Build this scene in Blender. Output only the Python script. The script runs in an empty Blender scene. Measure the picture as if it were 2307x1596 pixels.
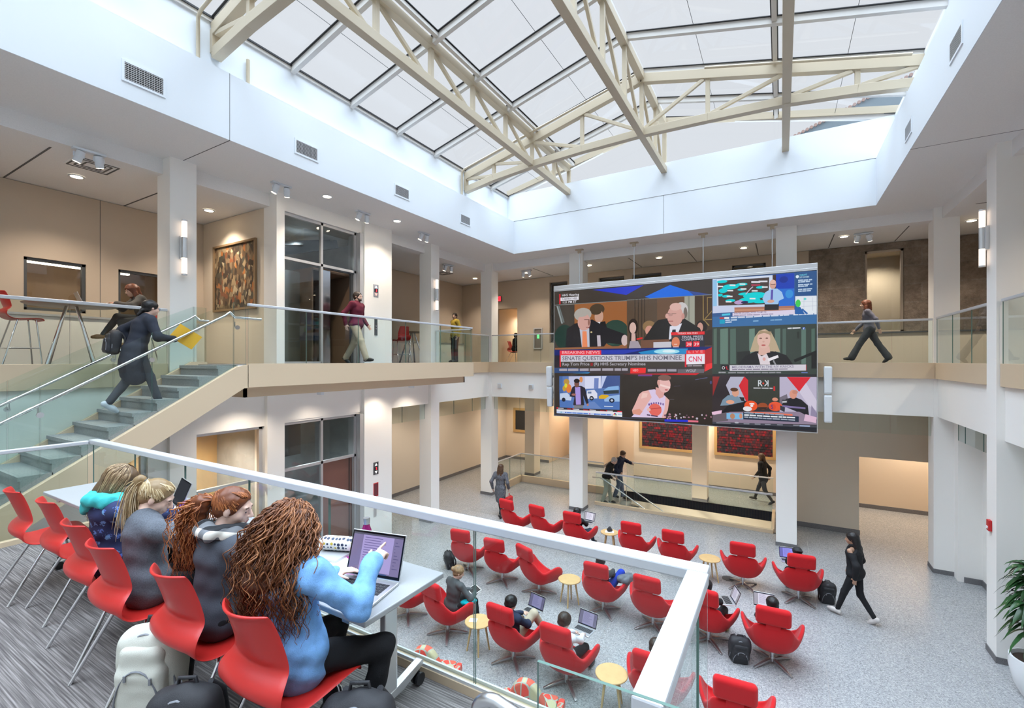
import bpy, bmesh, math, random
import numpy as np
from mathutils import Vector, Matrix

SC = bpy.context.scene
COL = SC.collection
PI = math.pi
rnd = random.Random(7)
R = math.radians

# ------------------------------------------------------------------ materials
def _bsdf(name):
    m = bpy.data.materials.new(name); m.use_nodes = True
    nt = m.node_tree
    return m, nt, nt.nodes['Principled BSDF']

def mat(name, col, rough=0.6, metal=0.0, spec=0.5, sheen=0.0, noise=None, bump=None, emit=None, coat=0.0):
    """noise=(scale, amount) mottles the colour; bump=(scale, strength)"""
    m, nt, b = _bsdf(name)
    b.inputs['Base Color'].default_value = (*col, 1)
    b.inputs['Roughness'].default_value = rough
    b.inputs['Metallic'].default_value = metal
    b.inputs['Specular IOR Level'].default_value = spec
    if sheen: b.inputs['Sheen Weight'].default_value = sheen
    if coat: b.inputs['Coat Weight'].default_value = coat
    if emit:
        b.inputs['Emission Color'].default_value = (*emit[0], 1)
        b.inputs['Emission Strength'].default_value = emit[1]
    if noise or bump:
        tc = nt.nodes.new('ShaderNodeTexCoord')
    if noise:
        n = nt.nodes.new('ShaderNodeTexNoise'); n.inputs['Scale'].default_value = noise[0]; n.inputs['Detail'].default_value = 4
        nt.links.new(tc.outputs['Object'], n.inputs['Vector'])
        r = nt.nodes.new('ShaderNodeValToRGB')
        a = noise[1]
        r.color_ramp.elements[0].position = 0.3; r.color_ramp.elements[1].position = 0.7
        r.color_ramp.elements[0].color = (*[c*(1-a) for c in col], 1)
        r.color_ramp.elements[1].color = (*[min(1, c*(1+a)) for c in col], 1)
        nt.links.new(n.outputs['Fac'], r.inputs['Fac']); nt.links.new(r.outputs['Color'], b.inputs['Base Color'])
    if bump:
        n2 = nt.nodes.new('ShaderNodeTexNoise'); n2.inputs['Scale'].default_value = bump[0]; n2.inputs['Detail'].default_value = 3
        nt.links.new(tc.outputs['Object'], n2.inputs['Vector'])
        bp = nt.nodes.new('ShaderNodeBump'); bp.inputs['Strength'].default_value = bump[1]; bp.inputs['Distance'].default_value = 0.01
        nt.links.new(n2.outputs['Fac'], bp.inputs['Height']); nt.links.new(bp.outputs['Normal'], b.inputs['Normal'])
    return m

def emat(name, col, strength=1.0):
    m = bpy.data.materials.new(name); m.use_nodes = True
    nt = m.node_tree; nt.nodes.clear()
    e = nt.nodes.new('ShaderNodeEmission'); o = nt.nodes.new('ShaderNodeOutputMaterial')
    e.inputs['Color'].default_value = (*col, 1); e.inputs['Strength'].default_value = strength
    nt.links.new(e.outputs[0], o.inputs[0])
    return m

def glassmat(name, tint=(0.9, 0.97, 0.94), refl=0.35, rough=0.0):
    """thin architectural pane: lets light straight through with a tint, mirrors by Fresnel"""
    m = bpy.data.materials.new(name); m.use_nodes = True
    nt = m.node_tree; nt.nodes.clear()
    t = nt.nodes.new('ShaderNodeBsdfTransparent'); t.inputs['Color'].default_value = (*tint, 1)
    g = nt.nodes.new('ShaderNodeBsdfGlossy'); g.inputs['Roughness'].default_value = rough
    f = nt.nodes.new('ShaderNodeFresnel'); f.inputs['IOR'].default_value = 1.45
    ge = nt.nodes.new('ShaderNodeNewGeometry'); io = nt.nodes.new('ShaderNodeMath'); io.operation = 'MULTIPLY_ADD'
    io.inputs[1].default_value = 1/1.45-1.45; io.inputs[2].default_value = 1.45   # same reflection from either side of the sheet
    nt.links.new(ge.outputs['Backfacing'], io.inputs[0]); nt.links.new(io.outputs[0], f.inputs['IOR'])
    mu = nt.nodes.new('ShaderNodeMath'); mu.operation = 'MULTIPLY'; mu.inputs[1].default_value = refl*2
    mx = nt.nodes.new('ShaderNodeMixShader'); o = nt.nodes.new('ShaderNodeOutputMaterial')
    nt.links.new(f.outputs[0], mu.inputs[0]); nt.links.new(mu.outputs[0], mx.inputs[0])
    nt.links.new(t.outputs[0], mx.inputs[1]); nt.links.new(g.outputs[0], mx.inputs[2])
    nt.links.new(mx.outputs[0], o.inputs[0])
    return m

def attrmat(name, rough=0.5, attr='shade', ramp=((0, (0, 0, 0)), (1, (1, 1, 1))), spec=0.4, sheen=0):
    """colour picked by a per-strand number stored on the mesh"""
    m, nt, b = _bsdf(name)
    a = nt.nodes.new('ShaderNodeAttribute'); a.attribute_name = attr
    r = nt.nodes.new('ShaderNodeValToRGB')
    while len(r.color_ramp.elements) < len(ramp): r.color_ramp.elements.new(0.5)
    for e, (p, c) in zip(r.color_ramp.elements, ramp): e.position = p; e.color = (*c, 1)
    nt.links.new(a.outputs['Fac'], r.inputs['Fac']); nt.links.new(r.outputs['Color'], b.inputs['Base Color'])
    b.inputs['Roughness'].default_value = rough; b.inputs['Specular IOR Level'].default_value = spec
    return m

def N(nt, t, **kw):
    n = nt.nodes.new(t)
    for k, v in kw.items():
        if k in n.inputs: n.inputs[k].default_value = v
        else: setattr(n, k, v)
    return n

# ------------------------------------------------------------------ mesh builder
class MB:
    def __init__(s): s.v = []; s.f = []; s.m = []; s.att = None
    def add(s, vs, fs, m=0):
        b = len(s.v); s.v.extend(tuple(p) for p in vs)
        for f in fs: s.f.append(tuple(b+i for i in f)); s.m.append(m)
        return s
    def bx(s, x0, x1, y0, y1, z0, z1, m=0):
        vs = [(x, y, z) for z in (z0, z1) for y in (y0, y1) for x in (x0, x1)]
        return s.add(vs, [(0, 2, 3, 1), (4, 5, 7, 6), (0, 1, 5, 4), (2, 6, 7, 3), (0, 4, 6, 2), (1, 3, 7, 5)], m)
    def obox(s, c, h, rot, m=0):
        """oriented box: centre, half sizes, 3x3 rotation"""
        c = Vector(c); rot = rot.to_3x3()
        vs = [c + rot @ Vector((x*h[0], y*h[1], z*h[2])) for z in (-1, 1) for y in (-1, 1) for x in (-1, 1)]
        return s.add(vs, [(0, 2, 3, 1), (4, 5, 7, 6), (0, 1, 5, 4), (2, 6, 7, 3), (0, 4, 6, 2), (1, 3, 7, 5)], m)
    def beam(s, p, q, w, h, m=0, up=(0, 0, 1)):
        """bar from p to q, w wide (sideways) and h deep (along up)"""
        p = Vector(p); q = Vector(q); d = (q-p).normalized(); u = Vector(up)
        sd = d.cross(u)
        if sd.length < 1e-5: sd = d.cross(Vector((1, 0, 0)))
        sd.normalize(); u = sd.cross(d).normalized()
        vs = []
        for c in (p, q):
            for a, b in ((-1, -1), (1, -1), (1, 1), (-1, 1)): vs.append(c + sd*(a*w/2) + u*(b*h/2))
        return s.add(vs, [(0, 1, 2, 3)[::-1], (4, 5, 6, 7), (0, 1, 5, 4), (1, 2, 6, 5), (2, 3, 7, 6), (3, 0, 4, 7)], m)
    def tube(s, pts, r, n=8, m=0, caps=True, closed=False):
        pts = [Vector(p) for p in pts]; k = len(pts)
        rs = r if isinstance(r, (list, tuple)) else [r]*k
        vs = []; prev = None
        for i, p in enumerate(pts):
            if closed: d = pts[(i+1) % k]-pts[i-1]
            else: d = pts[min(i+1, k-1)]-pts[max(i-1, 0)]
            if d.length < 1e-9: d = Vector((0, 0, 1))
            d.normalize()
            if prev is None:
                a = d.cross(Vector((0, 0, 1)))
                if a.length < 1e-3: a = d.cross(Vector((1, 0, 0)))
            else: a = prev - d*prev.dot(d)
            if a.length < 1e-6: a = d.orthogonal()
            a.normalize(); prev = a; b = d.cross(a)
            for j in range(n):
                t = 2*PI*j/n; vs.append(p + (a*math.cos(t)+b*math.sin(t))*rs[i])
        fs = []
        for i in range(k if closed else k-1):
            i2 = (i+1) % k
            for j in range(n): fs.append((i*n+j, i*n+(j+1) % n, i2*n+(j+1) % n, i2*n+j))
        if caps and not closed: fs.append(tuple(range(n))[::-1]); fs.append(tuple((k-1)*n+j for j in range(n)))
        return s.add(vs, fs, m)
    def cyl(s, p, q, r, n=16, m=0, r2=None): return s.tube([p, q], [r, r if r2 is None else r2], n, m)
    def lathe(s, prof, c=(0, 0, 0), n=24, m=0):
        vs = []; fs = []; k = len(prof)
        for (r, z) in prof:
            for j in range(n):
                t = 2*PI*j/n; vs.append((c[0]+r*math.cos(t), c[1]+r*math.sin(t), c[2]+z))
        for i in range(k-1):
            for j in range(n): fs.append((i*n+j, i*n+(j+1) % n, (i+1)*n+(j+1) % n, (i+1)*n+j))
        fs.append(tuple(range(n))[::-1]); fs.append(tuple((k-1)*n+j for j in range(n)))
        return s.add(vs, fs, m)
    def prism(s, poly, axis, a0, a1, m=0):
        """poly 2-D in the two other axes (in x,y,z order), extruded along axis a0..a1"""
        def P(u, v, a): return {'x': (a, u, v), 'y': (u, a, v), 'z': (u, v, a)}[axis]
        k = len(poly)
        vs = [P(u, v, a0) for u, v in poly]+[P(u, v, a1) for u, v in poly]
        fs = [tuple(range(k)), tuple(range(k, 2*k))[::-1]]+[(i, i+k, (i+1) % k+k, (i+1) % k) for i in range(k)]
        return s.add(vs, fs, m)
    def quad(s, a, b, c, d, m=0): return s.add([a, b, c, d], [(0, 1, 2, 3)], m)
    def sphere(s, c, r, n=12, m=0):
        r = r if isinstance(r, (tuple, list)) else (r, r, r); k = n//2+1
        vs = []; fs = []
        for i in range(k+1):
            a = PI*i/k
            for j in range(n):
                t = 2*PI*j/n; vs.append((c[0]+r[0]*math.sin(a)*math.cos(t), c[1]+r[1]*math.sin(a)*math.sin(t), c[2]+r[2]*math.cos(a)))
        for i in range(k):
            for j in range(n): fs.append((i*n+j, (i+1)*n+j, (i+1)*n+(j+1) % n, i*n+(j+1) % n))
        return s.add(vs, fs, m)
    def grid(s, P, m=0, closed_u=False):
        """P[i][j] points"""
        nu = len(P); nv = len(P[0]); vs = [p for row in P for p in row]; fs = []
        for i in range(nu if closed_u else nu-1):
            for j in range(nv-1): fs.append((i*nv+j, ((i+1) % nu)*nv+j, ((i+1) % nu)*nv+j+1, i*nv+j+1))
        return s.add(vs, fs, m)
    def xf(s, M, start=0):
        for i in range(start, len(s.v)): s.v[i] = tuple(M @ Vector(s.v[i]))
        return s
    def build(s, name, mats, parent=None, smooth=None, bevel=0, sub=0, solid=0, weld=False, recalc=True):
        me = bpy.data.meshes.new(name)
        me.from_pydata(s.v, [], s.f); me.update()
        if not isinstance(mats, (list, tuple)): mats = [mats]
        for mm in mats: me.materials.append(mm)
        if len(mats) > 1: me.polygons.foreach_set('material_index', s.m)
        if recalc or weld:
            bm = bmesh.new(); bm.from_mesh(me)
            if weld: bmesh.ops.remove_doubles(bm, verts=bm.verts, dist=1e-5)
            bmesh.ops.recalc_face_normals(bm, faces=bm.faces); bm.to_mesh(me); bm.free()
        if s.att is not None:
            a = me.attributes.new('shade', 'FLOAT', 'POINT'); a.data.foreach_set('value', s.att)
        return link(me, name, parent, smooth, bevel, sub, solid)

def link(me, name, parent=None, smooth=None, bevel=0, sub=0, solid=0):
    o = bpy.data.objects.new(name, me); COL.objects.link(o)
    if parent is not None: o.parent = parent
    if solid:
        md = o.modifiers.new('t', 'SOLIDIFY'); md.thickness = solid; md.offset = 0
    if bevel:
        md = o.modifiers.new('b', 'BEVEL'); md.width = bevel; md.segments = 2; md.limit_method = 'ANGLE'; md.angle_limit = R(35)
    if sub:
        md = o.modifiers.new('s', 'SUBSURF'); md.levels = md.render_levels = sub
    if o.modifiers:
        dg = bpy.context.evaluated_depsgraph_get()
        me2 = bpy.data.meshes.new_from_object(o.evaluated_get(dg), depsgraph=dg)
        o.modifiers.clear(); o.data = me2; me2.name = name; me = me2
    if smooth is not None:
        me.polygons.foreach_set('use_smooth', [True]*len(me.polygons))
        if smooth < 180: me.set_sharp_from_angle(angle=R(smooth))
    return o

# ------------------------------------------------------------------ things
def thing(name, label, cat, loc=(0, 0, 0), rz=0.0, group=None):
    o = bpy.data.objects.new(name, None); COL.objects.link(o)
    o.location = loc; o.rotation_euler = (0, 0, rz); o.empty_display_size = 0.1
    return tag(o, label, cat, group)
def tag(o, label, cat, group=None, kind=None):
    o['label'] = label; o['category'] = cat
    if group: o['group'] = group
    if kind: o['kind'] = kind
    return o
def struct(o, label=None):
    o['kind'] = 'structure'
    if label: o['label'] = label
    return o
def children_of(o, cache={}):
    return [c for c in COL.objects if c.parent == o]
def dup(root, loc, rz=0.0, label=None, group=None):
    r = root.copy(); COL.objects.link(r); r.location = loc; r.rotation_euler = (0, 0, rz)
    if label: r['label'] = label
    if group: r['group'] = group
    for ch in list(root.children):
        c = ch.copy(); COL.objects.link(c); c.parent = r
        for g in list(ch.children):
            d = g.copy(); COL.objects.link(d); d.parent = c
    return r

_tc = {}
def text_geo(txt, size=1.0, bold=0.0):
    """letters as flat faces in the XY plane, left-bottom at the origin; returns verts, faces, width"""
    key = (txt, bold)
    if key not in _tc:
        cu = bpy.data.curves.new('t', 'FONT'); cu.body = txt; cu.size = 1; cu.offset = bold; cu.resolution_u = 2
        o = bpy.data.objects.new('t', cu); COL.objects.link(o)
        dg = bpy.context.evaluated_depsgraph_get(); ev = o.evaluated_get(dg); me = ev.to_mesh()
        vs = [tuple(v.co) for v in me.vertices]; fs = [tuple(p.vertices) for p in me.polygons]
        ev.to_mesh_clear(); bpy.data.objects.remove(o); bpy.data.curves.remove(cu)
        _tc[key] = (vs, fs)
    vs, fs = _tc[key]
    w = max((v[0] for v in vs), default=0)
    return [(v[0]*size, v[1]*size, 0) for v in vs], fs, w*size
def put_text(mb, txt, M, size, m=0, bold=0.0, width=None, centre=False):
    vs, fs, w = text_geo(txt, size, bold)
    sx = width/w if (width and w > 0) else 1.0
    off = -w*sx/2 if centre else 0
    mb.add([M @ Vector((v[0]*sx+off, v[1], 0)) for v in vs], fs, m)

# ------------------------------------------------------------------ signed-distance modelling
def cap(p, q, r1, r2=None, k=None): return ('c', np.array(p, float), np.array(q, float), r1, r1 if r2 is None else r2, k)
def ell(c, r, M=None, k=None): return ('e', np.array(c, float), np.array(r, float), None if M is None else np.array(M.to_3x3()), k)
def rbox(c, h, rd, M=None, k=None): return ('b', np.array(c, float), np.array(h, float), None if M is None else np.array(M.to_3x3()), rd, k)
def cut(p): return ('-', p)

def _bounds(p):
    if p[0] == 'c':
        r = max(p[3], p[4]); return np.minimum(p[1], p[2])-r, np.maximum(p[1], p[2])+r
    r = np.linalg.norm(p[2]) if p[3] is not None else p[2]
    return p[1]-r, p[1]+r
def _dist(p, X, Y, Z):
    if p[0] == 'c':
        a, b, r1, r2 = p[1], p[2], p[3], p[4]
        ab = b-a; L2 = max(float(ab @ ab), 1e-12)
        x, y, z = X-a[0], Y-a[1], Z-a[2]
        t = np.clip((x*ab[0]+y*ab[1]+z*ab[2])/L2, 0, 1)
        return np.sqrt((x-t*ab[0])**2+(y-t*ab[1])**2+(z-t*ab[2])**2)-(r1+t*(r2-r1))
    c, h, M = p[1], p[2], p[3]
    x, y, z = X-c[0], Y-c[1], Z-c[2]
    if M is not None:
        x, y, z = (M[0, 0]*x+M[1, 0]*y+M[2, 0]*z, M[0, 1]*x+M[1, 1]*y+M[2, 1]*z, M[0, 2]*x+M[1, 2]*y+M[2, 2]*z)
    if p[0] == 'e':
        k0 = np.sqrt((x/h[0])**2+(y/h[1])**2+(z/h[2])**2)
        k1 = np.sqrt((x/h[0]**2)**2+(y/h[1]**2)**2+(z/h[2]**2)**2)
        return k0*(k0-1)/np.maximum(k1, 1e-6)
    rd = p[4]; h = np.maximum(h-rd, 1e-4)
    qx, qy, qz = np.abs(x)-h[0], np.abs(y)-h[1], np.abs(z)-h[2]
    return np.sqrt(np.maximum(qx, 0)**2+np.maximum(qy, 0)**2+np.maximum(qz, 0)**2)+np.minimum(np.maximum(qx, np.maximum(qy, qz)), 0)-rd

def sdf(prims, res=0.012, k=0.03, inflate=0.0):
    """smooth union (and cuts) of the shapes -> verts (n,3), quads (m,4)"""
    pos = [p for p in prims if p[0] != '-']
    lo = np.min([_bounds(p)[0] for p in pos], axis=0)-inflate-3*res
    hi = np.max([_bounds(p)[1] for p in pos], axis=0)+inflate+3*res
    n = np.ceil((hi-lo)/res).astype(int)+1
    F = np.full(n, 0.25, np.float32)
    ax = [lo[i]+res*np.arange(n[i]) for i in range(3)]
    for p in prims:
        sub = p[0] == '-'
        if sub: p = p[1]
        kk = p[-1] if p[-1] is not None else k
        a, b = _bounds(p); mg = kk+inflate+2.5*res
        i0 = np.maximum(np.floor((a-mg-lo)/res).astype(int), 0); i1 = np.minimum(np.ceil((b+mg-lo)/res).astype(int)+1, n)
        if np.any(i1 <= i0): continue
        sl = tuple(slice(i0[i], i1[i]) for i in range(3))
        X = ax[0][sl[0]][:, None, None]; Y = ax[1][sl[1]][None, :, None]; Z = ax[2][sl[2]][None, None, :]
        d = _dist(p, X, Y, Z).astype(np.float32)
        f = F[sl]
        if sub:
            d = -d; h = np.maximum(kk-np.abs(f-d), 0)/kk; F[sl] = np.maximum(f, d)+h*h*kk*0.25
        else:
            h = np.maximum(kk-np.abs(f-d), 0)/kk; F[sl] = np.minimum(f, d)-h*h*kk*0.25
    F -= inflate
    return nets(F, lo, res)

def nets(F, lo, res):
    S = F < 0
    c = np.zeros(np.array(F.shape)-1, np.uint8)
    for dx in (0, 1):
        for dy in (0, 1):
            for dz in (0, 1):
                c += S[dx:F.shape[0]-1+dx, dy:F.shape[1]-1+dy, dz:F.shape[2]-1+dz]
    cells = np.argwhere((c > 0) & (c < 8))
    idx = -np.ones(c.shape, np.int32); idx[tuple(cells.T)] = np.arange(len(cells))
    acc = np.zeros((len(cells), 3)); cnt = np.zeros(len(cells))
    x, y, z = cells.T
    for axis in range(3):
        o1, o2 = [i for i in range(3) if i != axis]
        for a in (0, 1):
            for b in (0, 1):
                off = [0, 0, 0]; off[o1] = a; off[o2] = b
                p = F[x+off[0], y+off[1], z+off[2]]
                off2 = off[:]; off2[axis] = 1
                q = F[x+off2[0], y+off2[1], z+off2[2]]
                ch = (p < 0) != (q < 0)
                t = np.where(ch, p/np.where(p-q == 0, 1, p-q), 0)
                pt = np.tile(np.array(off, float), (len(cells), 1)); pt[:, axis] += t
                acc[ch] += pt[ch]; cnt[ch] += 1
    V = lo + res*(cells+acc/np.maximum(cnt, 1)[:, None])
    Q = []
    for axis in range(3):
        o1, o2 = [i for i in range(3) if i != axis]
        sl0 = [slice(None)]*3; sl1 = [slice(None)]*3; sl0[axis] = slice(0, -1); sl1[axis] = slice(1, None)
        A = S[tuple(sl0)]; B = S[tuple(sl1)]
        E = np.argwhere(A != B)
        ok = (E[:, o1] > 0) & (E[:, o2] > 0) & (E[:, o1] < F.shape[o1]-1) & (E[:, o2] < F.shape[o2]-1)
        E = E[ok]
        def g(a, b):
            e = E.copy(); e[:, o1] -= a; e[:, o2] -= b; return idx[tuple(e.T)]
        q = np.stack([g(1, 1), g(0, 1), g(0, 0), g(1, 0)], 1)
        flip = A[tuple(E.T)]
        if axis == 1: flip = ~flip
        q[~flip] = q[~flip][:, ::-1]
        Q.append(q)
    Q = np.concatenate(Q); Q = Q[(Q >= 0).all(1)]
    return V, Q

def wob(V, amp, fr, seed=0):
    """cheap folded noise on points, for cloth wrinkles and hair waves"""
    r = np.random.RandomState(seed); s = 0
    for i in range(5):
        w = r.normal(size=3); w /= np.linalg.norm(w); f = fr*(0.6+0.35*i)
        s = s+np.sin(V @ w*f*2*PI+r.rand()*6.28)/(1+0.5*i)
    return amp*s/2.2

def vnormals(V, Q):
    n = np.cross(V[Q[:, 2]]-V[Q[:, 0]], V[Q[:, 3]]-V[Q[:, 1]])
    N_ = np.zeros_like(V)
    for i in range(4): np.add.at(N_, Q[:, i], n)
    return N_/np.maximum(np.linalg.norm(N_, axis=1), 1e-9)[:, None]

def relax(V, Q, it=1, lam=0.5):
    """light smoothing"""
    for _ in range(it):
        A = np.zeros_like(V); c = np.zeros(len(V))
        for i in range(4):
            j = (i+1) % 4
            np.add.at(A, Q[:, i], V[Q[:, j]]); np.add.at(c, Q[:, i], 1)
            np.add.at(A, Q[:, j], V[Q[:, i]]); np.add.at(c, Q[:, j], 1)
        V = V+(A/np.maximum(c, 1)[:, None]-V)*lam
    return V

def sobj(name, VQ, mats, parent=None, fold=None, zones=None, it=1):
    """object from an SDF surface. fold=(amp, freq, seed); zones=[(centre, radii, slot)]"""
    V, Q = VQ
    V = relax(V, Q, it) if it else V
    if fold: V = V+vnormals(V, Q)*wob(V, *fold)[:, None]
    me = bpy.data.meshes.new(name)
    me.vertices.add(len(V)); me.vertices.foreach_set('co', V.astype(np.float32).ravel())
    me.loops.add(Q.size); me.loops.foreach_set('vertex_index', Q.astype(np.int32).ravel())
    me.polygons.add(len(Q)); me.polygons.foreach_set('loop_start', np.arange(0, Q.size, 4, dtype=np.int32))
    me.polygons.foreach_set('use_smooth', np.ones(len(Q), bool))
    if not isinstance(mats, (list, tuple)): mats = [mats]
    for m in mats: me.materials.append(m)
    if zones:
        C = V[Q].mean(1); mi = np.zeros(len(Q), np.int32)
        for c, r, slot, *M in zones:
            d = C-np.array(c)
            if M: d = d @ np.array(M[0].to_3x3())
            mi[((d/np.array(r))**2).sum(1) < 1] = slot
        me.polygons.foreach_set('material_index', mi)
    me.update(calc_edges=True); me.validate()
    o = bpy.data.objects.new(name, me); COL.objects.link(o)
    if parent is not None: o.parent = parent
    return o
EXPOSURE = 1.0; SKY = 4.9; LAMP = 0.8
# ================================================================== camera, sky
H = 4.9; TH = R(30.23); FPX = 1039.0
cd = bpy.data.cameras.new('camera'); cam = bpy.data.objects.new('camera', cd); COL.objects.link(cam)
cam.location = (0, 0, H); cam.rotation_euler = (PI/2, 0, TH)
cd.sensor_fit = 'HORIZONTAL'; cd.sensor_width = 36; cd.lens = 36*FPX/2307; cd.shift_y = 15/2307; cd.clip_start = 0.05; cd.clip_end = 200
SC.camera = cam
SC.view_settings.view_transform = 'Standard'; SC.view_settings.look = 'None'; SC.view_settings.gamma = 1
SC.view_settings.use_curve_mapping = False; SC.view_settings.exposure = EXPOSURE
try:
    SC.cycles.use_denoising = True; SC.cycles.denoiser = 'OPENIMAGEDENOISE'
    SC.cycles.max_bounces = 10; SC.cycles.transparent_max_bounces = 24; SC.cycles.diffuse_bounces = 5; SC.cycles.glossy_bounces = 4
    SC.cycles.sample_clamp_indirect = 6; SC.cycles.caustics_reflective = False; SC.cycles.caustics_refractive = False
except Exception: pass

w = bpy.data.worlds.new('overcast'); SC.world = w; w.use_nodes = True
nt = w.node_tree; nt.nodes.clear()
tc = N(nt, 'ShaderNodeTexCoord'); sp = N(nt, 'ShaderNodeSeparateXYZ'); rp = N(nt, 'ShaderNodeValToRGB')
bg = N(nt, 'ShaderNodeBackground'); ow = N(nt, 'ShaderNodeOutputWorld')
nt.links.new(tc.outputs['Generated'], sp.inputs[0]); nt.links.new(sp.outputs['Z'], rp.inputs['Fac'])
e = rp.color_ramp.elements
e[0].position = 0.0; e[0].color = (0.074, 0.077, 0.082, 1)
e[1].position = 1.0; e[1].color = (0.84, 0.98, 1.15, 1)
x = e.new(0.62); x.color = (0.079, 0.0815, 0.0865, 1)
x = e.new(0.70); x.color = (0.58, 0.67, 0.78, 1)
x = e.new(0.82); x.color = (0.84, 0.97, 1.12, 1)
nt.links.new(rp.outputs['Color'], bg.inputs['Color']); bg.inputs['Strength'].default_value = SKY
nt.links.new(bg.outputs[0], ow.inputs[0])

# ================================================================== surfaces
M = {}
M['white'] = mat('white_paint', (0.72, 0.76, 0.80), 0.65)
M['cream'] = mat('cream_paint', (0.89, 0.87, 0.83), 0.6)
M['tan'] = mat('tan_wall_panel', (0.52, 0.43, 0.335), 0.7, noise=(1.2, 0.03))
M['beige'] = mat('beige_wall', (0.70, 0.61, 0.49), 0.65)
M['warmwall'] = mat('ochre_wall', (0.76, 0.63, 0.48), 0.65)
M['fascia'] = mat('tan_fascia', (0.64, 0.50, 0.34), 0.55)
M['ceil'] = mat('ceiling_tile', (0.80, 0.79, 0.78), 0.8, noise=(60, 0.03))
M['groove'] = mat('shadow_groove', (0.12, 0.12, 0.12), 0.9)
M['base'] = mat('grey_baseboard', (0.16, 0.155, 0.16), 0.6, noise=(120, 0.35))
M['steel'] = mat('brushed_steel', (0.66, 0.68, 0.70), 0.28, 1.0)
M['chrome'] = mat('chrome', (0.75, 0.76, 0.78), 0.12, 1.0)
M['alu'] = mat('satin_aluminium', (0.72, 0.73, 0.74), 0.38, 0.9)
M['silver'] = mat('silver_rail', (0.64, 0.66, 0.69), 0.42, 0.35)
M['truss'] = mat('beige_steel', (0.50, 0.425, 0.31), 0.45)
M['rafter'] = mat('pale_rafter', (0.60, 0.58, 0.55), 0.5)
M['black'] = mat('black_plastic', (0.02, 0.02, 0.022), 0.45)
M['dark'] = mat('dark_metal', (0.10, 0.105, 0.11), 0.45, 0.4)
M['greyframe'] = mat('grey_frame', (0.55, 0.55, 0.56), 0.4, 0.5)
M['glass'] = glassmat('guard_glass', (0.86, 0.94, 0.915), 0.6)
M['roofglass'] = glassmat('skylight_glass', (0.95, 0.97, 0.98), 0.25)
M['winglass'] = glassmat('window_glass', (0.74, 0.79, 0.79), 0.9)
M['edge'] = mat('green_glass_edge', (0.13, 0.22, 0.19), 0.15)
M['wood'] = mat('maple_wood', (0.60, 0.40, 0.18), 0.4, noise=(6, 0.08))
M['brown'] = mat('brown_door', (0.24, 0.12, 0.05), 0.5, noise=(4, 0.15))
M['lens'] = emat('warm_lens', (1.0, 0.82, 0.58), 14.0)
M['tubelight'] = emat('sconce_glow', (1.0, 0.80, 0.66), 0.9)
M['redpaint'] = mat('red_paint', (0.55, 0.015, 0.02), 0.35)

def terrazzo():
    m, nt, b = _bsdf('terrazzo')
    tc = N(nt, 'ShaderNodeTexCoord')
    v1 = N(nt, 'ShaderNodeTexVoronoi', Scale=60.0); v2 = N(nt, 'ShaderNodeTexNoise', Scale=95.0, Detail=2.0)
    n3 = N(nt, 'ShaderNodeTexNoise', Scale=0.6, Detail=2.0)
    for n in (v1, v2, n3): nt.links.new(tc.outputs['Object'], n.inputs['Vector'])
    r1 = N(nt, 'ShaderNodeValToRGB'); r1.color_ramp.interpolation = 'CONSTANT'
    cs = [(0, (0.30, 0.305, 0.315)), (0.22, (0.37, 0.375, 0.38)), (0.5, (0.335, 0.34, 0.35)), (0.74, (0.44, 0.44, 0.44)), (0.9, (0.24, 0.245, 0.25))]
    while len(r1.color_ramp.elements) < 5: r1.color_ramp.elements.new(0.5)
    for e, (p, c) in zip(r1.color_ramp.elements, cs): e.position = p; e.color = (*c, 1)
    sep = N(nt, 'ShaderNodeSeparateColor'); nt.links.new(v1.outputs['Color'], sep.inputs[0]); nt.links.new(sep.outputs[0], r1.inputs['Fac'])
    mx = N(nt, 'ShaderNodeMix', data_type='RGBA', blend_type='OVERLAY'); mx.inputs[0].default_value = 0.55
    nt.links.new(r1.outputs['Color'], mx.inputs[6]); nt.links.new(v2.outputs['Fac'], mx.inputs[7])
    nt.links.new(mx.outputs[2], b.inputs['Base Color'])
    b.inputs['Roughness'].default_value = 0.22; b.inputs['Specular IOR Level'].default_value = 0.5
    return m
M['floor'] = terrazzo()

def carpet():
    m, nt, b = _bsdf('striped_carpet')
    tc = N(nt, 'ShaderNodeTexCoord'); mp = N(nt, 'ShaderNodeMapping'); mp.inputs['Scale'].default_value = (2.2, 120, 1)
    mp.inputs['Rotation'].default_value = (0, 0, R(0))
    n1 = N(nt, 'ShaderNodeTexNoise', Scale=1.0, Detail=3.0); n2 = N(nt, 'ShaderNodeTexNoise', Scale=300.0, Detail=1.0)
    nt.links.new(tc.outputs['Object'], mp.inputs[0]); nt.links.new(mp.outputs[0], n1.inputs['Vector']); nt.links.new(tc.outputs['Object'], n2.inputs['Vector'])
    r = N(nt, 'ShaderNodeValToRGB'); e = r.color_ramp.elements
    e[0].position = 0.32; e[0].color = (0.10, 0.09, 0.087, 1); e[1].position = 0.68; e[1].color = (0.33, 0.305, 0.29, 1)
    x = e.new(0.5); x.color = (0.18, 0.163, 0.156, 1)
    nt.links.new(n1.outputs['Fac'], r.inputs['Fac']); nt.links.new(r.outputs['Color'], b.inputs['Base Color'])
    bp = N(nt, 'ShaderNodeBump', Strength=0.5); bp.inputs['Distance'].default_value = 0.004
    nt.links.new(n2.outputs['Fac'], bp.inputs['Height']); nt.links.new(bp.outputs['Normal'], b.inputs['Normal'])
    b.inputs['Roughness'].default_value = 0.95; b.inputs['Specular IOR Level'].default_value = 0.1
    return m
M['carpet'] = carpet()

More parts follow.
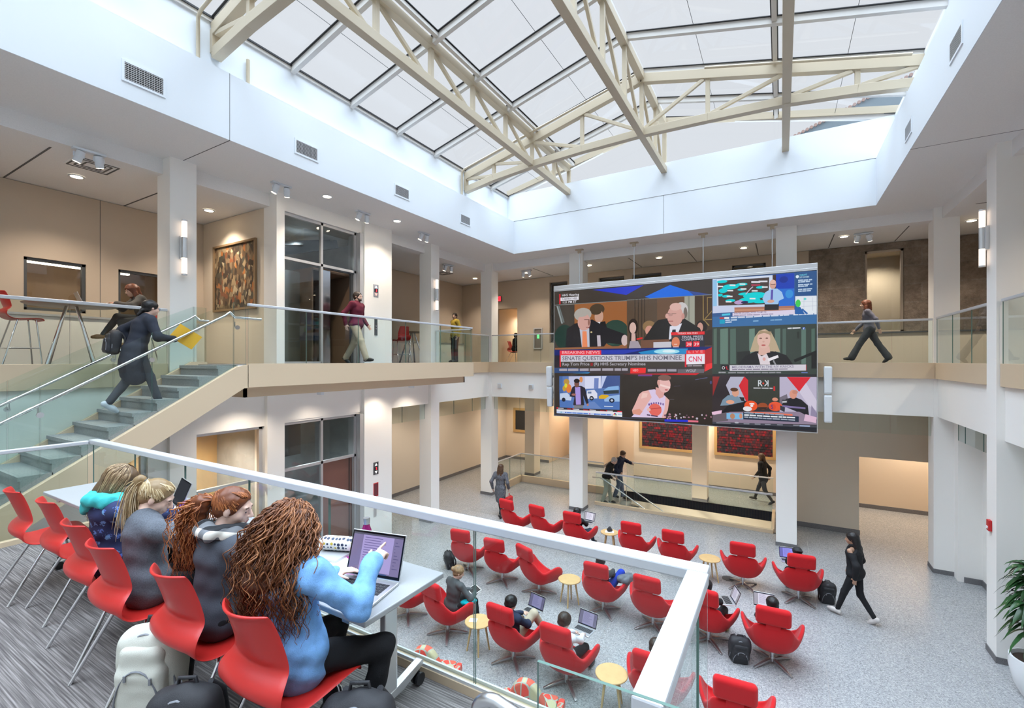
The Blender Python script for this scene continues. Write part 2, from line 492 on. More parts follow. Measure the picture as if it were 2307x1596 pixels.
def stone():
    m, nt, b = _bsdf('rough_stone')
    tc = N(nt, 'ShaderNodeTexCoord')
    mp = N(nt, 'ShaderNodeMapping'); mp.inputs['Rotation'].default_value = (R(90), 0, 0)
    br = N(nt, 'ShaderNodeTexBrick', Scale=1.0); br.inputs['Mortar Size'].default_value = 0.018; br.inputs['Brick Width'].default_value = 1.25; br.inputs['Row Height'].default_value = 0.5
    br.inputs['Color1'].default_value = (0.30, 0.235, 0.185, 1); br.inputs['Color2'].default_value = (0.34, 0.275, 0.22, 1); br.inputs['Mortar'].default_value = (0.34, 0.285, 0.235, 1)
    br.offset = 0.37
    nt.links.new(tc.outputs['Object'], mp.inputs[0]); nt.links.new(mp.outputs[0], br.inputs['Vector'])
    n1 = N(nt, 'ShaderNodeTexNoise', Scale=3.4, Detail=10.0, Roughness=0.75); nt.links.new(tc.outputs['Object'], n1.inputs['Vector'])
    r = N(nt, 'ShaderNodeValToRGB'); r.color_ramp.elements[0].position = 0.3; r.color_ramp.elements[0].color = (0.45, 0.43, 0.41, 1); r.color_ramp.elements[1].position = 0.7; r.color_ramp.elements[1].color = (1.25, 1.25, 1.25, 1)
    nt.links.new(n1.outputs['Fac'], r.inputs['Fac'])
    mx = N(nt, 'ShaderNodeMix', data_type='RGBA', blend_type='MULTIPLY'); mx.inputs[0].default_value = 1
    nt.links.new(br.outputs['Color'], mx.inputs[6]); nt.links.new(r.outputs['Color'], mx.inputs[7]); nt.links.new(mx.outputs[2], b.inputs['Base Color'])
    bp = N(nt, 'ShaderNodeBump', Strength=0.9); bp.inputs['Distance'].default_value = 0.12
    nt.links.new(n1.outputs['Fac'], bp.inputs['Height']); nt.links.new(bp.outputs['Normal'], b.inputs['Normal'])
    b.inputs['Roughness'].default_value = 0.9
    return m
M['stone'] = stone()

# ================================================================== shell
F2, LZ, SOF, CEIL, LEDGE = 4.82, 2.86, 8.43, 8.17, 9.5
YB = -4.0
def S(name, mb, m, **k): return struct(mb.build(name, m, **k))

# lower floor, with the stair well cut out between the far guards
WX0, WX1, WY0, WY1 = -5.4, -0.22, 15.08, 17.1
f = MB()
f.bx(-12.3, 7, YB, WY0, -0.3, 0); f.bx(-12.3, WX0, WY0, WY1, -0.3, 0); f.bx(WX1, 7, WY0, WY1, -0.3, 0); f.bx(-12.3, 7, WY1, 23, -0.3, 0)
S('floor', f, M['floor'])
# thin metal divider strips in the terrazzo
g = MB()
for x in (-9.0, -5.8, -2.75, 0.62, 2.6): g.bx(x-.004, x+.004, YB, 14.9, 0, 0.0015)
for y in (7.4, 9.9, 12.4): g.bx(-9, 3, y-.004, y+.004, 0, 0.0015)
S('floor_divider', g, mat('brass_strip', (0.44, 0.435, 0.43), 0.4, 0.3))

# upper floor slabs, white edge beams
SLB = 3.6
a = MB(); a.bx(-12.2, -9.2, YB, 14.1, SLB, F2); a.bx(-12.2, 7, 14.115, 16.6, SLB, F2); a.bx(3.12, 7, YB, 14.1, SLB, F2)
S('floor_upper', a, M['cream'])
a = MB(); a.bx(-12.1, -9.25, YB, 14.2, F2, F2+.012); a.bx(-12.1, 7, 14.2, 16.2, F2, F2+.012); a.bx(3.2, 7, YB, 14.2, F2, F2+.012)
S('floor_upper_finish', a, mat('upper_floor_carpet', (0.14, 0.135, 0.135), 0.9))
a = MB(); a.bx(-9.2, -9.14, YB, 3.89, 4.48, 4.85); a.bx(-9.2, -9.14, 11.17, 14.04, 4.48, 4.85); a.bx(-9.2, 3.06, 14.03, 14.1, 4.48, 4.85)
a.bx(3.06, 3.12, 10.83, 14.03, 4.48, 4.85); a.bx(3.06, 3.12, YB, 10.40, 4.48, 4.85)
S('trim_1', a, M['fascia'], bevel=0.004)
a = MB(); a.bx(-12.3, 7, 16.6, 23, SLB, SLB+.2)
S('ceiling_lower', a, M['ceil'])

# ring of soffit round the light well, drop beams, gallery ceilings
a = MB(); a.bx(-9.4, -7.63, YB, 14.25, SOF, SOF+.2); a.bx(-7.63, 1.88, 13.21, 14.25, SOF, SOF+.2); a.bx(1.88, 3.25, YB, 14.25, SOF, SOF+.2)
S('ceiling', a, M['ceil'])
a = MB(); a.bx(-9.65, -9.35, YB, 14.2, CEIL, SOF+.2); a.bx(-9.65, 3.5, 14.2, 14.5, CEIL, SOF+.2); a.bx(3.2, 3.5, YB, 14.2, CEIL, SOF+.2)
S('trim_2', a, M['ceil'])
a = MB(); a.bx(-12.2, -9.65, YB, 16.6, CEIL+.01, CEIL+.2); a.bx(-9.65, 7, 14.5, 16.6, CEIL+.01, CEIL+.2); a.bx(3.5, 7, YB, 14.5, CEIL+.01, CEIL+.2)
S('ceiling_gallery', a, M['ceil'])
a = MB()
for y in (2.55, 4.3, 6.05): a.bx(-12.1, -9.66, y-.012, y+.012, CEIL+.004, CEIL+.012)
for x in (-7.6, -4.2, -2.4, -.6, 1.2, 2.7): a.bx(x-.01, x+.01, 14.52, 16.2, CEIL+.004, CEIL+.012)
for y in (11.9, 13.2): a.bx(3.52, 6, y-.01, y+.01, CEIL+.004, CEIL+.012)
a.bx(-9.35, -7.62, 4.1, 4.112, SOF-.003, SOF+.002); a.bx(1.87, 3.2, 10.0, 10.01, SOF-.003, SOF+.002)
S('trim_3', a, M['groove'])

# light-well walls
a = MB(); a.bx(-7.95, -7.62, YB, 13.4, SOF+.0015, LEDGE); a.bx(-8.05, -7.85, YB, 13.4, LEDGE, 10.33)
S('wall_left_well', a, M['white'])
a = MB(); a.bx(-7.85, 2.3, 13.2, 13.4, SOF+.0015, 10.40); S('wall_far_well', a, M['white'])
a = MB(); a.bx(1.87, 2.2, YB, 13.4, SOF+.0015, LEDGE); a.bx(2.2, 2.4, YB, 13.4, LEDGE, 10.40); S('wall_right_well', a, M['white'])
a = MB(); a.bx(-8.05, 2.4, YB-.3, YB, SOF, 11.8); S('wall_near_well', a, M['white'])
a = MB(); a.bx(-7.623, -7.617, 4.10, 4.106, SOF, LEDGE); a.bx(-7.62, 1.87, 13.196, 13.203, LEDGE-.004, LEDGE+.004); a.bx(-2.815, -2.808, 13.196, 13.203, SOF, LEDGE)
S('trim_4', a, M['groove'])
# enclosing walls
a = MB(); a.bx(-12.2, -12.0, YB, 2.80, F2, CEIL); a.bx(-12.2, -12.0, 2.80, 3.68, F2, 5.84); a.bx(-12.2, -12.0, 2.80, 3.68, 6.82, CEIL); a.bx(-12.2, -12.0, 3.68, 4.20, F2, CEIL)
a.bx(-12.2, -12.0, 4.20, 5.00, F2, 5.84); a.bx(-12.2, -12.0, 4.20, 5.00, 6.82, CEIL); a.bx(-12.2, -12.0, 5.00, 5.85, F2, CEIL)
a.bx(-12.2, -12.0, 9.15, 16.6, F2, CEIL)
S('wall_left', a, M['tan'])
a = MB()
for y in (1.9, 3.9, 5.1): a.bx(-12.003, -11.996, y-.004, y+.004, 5.75, CEIL)
S('trim_5', a, M['groove'])
a = MB(); a.bx(-12.0, -11.93, YB, 5.84, F2, 5.74, 0); a.bx(-12.0, -11.90, YB, 5.84, 5.74, 5.78, 1); a.bx(-12.0, -11.93, 9.16, 16.3, F2, 5.6, 0); a.bx(-12.0, -11.90, 9.16, 16.3, 5.6, 5.64, 1)
S('trim_6', a, [M['cream'], M['greyframe']])
a = MB(); a.bx(-12.1, -9.55, 5.85, 6.03, F2, CEIL); S('wall_lift_side', a, M['beige'])
a = MB(); a.bx(-9.55, -9.1, 5.85, 6.03, F2, SOF); S('wall_lift_end', a, M['cream'])
a = MB(); a.bx(-12.4, -12.2, YB, 6, 0, SLB); a.bx(-12.2, -12.0, 9.2, 23, 0, SLB); S('wall_left_lower', a, M['beige'])
# far upper wall: beige left part with the door opening, stone right part
a = MB(); YW = 16.3
a.bx(-12.2, -10.3, YW, YW+.3, F2, CEIL); a.bx(-10.3, -9.25, YW, YW+.3, 7.05, CEIL); a.bx(-9.25, -7.80, YW, YW+.3, F2, CEIL)
xs = [(-7.80, -7.05), (-5.80, -4.85), (-4.55, -3.55), (-1.35, -0.40)]
prev = -7.80
for x0, x1 in xs:
    if x0 > prev: a.bx(prev, x0, YW, YW+.3, F2, CEIL)
    a.bx(x0, x1, YW, YW+.3, F2, 5.6); a.bx(x0, x1, YW, YW+.3, 7.95, CEIL); prev = x1
a.bx(prev, 0.72, YW, YW+.3, F2, CEIL)
S('wall_far', a, M['tan'])
a = MB(); a.bx(0.72, 2.06, YW, YW+.4, 5.69, CEIL); a.bx(2.06, 2.92, YW, YW+.4, 8.0, CEIL); a.bx(2.92, 7, YW, YW+.4, 5.69, CEIL); a.bx(2.06, 2.92, YW, YW+.4, F2, 5.69)
S('wall_far_stone', a, M['stone'])
a = MB(); a.bx(0.72, 6.9, 16.18, YW, F2, 5.66, 0); a.bx(0.72, 6.9, 16.13, YW, 5.66, 5.70, 1)
S('trim_7', a, [M['beige'], M['dark']])
a = MB(); a.bx(6.8, 7, YB, 16.6, F2, CEIL); S('wall_right', a, M['tan'])
# lower right bays and far lower walls
a = MB(); a.bx(3.8, 4.0, YB, 13.95, 0, SLB); a.bx(3.4, 3.8, 13.83, 14.1, 0, SLB); S('wall_right_lower', a, M['cream'])
a = MB(); a.bx(0.42, 1.9, 16.1, 16.4, 0, SLB); a.bx(1.9, 5.5, 16.1, 16.4, 2.2, SLB); S('wall_far_lower', a, M['beige'])
a = MB(); a.bx(1.2, 7, 19.2, 19.4, 0, SLB); a.bx(5.5, 5.7, 14.5, 19.2, 0, SLB); S('wall_corridor', a, M['warmwall'])
a = MB(); a.bx(-5.3, 1.2, 19.2, 19.4, 0, SLB); a.bx(-5.3, -5.1, 19.4, 22.4, 0, SLB); a.bx(-9.6, -5.1, 22.4, 22.6, 0, SLB)
a.bx(-8.5, -7.0, 20.3, 22.4, 0, SLB); a.bx(-12.2, -9.6, 20.0, 20.2, 0, SLB); a.bx(-9.8, -9.6, 20.2, 22.5, 0, SLB)
S('wall_far_back', a, M['warmwall'])
a = MB(); a.bx(-12.3, 7, YB-.2, YB, 0, SOF+.2); S('wall_near', a, M['cream'])
a = MB(); a.bx(7, 7.2, YB, 20, -.3, SLB); S('wall_east_lower', a, M['beige'])

# columns
for i, (x0, x1, y0, y1, z0) in enumerate([(-9.55, -9.1, 3.9, 4.32, 0), (-9.55, -9.1, 5.65, 6.03, 0), (-9.6, -9.1, 8.2, 9.15, 0), (-9.55, -9.1, 10.77, 11.16, 0), (-9.55, -9.08, 14.1, 14.55, 0),
                                        (-6.03, -5.56, 14.1, 14.55, 0), (-0.11, 0.36, 14.1, 14.55, 0), (3.05, 3.5, 14.1, 14.55, 0), (3.02, 3.47, 10.41, 10.82, 0), (3.02, 3.47, 6.7, 7.1, 0)]):
    c = MB(); c.bx(x0, x1, y0, y1, z0, SOF if i != 1 else F2-.02)
    S('column', c, M['cream'])
    b = MB(); b.bx(x0-.012, x1+.012, y0-.012, y1+.012, 0, 0.10); S('baseboard_column', b, M['base'])
for (x0, x1, y0, y1) in [(-9.5, -9.05, 17.4, 17.95), (-2.68, -2.2, 17.12, 17.6), (-0.02, 0.42, 16.1, 16.5)]:
    c = MB(); c.bx(x0, x1, y0, y1, 0, SLB); S('column', c, M['beige'])
    b = MB(); b.bx(x0-.012, x1+.012, y0-.012, y1+.012, 0, 0.10); S('baseboard_column', b, M['base'])
b = MB(); b.bx(3.78, 3.8, YB, 13.8, 0, .12); b.bx(3.5, 3.8, 13.8, 13.83, 0, .12); S('baseboard_right', b, M['base'])
b = MB(); b.bx(0.40, 1.92, 16.08, 16.1, 0, .14); b.bx(1.2, 5.5, 19.18, 19.2, 0, .13); b.bx(-5.3, 1.2, 19.18, 19.2, 0, .12); b.bx(-8.52, -6.98, 20.28, 20.3, 0, .12); b.bx(-7, -6.98, 20.3, 22.4, 0, .12); b.bx(-12, -9.6, 19.98, 20, 0, .12); S('baseboard_far', b, M['base'])
b = MB(); b.bx(-12.0, -11.98, 9.2, 20, 0, .12); S('baseboard_left', b, M['base'])

# ================================================================== skylight roof
XL, ZL, XR, ZR, RX, RZ = -7.87, 10.35, 2.27, 10.40, -2.8, 11.66
def roofz(x): return ZL+(RZ-ZL)*(x-XL)/(RX-XL) if x < RX else RZ+(ZR-RZ)*(x-RX)/(XR-RX)
YR = [10.8-1.36*k for k in range(-1, 11)]
a = MB(); gk = MB()
for y in YR+[13.25]:
    a.beam((XL, y, ZL-.05), (RX, y, RZ-.05), .085, .12); a.beam((RX, y, RZ-.05), (XR, y, ZR-.05), .085, .12)
    gk.beam((XL, y, ZL+.014), (RX, y, RZ+.014), .15, .012); gk.beam((RX, y, RZ+.014), (XR, y, ZR+.014), .15, .012)
for x in (-5.5, -0.1):
    a.beam((x, YB, roofz(x)-.04), (x, 13.25, roofz(x)-.04), .08, .07); gk.beam((x, YB, roofz(x)+.014), (x, 13.25, roofz(x)+.014), .12, .012)
a.beam((RX, YB, RZ-.03), (RX, 13.25, RZ-.03), .12, .1)
a.beam((XL, YB, ZL-.03), (XL, 13.3, ZL-.03), .1, .06); a.beam((XR, YB, ZR-.03), (XR, 13.3, ZR-.03), .1, .06); gk.beam((XL, YB, ZL+.01), (XL, 13.3, ZL+.01), .14, .03)
for x in (-6.7, -4.15, -1.45, 1.1): gk.beam((x, YB, roofz(x)+.03), (x, 13.25, roofz(x)+.03), .008, .004)
S('roof_rafters', a, M['rafter']); S('roof_gasket', gk, M['black'])
nwin = 6
def pane_obj(name, quads, m):
    o = MB()
    for q in quads: o.quad(*q)
    return struct(o.build(name, m, recalc=False))
qs = []
for x0, x1 in ((XL, -5.5), (-5.5, RX), (RX, -.1), (-.1, XR)):
    for y0, y1 in zip(sorted(YR)[:-1]+[sorted(YR)[-1]], sorted(YR)[1:]+[13.25]):
        qs.append(((x0, y0, roofz(x0)+.025), (x1, y0, roofz(x1)+.025), (x1, y1, roofz(x1)+.025), (x0, y1, roofz(x0)+.025)))
    qs.append(((x0, YB, roofz(x0)+.025), (x1, YB, roofz(x1)+.025), (x1, min(YR), roofz(x1)+.025), (x0, min(YR), roofz(x0)+.025)))
pane_obj('window_1', qs, M['roofglass'])
# gable glazing over the far wall
a = MB()
for x in (-5.68, -2.8, 0.1): a.bx(x-.05, x+.05, 13.2, 13.3, 10.4, roofz(x))
a.beam((XL, 13.22, ZL+.10), (RX, 13.22, RZ-.10), .10, .16); a.beam((RX, 13.22, RZ-.10), (XR, 13.22, ZR+.10), .10, .16)
S('trim_8', a, M['truss'])
o = MB(); o.add([(XL, 13.26, 10.4), (XR, 13.26, 10.4), (RX, 13.26, RZ)], [(0, 1, 2)]); struct(o.build('window_2', M['roofglass'], recalc=False))

def chordbox(mb, p, q, w, d): mb.beam(p, q, w, d)
def ytruss(X, zb, zt, ydir):
    t = MB(); ys = sorted(y for y in YR if y < 13)
    t.beam((X, YB, zb), (X, 13.2, zb), .15, .17); t.beam((X, YB, zt), (X, 13.2, zt), .15, .17)
    allys = ys+[13.1]
    for i, y in enumerate(ys):
        if min(abs(y-10.8), abs(y-4.0)) > .05: t.beam((X, y, zb), (X, y, zt), .085, .085, up=(1, 0, 0))
        y2 = allys[i+1]
        t.beam((X-.03, y+.06, zt-.06), (X-.03, y2-.08, zb+.06), .075, .06, up=(1, 0, 0))
    S('roof_truss', t, M['truss'], bevel=0.006)
ytruss(-5.68, 10.11, 10.84, 1); ytruss(-2.8, 10.20, 11.5, 1); ytruss(0.1, 10.13, 10.87, 1)
def xtruss(Y, drop=0.0):
    t = MB(); px = [-7.83, -6.87, -5.68, -4.27, -2.8, -1.37, 0.1, 1.25, 2.2]
    zb = [9.80, 9.96, 10.08, 10.16, 10.20, 10.17, 10.12, 10.0, 9.86]
    for i in range(8): t.beam((px[i], Y, zb[i]), (px[i+1], Y, zb[i+1]), .15, .17)
    zt = [roofz(x)-.2 for x in px]; zt[0] += .02; zt[-1] += .02
    for a_, b_ in ((0, 4), (4, 8)): t.beam((px[a_], Y, zt[a_]), (px[b_], Y, zt[b_]), .15, .2)
    for i in range(9): t.beam((px[i], Y, zb[i]), (px[i], Y, zt[i]), .085 if 0 < i < 8 else .16, .085, up=(1, 0, 0))
    for i in range(4): t.beam((px[i]+.08, Y-.03, zt[i]-.08), (px[i+1]-.06, Y-.03, zb[i+1]+.07), .075, .06, up=(0, 1, 0))
    for i in range(4, 8): t.beam((px[i]+.06, Y-.03, zb[i]+.07), (px[i+1]-.08, Y-.03, zt[i+1]-.08), .075, .06, up=(0, 1, 0))
    S('roof_truss', t, M['truss'], bevel=0.006)
xtruss(10.8); xtruss(4.0)
p = MB()
for y in (3.72, 10.55):
    p.tube([(-7.79, y, 9.5), (-7.79, y, 10.22), (-7.70, y, 10.30), (-2.9, y, roofz(-2.9)-.18)], .028, 8)
p.tube([(2.0, 10.55, roofz(2.0)-.17), (-1.4, 10.55, roofz(-1.4)-.17)], .028, 8)
p.tube([(-7.80, 4.5, 9.5), (-7.80, 4.5, 10.0)], .03, 8)
S('sprinkler_pipe', p, M['truss'], smooth=60)

# buildings beyond the glass
a = MB(); a.bx(-9, 12, 21.5, 22.5, 6, 13.2); S('exterior_stone_wall', a, mat('pale_outside_stone', (0.15, 0.14, 0.125), 0.9, noise=(1.3, 0.55), bump=(2.5, 0.6)))
a = MB(); a.prism([(-1.0, 13.2), (13, 13.2), (13, 15.6), (5.5, 15.6)], 'y', 21.3, 23.0); S('exterior_roof', a, mat('outside_tiles', (0.13, 0.16, 0.18), 0.8))
a = MB()
for i in range(52): a.cyl((-1.0+i*.135, 21.25, 13.2+i*.05), (-1.0+i*.135, 23, 13.2+i*.05), .06, 8)
S('exterior_roof_tiles', a, mat('terracotta', (0.26, 0.17, 0.14), 0.8), smooth=60)
a = MB(); a.bx(-38, -27, 18, 32, 5, 21); S('exterior_tower', a, mat('pale_outside_wall', (0.20, 0.205, 0.215), 0.9))
# ================================================================== lamps
def spot(loc, power, col=(1.0, 0.86, 0.71), ang=110, blend=0.8, rot=(0, 0, 0), rad=0.06):
    l = bpy.data.lights.new('downlight_or_fill_lamp', 'SPOT'); l.energy = power*LAMP; l.color = col; l.spot_size = R(ang); l.spot_blend = blend; l.shadow_soft_size = rad
    o = bpy.data.objects.new('downlight_or_fill_lamp', l); COL.objects.link(o); o.location = loc; o.rotation_euler = rot; return o
def area(loc, sx, sy, power, col=(1.0, 0.84, 0.66), rot=(0, 0, 0)):
    l = bpy.data.lights.new('ceiling_lamp', 'AREA'); l.shape = 'RECTANGLE'; l.size = sx; l.size_y = sy; l.energy = power*LAMP; l.color = col
    o = bpy.data.objects.new('ceiling_lamp', l); COL.objects.link(o); o.location = loc; o.rotation_euler = rot; return o

DL = [(-10.8, 3.18, CEIL, 'over the bar table'), (-10.75, 5.35, CEIL, 'in front of the painting'), (-8.42, 6.56, SOF, 'in the soffit before the lift'), (-8.37, 8.6, SOF, 'in the soffit beside the lift call plate'),
      (-10.5, 15.1, CEIL, 'in the far left corner of the gallery'), (-8.16, 15.1, CEIL, 'left of the first far column'), (-5.68, 15.0, CEIL, 'between the two left screen hangers'), (-3.34, 15.0, CEIL, 'over the left half of the video wall'),
      (-0.93, 14.94, CEIL, 'behind the rightmost screen hanger'), (1.44, 14.9, CEIL, 'in front of the stone wall'), (3.85, 14.7, CEIL, 'beyond the right corner column')]
for x, y, z, where in DL:
    t = thing('downlight', 'round recessed ceiling downlight '+where, 'ceiling light', (x, y, z), 0, 'recessed downlights')
    k = MB(); k.lathe([(.115, .004), (.115, -.006), (.085, -.010), (.085, .004)], n=24); k.build('trim_ring', M['white'], t, smooth=50)
    k = MB(); k.lathe([(.0, -.004), (.083, -.004), (.083, .006), (0, .006)], n=24); k.build('lens', M['lens'], t)
    spot((x, y, z-.04), 130, ang=120)
def spotpair(x, y, z, rz, label, aim=0.35):
    t = thing('spotlight_fixture', label, 'spotlight', (x, y, z), rz, 'twin spotlights')
    k = MB(); k.bx(-.20, .20, -.05, .05, -.035, 0); k.build('mounting_plate', M['white'], t, bevel=.006)
    for s in (-1, 1):
        d = Vector((s*.25, .35, -1)).normalized(); c = Vector((s*.12, 0, -.13))
        k = MB(); k.tube([c-d*.09, c-d*.085, c+d*.09], [.03, .055, .055], 16); hd = k.build('lamp_head', M['white'], t, smooth=40)
        k = MB(); k.cyl((s*.12, 0, -.03), (s*.12, 0, -.07), .012, 8); k.beam((s*.12-.06, 0, -.07), (s*.12-.06, 0, -.14), .008, .02); k.beam((s*.12+.06, 0, -.07), (s*.12+.06, 0, -.14), .008, .02); k.bx(s*.12-.064, s*.12+.064, -.01, .01, -.075, -.067); k.build('yoke', M['white'], t)
        k = MB(); k.tube([c+d*.088, c+d*.094], .045, 16); k.build('lamp_lens', M['lens'], hd)
for x, y, z, rz, lb in [(-9.31, 2.89, CEIL, 1.57, 'white twin spotlight beside the ceiling air grille on the left'), (-8.62, 5.64, SOF, 1.57, 'white twin spotlight in the soffit nearest the painting'), (-8.57, 7.68, SOF, 1.57, 'white twin spotlight in the soffit above the lift door'),
                        (-8.51, 9.78, SOF, 1.57, 'white twin spotlight in the soffit past the lift call plate'), (-9.8, 12.5, CEIL, 1.2, 'white twin spotlight above the man in yellow'), (-7.97, 14.7, CEIL, 0, 'white twin spotlight right of the far corner column'),
                        (1.83, 14.75, CEIL, 0, 'white twin spotlight in front of the stone wall'), (3.75, 12.0, CEIL, -1.4, 'white twin spotlight in the right gallery ceiling')]:
    spotpair(x, y, z, rz, lb); spot((x, y, z-.3), 60, ang=70)
spot((-10.6, 5.0, CEIL-.1), 130, rot=(R(28), 0, 0), ang=60)
# lamps below the galleries (their fittings sit up in the ceiling, out of sight from here)
for x, y, pw in [(-7.2, 18.6, 105), (-4.4, 18.3, 100), (-2.6, 18.4, 100), (-0.8, 18.3, 90), (-10.6, 18.5, 95), (-8.9, 21.3, 80), (-6.2, 21.0, 90), (-10.6, 12.0, 60), (-10.6, 14.6, 50), (3.4, 18.4, 110), (4.6, 18.6, 90)]:
    spot((x, y, SLB-.05), pw*1.5, ang=140)
for y in (5.1, 6.6, 8.5, 9.8): spot((-8.6, y, 4.2), 45, ang=130)
for y in (-2, 0.5): spot((-10.5, y, CEIL-.05), 100, ang=130)
for y in (6, 9, 12): spot((5.0, y, CEIL-.05), 160, ang=130)

# sconces
def sconce(loc, rz, label):
    t = thing('wall_sconce', label, 'wall light', loc, rz, 'linear wall sconces')
    k = MB(); k.bx(-.05, .05, 0, .05, -.20, .20); k.build('back_plate', M['alu'], t, bevel=.004)
    for s in (-1, 1):
        k = MB(); k.cyl((0, .075, s*.18), (0, .075, s*.46), .042, 16); k.build('light_tube', M['tubelight'], t, smooth=40)
        k = MB(); k.cyl((0, .075, s*.46), (0, .075, s*.485), .044, 16); k.build('end_cap', M['alu'], t, smooth=40)
    k = MB(); k.cyl((0, .075, -.18), (0, .075, .18), .043, 16); k.build('sleeve', M['alu'], t, smooth=40)
sconce((-9.1, 4.09, 6.88), -PI/2, 'two-tube wall sconce on the left column above the stair')
sconce((-9.1, 10.96, 6.90), -PI/2, 'two-tube wall sconce on the column past the lift')
sconce((3.02, 10.75, 6.97), PI/2, 'two-tube wall sconce on the right column')

# air grilles in the well walls
def vent(x, y0, y1, z0, z1, face, label):
    t = thing('air_vent', label, 'vent', (x, (y0+y1)/2, z0), 0, 'air grilles round the light well'); w = (y1-y0)/2; h = z1-z0; f = face
    k = MB()
    for a in ((-w-.03, w+.03, -.03, 0), (-w-.03, w+.03, h, h+.03), (-w-.03, -w, 0, h), (w, w+.03, 0, h)): k.bx(min(0, f*.012), max(0, f*.012), *a)
    k.build('vent_frame', M['white'], t)
    k = MB(); k.bx(min(f*.001, f*.003), max(f*.001, f*.003), -w, w, 0, h, 0)
    for i in range(9): z = h*(i+.5)/9; k.beam((f*.006, -w, z), (f*.006, w, z), .010, .007, 1)
    for i in range(15): y = -w+2*w*(i+.5)/15; k.beam((f*.006, y, 0), (f*.006, y, h), .005, .006, 1, up=(1, 0, 0))
    k.build('grille', [M['black'], M['greyframe']], t)
vent(-7.62, 2.73, 3.18, 8.69, 8.92, 1, 'white framed air grille above the bar table, nearest of the left wall')
vent(-7.62, 5.27, 5.71, 8.70, 8.92, 1, 'white framed air grille on the left well wall above the painting')
vent(-7.62, 7.77, 8.20, 8.72, 8.93, 1, 'white framed air grille on the left well wall above the lift')
vent(-7.62, 10.27, 10.69, 8.73, 8.94, 1, 'white framed air grille on the left well wall nearest the far corner')
vent(1.87, 7.45, 7.88, 8.70, 8.92, -1, 'larger looking air grille on the right well wall, nearest the viewer')
vent(1.87, 9.91, 10.32, 8.70, 8.91, -1, 'smaller looking air grille on the right well wall near the far corner')
def ceilvent(x, y, label):
    t = thing('ceiling_diffuser', label, 'vent', (x, y, CEIL+.01), 0, 'square air diffusers in the gallery ceiling')
    k = MB(); k.bx(-.3, .3, -.3, .3, -.012, 0); k.build('diffuser_face', M['ceil'], t, bevel=.004)
    k = MB()
    for s in (.26, .19, .12):
        for a in (-1, 1): k.bx(-s, s, a*s-.012, a*s+.012, -.018, -.011); k.bx(a*s-.012, a*s+.012, -s, s, -.018, -.011)
    k.build('slot', M['dark'], t)
ceilvent(-9.97, 3.15, 'square air diffuser beside the twin spotlight over the bar table'); ceilvent(-10.9, 13.6, 'square air diffuser behind the man in yellow'); ceilvent(-11.1, 10.6, 'square air diffuser past the lift pier')

# ================================================================== left rooms and lift
a = MB(); a.bx(-15, -12.2, 1.5, 6.2, F2-.1, F2); a.bx(-15, -12.2, 1.5, 6.2, CEIL-.2, CEIL); a.bx(-15.2, -15, 1.5, 6.2, F2, CEIL); a.bx(-15, -12.2, 1.4, 1.5, F2, CEIL); a.bx(-15, -12.2, 6.2, 6.3, F2, CEIL)
S('wall_office', a, mat('dim_office_wall', (0.33, 0.22, 0.14), 0.8))
for y0, y1, n in ((2.80, 3.68, 3), (4.20, 5.00, 4)):
    fr = MB()
    for b_ in ((y0, y0+.05, 5.84, 6.82), (y1-.05, y1, 5.84, 6.82), (y0, y1, 6.77, 6.82), (y0, y1, 5.84, 5.89)): fr.bx(-12.12, -12.04, *b_)
    fo = struct(fr.build('window_%d' % n, M['dark'])); g = MB(); g.quad((-12.08, y0, 5.84), (-12.08, y1, 5.84), (-12.08, y1, 6.82), (-12.08, y0, 6.82)); g.build('pane', M['winglass'], fo, recalc=False)
for z, y0, y1, x in ((7.35, 2.0, 5.6, -13.3), (7.05, 2.0, 5.2, -14.2)):
    t = thing('linear_light', 'glowing linear office lamp seen through the gallery windows, '+('nearer one' if x > -14 else 'farther one'), 'ceiling light', (x, (y0+y1)/2, z)); w_ = (y1-y0)/2
    k = MB(); k.bx(-.06, .06, -w_, w_, .03, .10); k.build('lamp_housing', M['alu'], t)
    k = MB(); k.bx(-.055, .055, -w_+.02, w_-.02, 0, .03); k.build('lamp_diffuser', emat('linear_glow', (1, .86, .66), 6), t)
    for q in (-1, 1): kk = MB(); kk.cyl((0, q*w_*.8, .10), (0, q*w_*.8, CEIL-.21-z), .006, 6); kk.build('cable', M['alu'], t)
